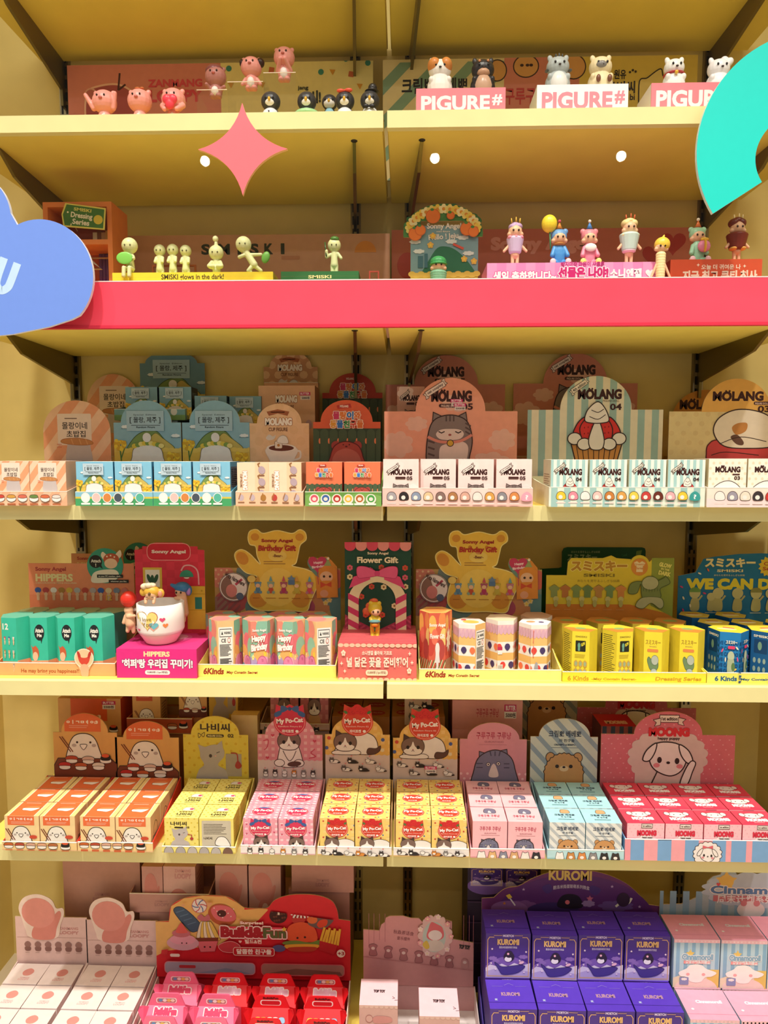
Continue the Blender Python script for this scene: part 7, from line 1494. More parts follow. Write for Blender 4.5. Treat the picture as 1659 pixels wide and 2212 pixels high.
t = grid((1016, 1177), 1775, 2, 1834, ('f4bac0', 'f5c0c6', 'e0949e'), gurf, gurt, lambda A: A.lines('a85a68', 16, 20, 84, 80, 8, 1.6), (1017, 1775, 1097, 1862), None, 'f2b8be', 'd9909a', lambda A: animalrow(A, ('f3ece6', 'e0b27a', '8a8a9c', 'd9a878', 'ece4dc', '2f2c34'), 1040, 23.6, 1848), 'pink grey-cat box', 'pink tray of grey-cat boxes right of gingham trays', 'pink grey-cat figure boxes on fifth shelf', sidecol='eaa8b0')
header(t, 'header_card', (993, 1561, 1137), YH5, TZ5, arch(993, 1598, 1137, 1009, 1121, 1561), gur, 'd98f98')
# ---- blue striped puppy boxes
def pup(A, cx, yt, yb, w):
    f = w/100; c = 'c9935c'
    A.e(c, cx-36*f, yt+12*f, 12*f, 14*f, o=INK, ow=1.8*f); A.e(c, cx+36*f, yt+12*f, 12*f, 14*f, o=INK, ow=1.8*f)
    A.p(c, [(cx-52*f, yb+40)]+[(cx+(52+(2 if k % 2 else -1))*f*math.cos(t), yt+58*f-(58+(2 if k % 2 else -1))*f*math.sin(t)) for k, t in enumerate([math.pi*(1-j/26) for j in range(27)])]+[(cx+52*f, yb+40)], INK, 2*f)
    A.e(INK, cx-18*f, yt+36*f, 5*f); A.e(INK, cx+18*f, yt+36*f, 5*f); A.e('e2bd92', cx, yt+42*f, 12*f, 8*f); A.e(INK, cx, yt+38*f, 4*f, 3*f)
def crm(A):
    A.stripes('93a3ae', 1145, 1540, 1290, 1720, 10, 16, -42); A.t('2c3a52', '크림뽀 베베뽀', 1184, 1579, 1254, 1594, .025); A.t('2c3a52', '와 친구들', 1206, 1598, 1240, 1605, .02); A.t('2c3a52', 'CREAMPO & BEBEPO', 1196, 1609, 1242, 1613, .03); A.lines('6a7480', 1190, 1616, 1248, 1619, 1, 1, 0); pup(A, 1218, 1630, 1690, 82)
def crf(A): A.stripes('b9c0c4', 1180, 1775, 1270, 1870, 6, 9, -42); A.t('2c3a52', '크림뽀 베베뽀', 1201, 1788, 1250, 1799, .025); A.t('2c3a52', '와 친구들', 1214, 1802, 1238, 1807, .02); A.lines('4a5666', 1206, 1811, 1246, 1813, 1, 1, 0); pup(A, 1227, 1822, 1862, 46)
def crt(A): A.b('d9a878', [(42, 32), (44, 12), (54, 8), (66, 12), (68, 32), (55, 36)], INK, 1.2); A.t('2c3a52', '크림뽀 베베뽀', 22, 40, 80, 54, .025); A.t('2c3a52', '와 친구들', 38, 58, 68, 66, .02); A.lines('3f6a7a', 28, 74, 74, 82, 2, 1.4, 0)
t = grid((1182, 1348), 1778, 2, 1836, ('e6e6e0', 'a8dce2', '8cc2cc'), crf, crt, lambda A: A.lines('5a8a96', 16, 20, 84, 80, 8, 1.6), (1185, 1778, 1265, 1866), None, 'b9dde2', '8cc0c8', lambda A: animalrow(A, ('f3f1ec', 'c98a4a', 'd98a4a', '8f8c8c', '2a2a2c', '3a3030'), 1209, 24, 1850), 'blue-topped fluffy puppy box', 'pale blue tray of puppy boxes with striped arched card', 'blue puppy figure boxes on fifth shelf', sidecol='a3cfd8')
header(t, 'header_card', (1145, 1552, 1290), YH5, TZ5, arch(1145, 1593, 1290, 1163, 1273, 1552), crm, 'cfd2c4')
# ---- pink and red puppy boxes
def puppy(A, cx, cy, w):
    f = w/100; o = '2a1a18'
    A.b('f1e6e0', [(cx-40*f, cy-8*f), (cx-24*f, cy-36*f), (cx+22*f, cy-34*f), (cx+40*f, cy-4*f), (cx+30*f, cy+26*f), (cx+4*f, cy+38*f), (cx-30*f, cy+22*f)], o, 2.6*f)
    A.b('f1e6e0', [(cx-26*f, cy-36*f), (cx-46*f, cy-20*f), (cx-54*f, cy+2*f), (cx-40*f, cy+4*f), (cx-28*f, cy-16*f)], o, 2.6*f); A.b('f1e6e0', [(cx+24*f, cy-33*f), (cx+44*f, cy-20*f), (cx+54*f, cy+4*f), (cx+42*f, cy+8*f), (cx+28*f, cy-10*f)], o, 2.6*f)
    A.e('2a1a18', cx-18*f, cy+2*f, 5*f, 7*f); A.e('2a1a18', cx+20*f, cy+4*f, 5*f, 7*f); A.e('e58c94', cx-24*f, cy+14*f, 7*f, 5*f); A.e('e58c94', cx+26*f, cy+16*f, 7*f, 5*f); A.e('2a1a18', cx+1*f, cy+8*f, 4*f, 3*f)
def hearts(A, x0, y0, x1, y1, p, s, c='e8b4b8'):
    y, j = y0, 0
    while y < y1:
        x = x0+(j % 3)*p/3
        while x < x1: A.k -= .98; A.p(c, heart(x, y, s, s)); x += p
        y += p*.55; j += 1
    A.k += 2
def moo(A):
    hearts(A, 1300, 1545, 1590, 1700, 20, 3.5, 'eaa6ac'); A.p('dcc4bd', scallop(1442, 1640, 88, 66, 18, .07)); A.r('dcc4bd', 1372, 1660, 1514, 1720)
    A.r('f3e3d8', 1422, 1545, 1464, 1561, 0, '4a2a24', 1.4); A.p('e9d2c6', [(1408, 1556), (1424, 1552), (1424, 1567), (1411, 1570), (1415, 1562)], '4a2a24', 1.2); A.p('e9d2c6', [(1478, 1554), (1462, 1550), (1462, 1565), (1475, 1568), (1471, 1560)], '4a2a24', 1.2); A.t('4a2a24', '1st edition', 1426, 1549, 1460, 1557, .03)
    A.t('d62a34', 'MOONG', 1400, 1574, 1486, 1592, .11); A.t('3a2420', 'happy puppy', 1419, 1594, 1467, 1602, .04); puppy(A, 1442, 1644, 100); A.b('f1e6e0', [(1470, 1700), (1480, 1668), (1492, 1648), (1502, 1652), (1496, 1672), (1486, 1700)], '2a1a18', 2.4); A.l('2a1a18', [(1420, 1672), (1408, 1700)], 2.4)
def moof(A): hearts(A, 1355, 1785, 1436, 1830, 12, 2.4, 'eea6b2'); A.p('f3e6e2', scallop(1396, 1830, 34, 26, 12, .1)); A.r('f3e3d8', 1385, 1782, 1409, 1790, 0, '4a2a24', 1); A.t('4a2a24', '1st edition', 1387, 1784, 1407, 1788, .03); A.t('d62a44', 'MOONG', 1376, 1795, 1418, 1805, .11); A.t('3a2420', 'happy puppy', 1387, 1807, 1410, 1811, .04)
def moot(A): A.p('e8405a', scallop(50, 110, 60, 40, 10, .1)); A.e('f2e8e2', 48, 36, 26, 18, o='4a2a24', ow=1.4); A.e('f2e8e2', 22, 30, 8, 12, o='4a2a24', ow=1.4); A.e('f2e8e2', 74, 30, 8, 12, o='4a2a24', ow=1.4); A.e('2a1a18', 40, 36, 2); A.e('2a1a18', 58, 36, 2); A.t('fdf4f2', 'MOONG', 22, 58, 78, 76, .11); A.lines('f6c0c4', 36, 82, 64, 88, 1, 2.4, 0)
def mool(A):
    for k in range(8): A.r('7ba6d2' if k % 2 == 0 else 'f0a2aa', 1362+k*29.5-0, 1810, 1391.5+k*29.5, 1880)
    A.r('ee9aa6', 1345, 1810, 1362, 1880); A.r('7ba6d2', 1580, 1810, 1612, 1880); A.r('f0a2aa', 1612, 1810, 1800, 1880); A.r('7ba6d2', 1625, 1810, 1660, 1880)
    A.p('efe4de', scallop(1529, 1846, 32, 29, 16, .1), '3a2420', 1.2); puppy(A, 1529, 1848, 42); A.p('d9606a', [(1518, 1826), (1529, 1830), (1540, 1826), (1540, 1834), (1529, 1831), (1518, 1834)])
t = grid((1350, 1692), 1781, 4, 1815, ('f5c2ca', 'e64a5e', 'd94a5c'), moof, moot, lambda A: A.lines('f0b0b8', 16, 20, 84, 60, 6, 1.6), (1353, 1781, 1436, 1850), None, 'f0a2aa', 'd9808c', mool, 'red-topped white puppy box', 'pink and blue striped tray of puppy boxes at right end', 'red-topped puppy figure boxes on fifth shelf', sidecol='7ba6d2', back=.06)
header(t, 'header_card', (1297, 1537, 1586), YH5, TZ5, arch(1297, 1589, 1586, 1368, 1515, 1537), moo, 'd9707c')
# ---- stock stored behind, under shelf 4
def stock(name, px, Y, zb, d, cols, front, top, label, cat, grp=None, side=None, frF=None):
    o = cart(name, px, Y, zb, d, cols, front, top, side, frF); strip(o); return tag(o, label, cat, grp)
YS = 1.665
zst = zat(1590, 300, YS)
zs5 = zst
def under(x0, x1, Y, ztop, label, c='b88a5a', d=.15):
    o = cart('shipping_carton', (x0, 1600, x1), Y, ZT5, d, (c, c, c)); F = Face(x0, 1600, x1, 1650, Y)
    me = o.data
    for v in me.vertices:
        if v.co.z > .001: v.co.z = ztop-ZT5
    strip(o); return tag(o, label, 'carton')
under(120, 290, YS+.005, zst-.0005, 'tan carton behind leftmost orange card, mostly hidden', 'c09a62')
stock('shipping_carton', (124, 1509, 263), YS, zst, .14, ('dca668', 'e0b070', 'd8502c'), lambda A: (A.r('de5f30', 20, 0, 78, 60), A.r('c2285a', 70, 6, 92, 16), A.r('efe4dc', 71, 16, 91, 28), A.t('3a2a2a', '5500원', 73, 18, 89, 26, .04), A.t('fbe6ee', 'BUTTER', 72, 8, 90, 14, .04), A.t('f8e6d2', ':3', 60, 44, 68, 52, .06), A.use((210, 1620, 250, 1660), (76, 62, 100, 100), lambda B: sush(B, 229, 1640, 'de5a34', 1.0, True))), None, 'orange and tan closed carton with price sticker, left rear of fifth shelf', 'carton')
under(276, 402, YS-.005, zat(1566, 340, YS)-.0005, 'dark orange carton behind second orange card, mostly hidden', 'a86a3c')
def igibox(A): A.r('c8552e', 14, 0, 72, 34); A.t('e9cdb4', 'ㅇㅣㄱㅁㅕㅇ:3', 20, 2, 66, 14, .07); A.lines('d98a6a', 22, 18, 64, 28, 2, 2); A.use((130, 1560, 235, 1680), (6, 36, 94, 106), lambda B: (blobman(B, 182, 1585, 1650, 68), B.p('6a3424', [(117, 1656), (126, 1640), (240, 1640), (253, 1652), (253, 1720), (117, 1720)]), sush(B, 155, 1641, 'b9482c'), sush(B, 191, 1642, 'd9b8a8'), sush(B, 229, 1640, 'de5a34', 1, True)))
def stray(px, Y, zb, d, col, label, lip, art=None): return tray(px, Y, zb, d, .03, label, 'stock trays behind the fifth shelf cards', col, 'b08454', art)
t = stray((274, 1552, 415), YS-.012, zat(1585, 340, YS-.012), .085, 'b8542e', 'dark orange stock tray behind second orange card', None, lambda A: (sush(A, 372, 1568, 'b86a3c', .8), sush(A, 396, 1566, 'de5a34', .8, True)))
zq = t.location.z+.0026
o = cart('figure_box', (288, 1480, 350), YS-.006, zq, .05, ('d8a866', 'e0b070', 'b98a50'), igibox, None, lambda A: A.lines('5a3a24', 20, 40, 84, 90, 8, 1.8)); o2 = o.copy(); COL.objects.link(o2)
rowset(o, [(P(318, 1520, YS).x, YS-.006, zq)], ['dim orange sushi box leaning in the dark orange stock tray'], OG)
under(383, 452, YS, zat(1550, 400, YS)-.0005, 'tan carton under dim sushi box behind grey-cat card, mostly hidden', 'a8743e')
rowset(o2, [(P(416, 1520, YS).x, YS+.002, zat(1550, 400, YS))], ['dim orange sushi box left of dim yellow cat box'], OG)
def nbox(A): A.use((410, 1600, 530, 1690), (0, 0, 100, 100), lambda B: (B.r('a99c88', 488, 1620, 522, 1680), catsil(B, 458, 1648, 66, col='a59a92'), B.l('a83a34', [(500, 1628), (512, 1630), (514, 1645)], 2.5), B.e('a83a34', 514, 1652, 7, 9)))
under(452, 560, YS, zat(1551, 490, YS)-.0005, 'tan carton behind yellow cat card, mostly hidden', 'b88a48')
stock('figure_box', (450, 1470, 514), YS, zat(1551, 490, YS), .06, ('c9a43c', 'd0ac44', 'b08838'), nbox, None, 'dim yellow grey-cat box standing on rear stock', 'box', YGp, lambda A: A.lines('6a5424', 20, 20, 84, 80, 7, 2))
under(500, 558, YS-.03, zat(1545, 530, YS-.03), 'folded cream stock tray front beside blue-bow plaque', 'd9bc80', .03)
# pink and yellow gingham stock
zp = zat(1575, 640, YS)
under(565, 713, YS+.002, zp-.0005, 'pale carton under rear pink gingham boxes, mostly hidden', 'd9b8a8')
t = stray((562, 1563, 712), YS-.008, zp, .085, 'd9bcae', 'pale stock tray of rear pink gingham boxes', None, lambda A: catrow(A, 576, 1577, 108, 7, True, 2))
def dpk(A): gingham(A, 0, 0, 100, 100, 'b86a70', 'a85a64', 22); A.p('a8283c', ell(50, 10, 30, 22)); A.use((580, 1560, 670, 1660), (8, 10, 92, 106), lambda B: (B.b('c9a074', [(604, 1660), (608, 1622), (642, 1622), (648, 1660)]), kitty(B, 625, 1603, 58)))
o = cart('figure_box', (583, 1480, 645), YS, zp+.0026, .06, ('cc8a88', 'c98a88', 'b07070'), dpk)
rowset(o, [(P(614, 1520, YS).x, YS, zp+.0026), (P(679, 1520, YS).x, YS, zp+.0026)], ['left of two dim pink gingham boxes behind blue-bow plaque', 'right of two dim pink gingham boxes behind blue-bow plaque'], 'pink gingham figure boxes on fifth shelf')
for k, (x0, x1, lb) in enumerate(((716, 842, 'left'), (846, 962, 'right'))):
    cN = ('b0763c', 'b57c3e', '9a6434')
    Z = zat(1592, (x0+x1)/2, YS); n = 2; w = (x1-x0)/2
    under(x0, x1, YS+.004, Z-.0005, 'brown carton under %s rear yellow gingham boxes, mostly hidden' % lb, '9a6a3c', .17)
    def dyt(A): gingham(A, 0, 0, 100, 100, 'b87a3a', 'a86a30', 22); A.e('a8301f', 50, 52, 34, 30); A.t('d9a890', 'My Po-Cat', 26, 44, 74, 58, .05)
    o = cart('figure_box', (x0, 1548, x0+w), YS+.004, Z, .055, cN, None, dyt)
    rowset(o, [(P(x0+w*(c+.5), 1550, YS).x, YS+.004+r*.056, Z) for r in range(3) for c in range(2)], ['dim yellow gingham box on %s rear stock, %s, %s column' % (lb, ROW[r], ('left', 'right')[c]) for r in range(3) for c in range(2)], 'yellow gingham figure boxes on fifth shelf')
def dcard(A): catrow(A, 895, 1523, 28, 8, False, 2); catrow(A, 895, 1547, 28, 8, False, 2)
Fk = Face(874, 1480, 932, 1566, YS-.004); mb = MB(); card_mesh(mb, Fk, rrect(874, 1480, 932, 1566), dcard, 'cbb29c', thick=.002); Fk.base.z = zat(1566, 903, YS-.004)
stock_card = tag(mb.build('flap_card', None, (Fk.base.x, YS-.004, Fk.base.z)), 'pale cat-print flap card hanging above right rose plaque', 'card')
stock('shipping_carton', (975, 1513, 1131), YS, ZT5, .15, ('dc9a94', 'd89a94', 'b8746e'), lambda A: (A.t('c04a58', '구루구루 구루냥', 34, 8, 66, 17, .015), A.lines('c98a8a', 42, 22, 58, 24, 1, 1, 0), A.r('c82a64', 74, 4, 91, 11), A.r('efe4e0', 74, 11, 91, 18), A.t('3a2a2a', '5000원', 76, 12, 90, 17, .04), A.t('fbe6ee', 'BUTTER', 76, 5, 90, 10, .04), A.use((1030, 1838, 1055, 1860), (6, 38, 22, 58), lambda B: animalrow(B, ('ece4dc',), 1042, 10, 1848)), A.use((1030, 1838, 1055, 1860), (80, 38, 96, 58), lambda B: animalrow(B, ('2f2c34',), 1042, 10, 1848))), None, 'tall closed pink carton with price sticker behind grey-cat card', 'carton', side=None)
t = tray((1135, 1600, 1250), 1.74, ZT5, .05, .03, 'rear dim puppy display card behind the striped arched one', 'display trays on the fifth shelf', '9a9a8a', '9a8a70', None)
header(t, 'header_card', (1128, 1480, 1246), 1.78, TZ5, rect_o(1128, 1480, 1246), lambda A: (A.stripes('7f8a86', 1128, 1480, 1246, 1700, 9, 14, -42), pup(A, 1180, 1502, 1580, 80)), 'b0a894')
t = tray((1262, 1600, 1480), 1.74, ZT5, .05, .03, 'rear dim pink puppy display card behind the wide pink one', 'display trays on the fifth shelf', 'c05a64', 'b0505c', None)
header(t, 'header_card', (1245, 1470, 1502), 1.78, TZ5, arch(1245, 1531, 1502, 1306, 1440, 1470), lambda A: (hearts(A, 1250, 1500, 1500, 1700, 20, 3.5, 'd0808a'), A.p('cbb0aa', scallop(1374, 1580, 70, 52, 16, .07)), A.t('b8242c', 'MOONG', 1334, 1514, 1412, 1532, .11), A.t('3a2420', 'happy puppy', 1351, 1534, 1394, 1541, .04), puppy(A, 1374, 1570, 84)), 'c0606c')
stock('figure_box', (1297, 1569, 1376), YS, ZT5, .08, ('5a6a8c', 'c8283c', '7a4a5a'), lambda A: A.stripes('c87a84', 0, 0, 100, 100, 12, 12), lambda A: A.t('eac0bc', 'MOONG', 20, 56, 80, 80, .1), 'dim red-topped puppy box behind the wide pink card', 'box', 'red-topped puppy figure boxes on fifth shelf')
# ================================================================== SHELF 6: BOTTOM DISPLAYS
Y6 = 1.415; TZ6 = ZT6+.0026
T6 = 'display trays on the lowest shelf'
def ztop6(py, px, Y): return zat(py, px, Y)
# ---- white-pink boxes
def bean(A, x0, y0, x1, y1, c='d9827a'):
    cx, cy, w, h = (x0+x1)/2, (y0+y1)/2, x1-x0, y1-y0
    A.b(c, [(x0, cy+h*.1), (x0+w*.12, y0+h*.22), (cx, y0), (x1-w*.12, y0+h*.22), (x1, cy+h*.1), (cx+w*.25, y1), (cx-w*.25, y1)])
def lt(A): bean(A, 36, 24, 68, 58, 'e2988f'); A.t('f2c2c0', 'ZANMANG', 38, 66, 66, 71, .05); A.t('f2c2c0', 'LOOPY', 36, 73, 68, 81, .06)
def lrow(A, x0, dx, y, n=6):
    for i in range(n): bean(A, x0+dx*i-7, y-9, x0+dx*i+7, y+4, '9a726c'); A.b('8a625c', [(x0+dx*i-6, y+4), (x0+dx*i+6, y+4), (x0+dx*i+5, y+12), (x0+dx*i-5, y+12)]); A.lines('c0a29c', x0+dx*i-6, y+15, x0+dx*i+6, y+17, 1, 1)
zl = zat(2086, 100, 1.625)
for k, (hx, nm, bx0, bx1) in enumerate(((35, 'left', None, None), (187, 'right', None, None))):
    d = .0715; YHl = 1.415+.004+3*d+.004
    xa = P(hx+2, 2090, YHl).x; xb = P(hx+154, 2090, YHl).x
    F_w = xb-xa; zb = zl-.085
    root = empty('display_tray', ((xa+xb)/2, Y6, ZT6), '%s pale pink tray of white boxes with bean-shaped card cut-out' % nm, 'display tray', T6)
    mb = MB(); tray_mesh(mb, F_w, 3*d+.012, .05, zl-ZT6, 'f3dcd8', 'e6c8c4'); mb.build('tray', root)
    mb = MB(); w = (F_w-.008)/2; h = zl-ZT6-.0026
    carton(mb, w*.975, h, d*.95, ('f6e6e2', 'f6e8e4', 'dcc0bc'), None, lt); o = mb.build('figure_box')
    sp = [((xa+xb)/2-F_w/2+.004+w*(c+.5), Y6+.004+r*d, TZ6) for r in range(3) for c in range(2)]
    rowset(o, sp, ['white box with small pink blob print in %s pale pink tray, %s, %s column' % (nm, ROW[r], ('left', 'right')[c]) for r in range(3) for c in range(2)], 'white figure boxes on the lowest shelf')
    dx, dy = hx-187, -7*(1-k)
    def lc(A, dx=dx, dy=dy):
        f = lambda B: (B.t('d29a96', 'ZANMANG', 281, 2010, 322, 2016, .06), B.t('d29a96', 'LOOPY', 281, 2019, 323, 2026, .08), B.l('c9a29c', [(190, 2034), (341, 2034)], .8), lrow(B, 212, 22, 2052), B.b('d48a80', [(217, 2030), (222, 2012), (240, 2010), (270, 2024), (272, 2034), (230, 2034)]), B.b('ecdcd6', [(244, 2034), (250, 2016), (266, 2014), (271, 2034)]))
        A.use((0, 0, 1000, 3000), (dx, dy, 1000+dx, 3000+dy), f)
    header(root, 'header_card', (hx, 1988+dy, hx+154), YHl, zl-.01, rect_o(hx, 1988+dy, hx+154), lc, 'e8c6c2')
    out = [(x+dx, y+dy) for x, y in spline([(200, 1996), (193, 1968), (206, 1946), (236, 1939), (264, 1950), (274, 1968), (288, 1968), (290, 1982), (282, 2004), (272, 2032), (216, 2032), (206, 2016)])]
    xs = [q[0] for q in out]; ys = [q[1] for q in out]
    def cc(A, dx=dx, dy=dy): A.use((0, 0, 1000, 3000), (dx, dy, 1000+dx, 3000+dy), lambda B: (B.b('dd8b80', [(252, 2030), (256, 2000), (272, 1980), (281, 1974), (284, 1984), (274, 2010), (268, 2032)]), B.b('dd8b80', [(222, 2034), (226, 2008), (258, 2008), (266, 2034)]), B.e('e2958b', 235, 1979, 36, 32, 12)))
    mb = MB(); card_mesh(mb, Face(min(xs), min(ys), max(xs), max(ys), YHl-.002), out, cc, 'f3dcd2', thick=.0015, org=Vector(root.location)); mb.build('cut_out', root)
# ---- red toy-food display
YB6 = 1.625
def food(A):
    A.p('e9b86a', [(330, 1900), (640, 1900), (560, 1990), (470, 2050), (360, 2064), (330, 2080)]); 
    A.b('3f5a78', [(377, 1972), (398, 1965), (436, 2004), (420, 2020), (404, 2010)], '22344a', 1.5)
    for i in range(4): A.l('5a7a9a', [(383+i*8, 1976+i*9), (400+i*8, 1970+i*9)], 2)
    A.e('efe8e4', 433, 1960, 16, 16, o='c86a6a', ow=1.5)
    for a in range(0, 360, 60): A.l(('4a6aa8', 'd0505a')[a % 120 > 0], spline([(433+3*math.cos(math.radians(a)), 1960+3*math.sin(math.radians(a))), (433+9*math.cos(math.radians(a+40)), 1960+9*math.sin(math.radians(a+40))), (433+15*math.cos(math.radians(a+60)), 1960+15*math.sin(math.radians(a+60)))], 4, False), 2)
    A.e('b85a34', 482, 1979, 31, 24, 20); A.b('e0707a', [(458, 1970), (470, 1958), (500, 1962), (512, 1984), (500, 1994), (470, 1990)]); A.e('4a201a', 481, 1976, 10, 8)
    for k in range(8): A.e('f6e0d8', 465+k*6, 1964+(k*7) % 24, 1.4)
    A.b('c8707c', [(428, 1988), (436, 1978), (444, 1984), (452, 1978), (456, 1990), (442, 1994)])
    for k in range(6): A.b(('f0e4cc', 'e9c860')[k % 2], [(426+k*8, 2030), (434+k*4, 1998), (440+k*4, 1998), (432+k*9, 2034)], '6a5040', .8)
    A.p('7a3a24', [(424, 2032), (474, 2030), (470, 2044), (428, 2044)]); A.p('e0707a', [(425, 2040), (472, 2038), (465, 2062), (434, 2064)], 'a83a44', 1); A.e('3a201c', 443, 2052, 2); A.e('3a201c', 455, 2052, 2)
    A.e('d9a4b4', 396, 2044, 35, 17); A.e('e8a0b4', 396, 2036, 28, 12); A.e('c8707c', 393, 2022, 20, 9); A.b('e0605a', [(382, 2020), (388, 2004), (394, 1998), (400, 2006), (406, 2020)]); A.e('3a201c', 394, 2044, 1.6); A.e('3a201c', 404, 2044, 1.6)
    A.e('3a1c18', 603, 1978, 19, 17)
    for k in range(12): A.e('6a3a2c', 590+(k*11) % 28, 1968+(k*7) % 22, 2.4)
    A.l('f0e6d0', [(604, 1974), (604, 1954)], 4); A.b('c03a34', [(632, 1982), (660, 1982), (654, 1996), (640, 1996)])
    for k in range(6): A.l('efe8e2', spline([(624+k*8, 1970+(k % 2)*4), (632+k*6, 1958), (642+k*5, 1966), (636+k*8, 1980)], 4, False), 4)
    A.e('c8242c', 642, 1950, 7); A.l('e9a840', [(654, 1962), (680, 1942)], 5)
    A.b('e05a34', [(620, 2016), (628, 1998), (652, 1990), (676, 1998), (686, 2018), (680, 2034), (626, 2032)]); A.b('6f8a3c', [(614, 2036), (640, 2032), (670, 2036), (690, 2030), (686, 2042), (620, 2042)]); A.b('e8a83c', [(620, 2042), (686, 2040), (680, 2050), (626, 2052)]); A.b('b8402c', [(626, 2048), (682, 2046), (676, 2056), (632, 2057)]); A.e('3a201c', 644, 2026, 2.4); A.e('3a201c', 660, 2024, 2.4)
    A.b('6a5a58', [(668, 1988), (690, 1972), (720, 1966), (722, 1984), (700, 2004), (672, 1998)]); A.e('e0703c', 676, 1984, 11, 9); A.b('d9482c', [(686, 1994), (694, 1984), (708, 1984), (706, 1996), (692, 2002)]); A.e('efe6e0', 706, 1970, 10, 5, 30)
    A.p('c0242c', [(692, 2024), (732, 2036), (722, 2062), (690, 2052)])
    for k in range(7): A.l('e6b23c', [(694+k*6, 2030+k*1.5), (702+k*5.5, 2002+(k*5) % 9)], 5)
    A.b('c8404a', [(474, 2046), (500, 2036), (520, 2046), (512, 2060), (484, 2060)], 'f0b0b0', 1); A.e('5a5a8a', 604, 2050, 14, 8)
    A.t('fbe6d8', 'Surprise!', 521, 1990, 571, 1998, .06, out='b02a30', ob=.08)
    A.r('e2425a', 474, 2002, 620, 2030, 12); A.t('a8202c', 'Build&Fun', 480, 2003, 619, 2026, .10, out='f3dcd8', ob=.10); A.t('5a6a3c', 'Fun', 571, 2004, 619, 2026, .06); A.p('e9c24a', star(616, 2006, 6, 3)); A.t('fbe6d8', '빌드&펀', 531, 2030, 567, 2040, .04); A.p('f3c8c0', heart(521, 2036, 7, 7))
    A.r('c82430', 506, 2049, 594, 2067, 5, 'f3c8b8', 1.5); A.t('fbeade', '달콤한 친구들', 513, 2052, 588, 2064, .05); A.e('f3dccc', 737, 2058, 9, 9); A.t('b02a30', '+3', 730, 2054, 744, 2062, .05); A.p('c8242c', [(351, 2058), (365, 2056), (362, 2070), (349, 2068)]); A.r('efd8d0', 369, 2066, 390, 2073, 3)
    for x, y, s in ((456, 1953, 12), (400, 1956, 7), (702, 1946, 12), (717, 1955, 7), (518, 1986, 6)): A.p('e2a878' if x < 600 else 'f3d8d0', heart(x, y, s, s))
    A.r('a8a0b4', 357, 2084, 552, 2110, 8, 'd8909c', 2); A.r('b07a70', 566, 2084, 744, 2110, 8, 'd8606a', 2); A.r('c03a44', 388, 2091, 424, 2098, 3); A.p('8a94b0', [(430, 2108), (490, 2096), (545, 2108)]); A.p('8a5a50', [(570, 2108), (640, 2094), (735, 2100), (740, 2108)])
zt6 = zat(2100, 550, YB6)
x_l, x_r = P(340, 2100, YB6).x, P(757, 2100, YB6).x
Y6b = 1.40
root = empty('display_tray', ((x_l+x_r)/2, Y6b, ZT6), 'red tray of handled carry boxes with toy food card', 'display tray', T6)
mb = MB(); tray_mesh(mb, x_r-x_l, YB6-Y6b+.006, .03, .055, 'd9222e', 'b81c28', sidecol='f0d8cc'); mb.build('tray', root)
def fo(yb):
    o = [(337, yb), (337, 1998), (366, 1996)]+spline([(366, 1996), (372, 1962), (400, 1944), (440, 1937), (490, 1938), (515, 1952), (530, 1963), (560, 1964), (580, 1962), (596, 1944), (630, 1932), (680, 1931), (715, 1942), (728, 1962), (732, 1985)], 4, False)+[(757, 1988), (757, yb)]
    return o, [rrect(337, 1998, 757, yb), o[1:-1] if False else [(366, 1998), (372, 1962), (400, 1944), (440, 1937), (490, 1938), (515, 1952), (530, 1963), (530, 1998)], [(530, 1998), (530, 1963), (560, 1964), (580, 1962), (580, 1998)], [(580, 1998), (580, 1962), (596, 1944), (630, 1932), (680, 1931), (715, 1942), (728, 1962), (732, 1985), (757, 1988), (757, 1998)]]
header(root, 'header_card', (337, 1931, 757), YB6-.002, ZT6+.055, fo, food, 'd8222e')
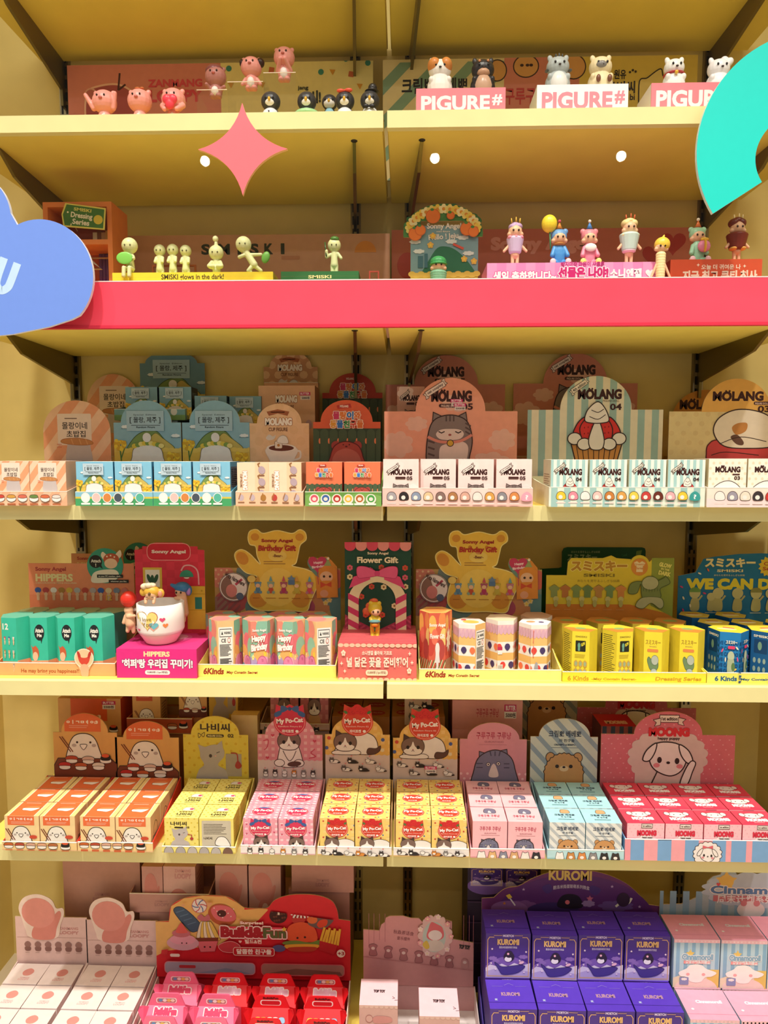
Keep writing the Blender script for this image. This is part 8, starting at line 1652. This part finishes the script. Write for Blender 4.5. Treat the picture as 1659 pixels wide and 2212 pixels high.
def carry(col, dark, back):
    """carry carton: body, sloped roof panels meeting in a handle with a slot, flaring side ears"""
    w, h, d, hh_ = .098, .050, .066, .030
    root = empty('carry_box', (0, 0, 0), '', 'carry box', 'carry boxes in the red toy food tray')
    mb = MB(); x0, x1 = -w/2, w/2
    mb.face([(x0,0,0),(x1,0,0),(x1,0,h),(x0,0,h)], col); mb.face([(x1,d,0),(x0,d,0),(x0,d,h),(x1,d,h)], col); mb.face([(x1,0,0),(x1,d,0),(x1,d,h),(x1,0,h)], col); mb.face([(x0,d,0),(x0,0,0),(x0,0,h),(x0,d,h)], col)
    ym, rz = d/2, h+.030
    mb.face([(x0,0,h),(x1,0,h),(x1*.9,ym-.002,rz),(x0*.9,ym-.002,rz)], col); mb.face([(x1,d,h),(x0,d,h),(x0*.9,ym+.002,rz),(x1*.9,ym+.002,rz)], col)
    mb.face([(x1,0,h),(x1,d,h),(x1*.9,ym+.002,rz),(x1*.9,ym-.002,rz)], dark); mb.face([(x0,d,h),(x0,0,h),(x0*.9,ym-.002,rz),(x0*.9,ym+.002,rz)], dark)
    V = Vector((0, ym-.002, rz-h)); A = Art(mb, (0, 0, 100, 60), (x0*.95, 0, h), (w*.95, 0, 0), V, clip=[rrect(3, 0, 97, 60)])
    if not back: A.t('d8406a' if col[0] == 'f' else 'e9c0d8', 'Build&Fun', 22, 6, 78, 26, .09, out='f6ecea', ob=.12)
    else:
        for x, c in ((20, 'e6b23c'), (34, 'd98a3c'), (50, 'f0d8c8'), (64, 'efe8e4'), (80, '8fc0e0')): A.b(c, [(x-8, 40), (x-6, 26), (x+6, 26), (x+8, 40)], '8a2a2c', .8)
    if not back: pass
    mb.build('body', root)
    mb = MB(); xb, xt = w*.45, w*.28
    z0, z1 = rz, rz+hh_
    sl = .016
    o = [(-xb, z0), (xb, z0), (xt+.006, z1-.004), (xt, z1), (-xt, z1), (-xt-.006, z1-.004)]
    A = Art(mb, (-xb, 0, xb, hh_), (-xb, ym-.0018, z0), (2*xb, 0, 0), (0, 0, hh_)); A.k = 0
    pts = [(x, hh_-(z-z0)) for x, z in o]
    mb.prism([A.w(*q) for q in A._or(pts)], (0, .003, 0), col, dark); A.k = 2
    f = lambda dz=0: rrect(-.022, hh_*.42, .022, hh_*.76, .004)
    A.p('f3ece8', rrect(-.0245, hh_*.36, .0245, hh_*.80, .005)); A.p('b8747c' if not back else 'c8202c', f())
    if not back:
        for x, c in ((-.014, '6a9ac8'), (-.004, 'efe8e4'), (.006, 'e6c46a'), (.015, 'efe4d0')): A.e(c, x, hh_*.57, .005, .0038, n=10)
    else: A.t('5a1a1c', 'Build&Fun', -.018, hh_*.12, .018, hh_*.28, .08)
    mb.build('handle', root)
    for s in (-1, 1):
        mb = MB(); q = [(s*w*.47, .004, h+.004), (s*w*.60, .006, h+.036), (s*w*.57, .010, h+.044), (s*w*.50, .016, h+.040), (s*w*.42, .028, h+.028)]
        if s < 0: q = q[::-1]
        mb.prism(q, (0, .0016, 0), dark, dark); mb.build('ear', root)
    return root
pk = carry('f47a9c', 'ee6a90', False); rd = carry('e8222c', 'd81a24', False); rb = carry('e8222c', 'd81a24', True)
used = set()
def putc(kind, px, py, Y, lb):
    q = P(px, py, Y+.033); z = q.z-.111
    o = {'p': pk, 'r': rd, 'b': rb}[kind]
    if kind in used: o = dup(o, (q.x, Y, max(z, TZ6)))
    else: used.add(kind); o.location = (q.x, Y, max(z, TZ6))
    o['label'] = lb
zc6 = zat(2103, 550, 1.535+.033)-.111
for kind, px, r, lb in (('p', 392, 2, 'pink carry box in the back row, leftmost'), ('r', 498, 2, 'red carry box in the back row beside the pink one'), ('r', 600, 2, 'red carry box in the back row, third from left'), ('r', 703, 2, 'red carry box in the back row, rightmost'),
                        ('p', 360, 1, 'pink carry box in the middle row, leftmost'), ('p', 468, 1, 'pink carry box in the middle row, second from left'), ('b', 585, 1, 'red carry box showing fries print, middle row, third from left'), ('b', 697, 1, 'red carry box showing fries print, middle row, rightmost'),
                        ('p', 344, 0, 'pink carry box cut by the bottom edge, leftmost of front row'), ('p', 455, 0, 'pink carry box cut by the bottom edge, second in front row'), ('b', 572, 0, 'red carry box cut by bottom edge, third in front row'), ('b', 695, 0, 'red carry box cut by bottom edge, rightmost of front row')):
    Yr = 1.403+r*.0665; q = P(px, 2150, Yr+.033)
    o = {'p': pk, 'r': rd, 'b': rb}[kind]
    if kind in used: o = dup(o, (0, 0, 0))
    else: used.add(kind)
    xs_ = {2: (392, 498, 600, 703), 1: (360, 468, 585, 697), 0: (344, 455, 572, 695)}[r]
    o.location = (q.x, Yr, TZ6+.0); o['label'] = lb
CARRY = [o for o in COL.objects if o.name.startswith('carry_box') and o.parent is None]
lift = zc6-TZ6
if lift > .004:
    x_m = (x_l+x_r)/2-root.location.x
    mb = MB(); mb.box(-(x_r-x_l)/2+.004, (x_r-x_l)/2-.004, .004, YB6-Y6b-.004, .0026, lift+.0018, 'b81c28'); mb.build('insert', root)
    for o in CARRY: o.location.z = TZ6+lift
# ---- half empty pink tray with two boxes
YT6 = 1.60
root = empty('display_tray', (P(903, 2150, 1.42).x, 1.405, ZT6), 'half-empty white tray with tilted pink header and two boxes left', 'display tray', T6)
xl_, xr_ = P(783, 2130, YT6).x-root.location.x, P(1026, 2130, YT6).x-root.location.x
mb = MB(); W6 = xr_-xl_; D6 = YT6-1.405
zlo = zat(2128, 900, YT6)-ZT6
m0 = (xl_+xr_)/2
mb.box(xl_, xr_, 0, D6, 0, .002, 'e9e2e0'); mb.box(xl_, xr_, 0, .002, .002, .03, 'efe6e4'); mb.box(xl_, xr_, D6-.002, D6, .002, zlo, 'd9a4a4')
for xa in (xl_, xr_-.002): mb.prism([(xa, .002, .002), (xa, D6-.002, .002), (xa, D6-.002, zlo), (xa, .002, .05)], (.002, 0, 0), 'e9dcda', 'e9dcda')
mb.build('tray', root)
def mel(A):
    for x in (797, 808, 820, 832, 1001, 1013, 1022): A.l('a8646c', [(x, 1950), (x, 2035+((x*7) % 20))], .8)
    A.t('8a4a52', '秋森茶话会', 850, 2013, 894, 2022, .0, 6); A.t('8a4a52', '音乐摆件', 858, 2027, 886, 2035, .0, 6); A.t('2f2424', 'TOP TOY', 992, 2043, 1015, 2052, .09, 6)
    for i in range(7):
        x, y = 806+i*33, 2056+i*4.6; A.b('a8686c', [(x-8, y+14), (x-6, y), (x-9, y-8), (x, y-12), (x+9, y-8), (x+6, y), (x+8, y+14)], '7a4448', .8) if i < 6 else A.b('c08484', [(x-6, y+12), (x-7, y-4), (x, y-10), (x+7, y-4), (x+6, y+12)]); A.e('e2c0bc', x, y-2, 4, 3.5)
    A.l('b06a70', [(785, 2073), (1024, 2100)], 1)
def melo(yb): return [(785, yb), (785, 2012), (820, 2014), (824, 2000), (832, 1994), (834, 1984), (842, 1980), (870, 1979), (888, 1984), (905, 1984), (912, 1992), (930, 1978), (976, 1990), (976, 2030), (1023, 2038), (1023, yb)], [rrect(785, 1975, 1023, yb)]
header(root, 'header_card', (785, 1978, 1024), YT6-.004, ZT6+.002+zlo, melo, mel, 'cf8f90')
def oval(A):
    A.p('dcb4b0', scallop(940, 2022, 37, 46, 15, .12)); A.e('b9c4bc', 938, 2024, 25, 33)
    A.b('d9666c', [(922, 2025), (926, 2004), (932, 1992), (944, 1996), (956, 2004), (958, 2024), (940, 2032)]); A.e('e8d8d4', 940, 2020, 15, 11); A.b('d9c9bc', [(920, 2045), (930, 2032), (950, 2032), (960, 2044), (948, 2054), (930, 2054)]); A.b('d9b84a', [(913, 2040), (922, 2032), (928, 2046), (920, 2050)])
    for k in range(9): A.flower(('e8a0a4', 'f0d0cc')[k % 2], 940+34*math.cos(k*.7), 2022+43*math.sin(k*.7), 6, 'f0d8b0')
Fo = Face(900, 1974, 980, 2072, YT6-.007); mb = MB(); card_mesh(mb, Fo, scallop(940, 2022, 38, 47, 15, .12), oval, 'dcb4b0', thick=.0015, org=Vector(root.location)); mb.build('oval_cut_out', root)
def rose(A, x, y): A.e('e3bcae', x, y, 6, o='b87a74', ow=1.2); A.p('a8746c', [(x-5, y+5), (x-7, y+14), (x-2, y+11)]); A.p('a8746c', [(x+5, y+5), (x+7, y+14), (x+2, y+11)])
Fr = Face(783, 1980, 800, 2000, YT6-.006)
def ttf(A):
    for k in range(8): A.p('d8b4a8', ell(6+k*13, 0, 6.5, 6, 0, 8, 0, 180))
    A.use((0, 0, 100, 100), (0, 0, 100, 100), rose, 26, 22) if False else None
    A.e('d0a49a', 26, 26, 9, 7, o='a86a64', ow=1.2); A.b('c98a84', [(36, 24), (50, 20), (80, 22), (86, 30), (70, 34), (40, 34)]); A.t('b8605c', '秋森茶话会', 38, 48, 74, 56, .0)
def ttt(A): A.t('3a2a30', 'TOP TOY', 36, 42, 66, 52, .09); A.l('3a2a30', [(86, 66), (92, 72), (86, 74)], 1.2); A.l('3a2a30', [(92, 80), (100, 79)], 1.2)
o = None
for k, (xa, xb, yt0, yt1, lb) in enumerate(((776, 859, 2172, 2115, 'left of two pale pink boxes in half-empty white tray'), (906, 993, 2196, 2134, 'right of two pale pink boxes in half-empty white tray'))):
    Yf = 1.462-.022*k; zt_ = zat(yt0, (xa+xb)/2, Yf); q = Face(xa, yt0, xb, yt0+40, Yf)
    yb_ = PZ((xa+xb)/2, yt1, zt_).y
    mb = MB(); carton(mb, q.w, zt_-TZ6, max(.05, yb_-Yf), ('cda39a', 'f3c9d2', 'c0928c'), ttf, ttt)
    o = tag(mb.build('figure_box', None, (q.base.x, Yf, TZ6)), lb, 'box', 'pale pink boxes in the half-empty tray')
# ---- purple boxes
def night(A):
    A.r('4a2f8a', 0, 0, 100, 100); A.p('7a5ab0', ell(50, 100, 60, 48)); A.p('d9cdea', [(0, 78), (10, 70), (24, 74), (36, 68), (50, 74), (64, 66), (80, 72), (100, 66), (100, 100), (0, 100)]); A.p('b9a8d8', [(0, 86), (20, 80), (46, 88), (70, 80), (100, 86), (100, 100), (0, 100)])
    for x, y, w in ((16, 56, 20), (84, 52, 22), (24, 62, 16)): A.cloud('8a6ab8', x, y, w, 10)
    A.l('d9a878', [(18, 8), (8, 8), (4, 14), (4, 96), (96, 96), (96, 14), (92, 8), (82, 8)], 1.6); A.l('d9a878', [(18, 4), (36, 4)], 1); A.l('d9a878', [(64, 4), (82, 4)], 1)
    A.t('d9c6ea', 'MOETCH', 38, 2, 62, 7, .06); A.t('e6b878', 'KUROMI', 26, 12, 74, 25, .06); A.t('e9dcf4', '酷洛米捣蛋联萌系列微盒', 30, 28, 70, 33, .0)
    A.e('2a1f38', 52, 52, 12, 11); A.e('ece4f4', 50, 57, 8, 6); A.p('2a1f38', [(42, 48), (37, 36), (50, 42)]) if False else A.e('2a1f38', 52, 46, 9, 8); A.b('4a3a8a', [(20, 64), (36, 74), (60, 72), (78, 70), (88, 74), (70, 88), (40, 92), (30, 82)], '2f2466', 1); A.e('f0b0c8', 50, 45, 2.5)
    for x, y in ((14, 34), (90, 40), (22, 80), (86, 86), (76, 60), (12, 66)): A.p('f0d8ea', star(x, y, 3, 1.2))
    A.e('e9b8d0', 80, 64, 6, 3, -20)
def kt(A): A.t('b08a9c', 'KUROMI', 30, 44, 70, 56, .05); A.t('a8b0d8', '8K', 14, 66, 20, 72, .08); A.l('2f1f78', [(0, 78), (100, 78)], 1); A.l('8a78d0', [(40, 20), (50, 14), (60, 20)], 1.2); A.l('8a78d0', [(12, 24), (36, 24)], .8); A.l('8a78d0', [(64, 24), (88, 24)], .8)
Yk0 = 1.405; zk = zat(2180, 1100, Yk0)
dk = .088
zku = zat(2017, 1100, Yk0+dk+.002)
def kin(A): pass
root = empty('display_tray', (P(1260, 2180, Yk0).x, Yk0-.003, ZT6), 'purple tray stacked with two tiers of purple boxes', 'display tray', T6)
xk0, xk1 = P(1053, 2190, Yk0).x, P(1484, 2190, Yk0).x
root.location.x = (xk0+xk1)/2
mb = MB(); tray_mesh(mb, xk1-xk0, 2*dk+.012, .05, .10, '4a3a98', '3a2a70'); mb.build('tray', root)
KG = 'purple figure boxes on the lowest shelf'
wk = (xk1-xk0-.008)/4; hk = zk-TZ6
mb = MB(); carton(mb, wk*.97, hk, dk*.955, ('4f36a8', '5738bc', '3a2688'), (lambda A: A.use((0, 0, 100, 100), (0, 0, 100, 62), night)), kt); o = mb.build('figure_box')
sp = [(xk0+.004+wk*(c+.5), Yk0+r*dk, TZ6) for r in range(2) for c in range(4)]
rowset(o, sp, ['purple night-sky box in the lower tier, %s, %s' % (('front row', 'second row')[r], ORD[c] if c < 3 else 'rightmost') for r in range(2) for c in range(4)], KG)
mb = MB(); hu = zku-zk-.0005; carton(mb, wk*.97, hu, dk*.955, ('4f36a8', '5738bc', '3a2688'), night, kt); o = mb.build('figure_box')
xu = P(1048, 2060, Yk0+dk).x; xv = P(1450, 2060, Yk0+dk).x; wu = (xv-xu)/4
rowset(o, [(xu+wu*(c+.5), Yk0+dk+.002-(.004 if c == 1 else 0), zk+.0005) for c in range(4)], ['purple night-sky box in the upper tier, %s' % (ORD[c] if c < 3 else 'rightmost') for c in range(4)], KG)
YK = Yk0+2*dk+.014
def kh(A):
    A.p('5a2a70', ell(1240, 2010, 180, 120, 0, 30, 180, 360)); A.cloud('7a4a8a', 1130, 1962, 60, 24); A.cloud('6a4a90', 1330, 1960, 80, 26); A.e('3f2a6a', 1195, 1978, 60, 24); A.e('8a5a9a', 1100, 1970, 40, 18)
    A.t('d9b868', 'KUROMI', 1184, 1881, 1276, 1903, .05); A.t('cfc0d8', '酷洛米捣蛋联萌系列微盒', 1194, 1912, 1272, 1921, .01, 0, arch=4); A.b('4a2f7a', [(1170, 1920), (1186, 1912), (1192, 1926), (1180, 1934)]); A.b('4a2f7a', [(1296, 1922), (1276, 1914), (1272, 1928), (1286, 1936)])
    A.b('241a2c', [(1206, 1965), (1210, 1942), (1228, 1934), (1250, 1940), (1256, 1965)]); A.e('d9707c', 1225, 1953, 5); A.l('e6d9e0', [(1100, 1945), (1112, 1962)], 3); A.p('e6c24a', [(1092, 1940), (1100, 1936), (1106, 1944), (1098, 1948)]); A.l('e9e2cf', spline([(1330, 1960), (1345, 1948), (1356, 1952), (1362, 1942)], 4, False), 5); A.p('c86a8a', star(1273, 1944, 8, 4)); A.p('c8783a', star(1089, 1958, 4, 2)); A.cloud('9a7ab0', 1270, 1955, 30, 16); A.e('3a2440', 1345, 1945, 14, 16)
    for x, y in ((1130, 1925), (1320, 1915), (1380, 1960)): A.p('c0a0d0', star(x, y, 4, 1.5))
def ko(yb): return [(1040, yb), (1040, 1948), (1066, 1946)]+spline([(1066, 1946), (1090, 1925), (1120, 1918), (1150, 1900), (1190, 1885), (1240, 1878), (1300, 1886), (1350, 1908), (1385, 1940), (1400, 1956)], 4, False)+[(1434, 1960), (1434, yb)], [rrect(1040, 1870, 1434, yb)]
header(root, 'header_card', (1040, 1878, 1434), YK, ZT6+.10, ko, kh, '6a2f6a')
def drk(A): A.use((0, 0, 100, 100), (0, 0, 50, 40), night); A.use((0, 0, 100, 100), (50, 0, 100, 40), night); A.stripes('2a1a34', 0, 40, 100, 100, 30, 4)
stock('shipping_carton', (1008, 1870, 1170), 1.66, ZT6, .15, ('2c1a3c', '3a2450', '1f1228'), lambda A: (A.use((0, 0, 100, 100), (4, 2, 48, 16), night), A.use((0, 0, 100, 100), (52, 2, 96, 16), night), A.lines('4a2f5a', 0, 20, 100, 100, 5, .8, 0)), None, 'tall dark purple carton behind the purple boxes', 'carton')
# ---- pink and blue cloud boxes
def cl_(A):
    A.r('b8d4e0', 0, 0, 100, 100); A.stripes('8ab4d0', 0, 0, 100, 100, 8, 9); A.r('f3c0c8', 0, 0, 100, 7); A.dots('f9e0e0', 4, 4, 100, 5, 8, 2); A.p('e9dcc0', [(0, 80), (30, 70), (70, 74), (100, 68), (100, 100), (0, 100)]); A.r('e6c66a', 74, 62, 100, 100); A.p('f0d8d0', ell(50, 104, 48, 26))
    A.p('e6c46a', star(36, 30, 10, 5)); A.t('8ab0c8', 'Cinnamoroll', 18, 30, 86, 42, .07, out='f6f0ec', ob=.08); A.r('ee9a9a', 22, 44, 80, 50); A.t('e9f0f0', '周末计划系列微盒', 26, 42, 80, 51, .02)
    A.b('f8f4f0', [(12, 68), (28, 60), (38, 52), (60, 52), (72, 60), (94, 68), (84, 76), (70, 78), (60, 88), (40, 88), (28, 78), (16, 76)]); A.e('f0b0b0', 32, 72, 4, 3); A.e('f0b0b0', 66, 72, 4, 3); A.r('8a94c0', 14, 78, 34, 94, 2); A.cloud('f0ece8', 24, 82, 14, 6)
def ct(A): A.t('e9e6f2', 'Cinnamoroll', 30, 36, 84, 46, .07); A.e('f8eef0', 16, 66, 3); A.l('d98aa4', [(0, 82), (100, 82)], .8)
Yc0 = 1.40; zc = zat(2204, 1540, Yc0); zcu = zat(2030, 1505, Yc0+dk+.002)
xc0 = P(1490, 2210, Yc0).x; wc = P(1600, 2210, Yc0).x-xc0
root = empty('display_tray', (xc0+wc*1.5, Yc0-.003, ZT6), 'pale blue tray of pink-topped cloud boxes at lower right', 'display tray', T6)
mb = MB(); tray_mesh(mb, wc*3+.008, 2*dk+.012, .05, .10, 'b8c8d8', 'a8a0b0'); mb.build('tray', root)
CG6 = 'pink-topped cloud boxes on the lowest shelf'
mb = MB(); carton(mb, wc*.97, zc-TZ6, dk*.955, ('b8d4e0', 'f2a4bc', 'a4c0d4'), lambda A: A.use((0, 0, 100, 100), (0, 0, 100, 62), cl_), ct); o = mb.build('figure_box')
sp = [(xc0+wc*(c+.5), Yc0+r*dk, TZ6) for r in range(2) for c in range(2)]
rowset(o, sp, ['pink-topped cloud box in the lower tier, %s, %s' % (('front row', 'second row')[r], ('left', 'cut by right edge')[c]) for r in range(2) for c in range(2)], CG6)
xq = P(1455, 2070, Yc0+dk).x; wq = P(1557, 2070, Yc0+dk).x-xq
mb = MB(); carton(mb, wq*.975, zcu-zc-.0005, dk*.955, ('b8d4e0', 'f2a4bc', 'a4c0d4'), cl_, ct); o = mb.build('figure_box')
rowset(o, [(xq+wq*(c+.5), Yc0+dk+.002, zc+.0005) for c in range(3)], ['pink-topped cloud box in the upper tier, %s' % q for q in ('left of two whole ones', 'right of two whole ones', 'sliver at right picture edge')], CG6)
def ch(A):
    A.stripes('8aa8c0', 1423, 1930, 1760, 2100, 14, 14)
    A.p('b9c0d0', scallop(1630, 1925, 120, 42, 16, .1)); A.p('e6b85a', star(1565, 1905, 24, 12)); A.e('e6b85a', 1565, 1906, 16); A.t('5a7aa8', 'Cinnamoroll', 1532, 1916, 1730, 1934, .06, out='ecdcd8', ob=.1); A.r('c8747c', 1538, 1938, 1720, 1952); A.t('e9e4e6', '周末计划系列微盒', 1546, 1936, 1710, 1956, .02); A.p('d84a50', heart(1548, 1913, 9, 9)); A.e('ecd8d8', 1620, 1970, 30, 20); A.e('d9848c', 1604, 1955, 7); A.e('d9848c', 1632, 1955, 7)
def co(yb): return [(1423, yb), (1423, 1962), (1470, 1960), (1500, 1945), (1520, 1930), (1524, 1906), (1536, 1895), (1552, 1890), (1556, 1880), (1580, 1880), (1590, 1893), (1640, 1893), (1700, 1900), (1760, 1920), (1760, yb)], [rrect(1423, 1870, 1760, yb)]
header(root, 'header_card', (1423, 1880, 1760), Yc0+2*dk+.014, ZT6+.10, co, ch, 'a8b4bc')
# ---- stored stock at the back left
def lb_(A): A.use((190, 1940, 300, 2030), (4, 8, 96, 100), lambda B: (B.b('c67c72', [(252, 2020), (262, 1996), (278, 1976), (286, 1980), (274, 2010), (262, 2026)]), B.e('cb8278', 236, 1980, 38, 33, 12), B.b('c67c72', [(222, 2030), (230, 2010), (256, 2010), (264, 2030)]), B.e('dcbcb4', 246, 2028, 12, 12)))
def lb2(A): A.t('c9908c', 'ZANMANG', 36, 6, 86, 13, .06); A.t('c9908c', 'LOOPY', 36, 16, 88, 27, .08); A.b('c67c72', [(14, 100), (16, 70), (34, 52), (58, 52), (78, 68), (84, 100)])
def car(A): A.t('b8827c', 'ZANMANG', 40, 52, 60, 57, .06); A.t('b8827c', 'LOOPY', 38, 60, 62, 70, .08)
cB = ('c8968c', 'cf9f94', 'a06a60')
YS6 = 1.66
z1 = zat(1990, 250, YS6)
stock('shipping_carton', (160, 1990, 290), YS6+.02, ZT6, .14, ('b08070', 'c09080', '8a5a4e'), None, lambda A: lrow(A, 20, 28, 60, 3), 'lower brownish-pink carton in rear left stock pile', 'carton')
stock('shipping_carton', (134, 1862, 305), YS6+.02, zat(1990, 225, YS6+.02)+.0005, .12, ('c2907f', 'c79a8c', '9a6a5e'), car, None, 'upper brownish-pink carton in rear left stock pile', 'carton')
stock('shipping_carton', (300, 1972, 470), YS6-.01, ZT6, .14, ('b98a80', 'c09488', '906054'), None, None, 'pink-brown carton under open stock tray, behind toy food card', 'carton')
zt_ = zat(1972, 385, YS6-.01)+.0005
def cart_tray(px, Y, zb, label, art=None): return tray(px, Y, zb, .11, .06, label, 'stock trays at the back of the lowest shelf', 'c09084', 'a0706a', art)
cart_tray((280, 1931, 452), YS6-.012, zt_, 'pale pink open stock tray with lettering, behind left toy food', lambda A: (A.t('b0807a', 'ZANMANG', 335, 1946, 362, 1950, .06), A.t('b0807a', 'LOOPY', 334, 1952, 366, 1959, .08)))
o = cart('figure_box', (306, 1872, 352), YS6-.006, zt_+.0026, .055, cB, lb_); strip(o); tag(o, 'dim pink-print stock box, left in pale open tray', 'box', 'dim stock boxes at the back of the lowest shelf')
o = cart('figure_box', (352, 1872, 423), YS6-.006, zt_+.0026, .07, ('d6aaa0', 'dcb4aa', 'a87468'), lb2, None, lambda A: A.lines('8a4a44', 20, 20, 80, 80, 6, 3)); strip(o); tag(o, 'dim pink-print stock box with lettering, right in pale open tray', 'box', 'dim stock boxes at the back of the lowest shelf')
stock('shipping_carton', (455, 1966, 620), YS6-.004, ZT6, .14, ('a87468', 'b08074', '86564c'), None, None, 'brown-pink carton behind the toy food card valley', 'carton')
zt2 = zat(1966, 540, YS6-.004)+.0005
o = cart('figure_box', (464, 1870, 535), YS6, zt2, .07, cB, lb_); o2 = o.copy(); COL.objects.link(o2)
rowset(o, [(o.location.x, YS6, zt2)], ['left of two dim stock boxes above toy food card valley'], 'dim stock boxes at the back of the lowest shelf')
rowset(o2, [(P(572, 1920, YS6).x, YS6, zt2)], ['right of two dim stock boxes above toy food card valley'], 'dim stock boxes at the back of the lowest shelf')
stock('shipping_carton', (622, 1922, 757), YS6+.01, ZT6, .14, ('b07a6e', 'b88478', '8a584e'), None, None, 'lower brown-pink carton behind right hump of toy food card', 'carton')
stock('shipping_carton', (628, 1860, 766), YS6, zat(1922, 690, YS6+.01)+.0005, .12, ('c08a7e', 'c8948a', '925e54'), lambda A: (A.t('b07a74', 'ZANMANG', 40, 58, 60, 66, .06), A.t('b07a74', 'LOOPY', 39, 70, 61, 82, .08)), None, 'upper pink carton with faint lettering, behind right hump of toy food card', 'carton')
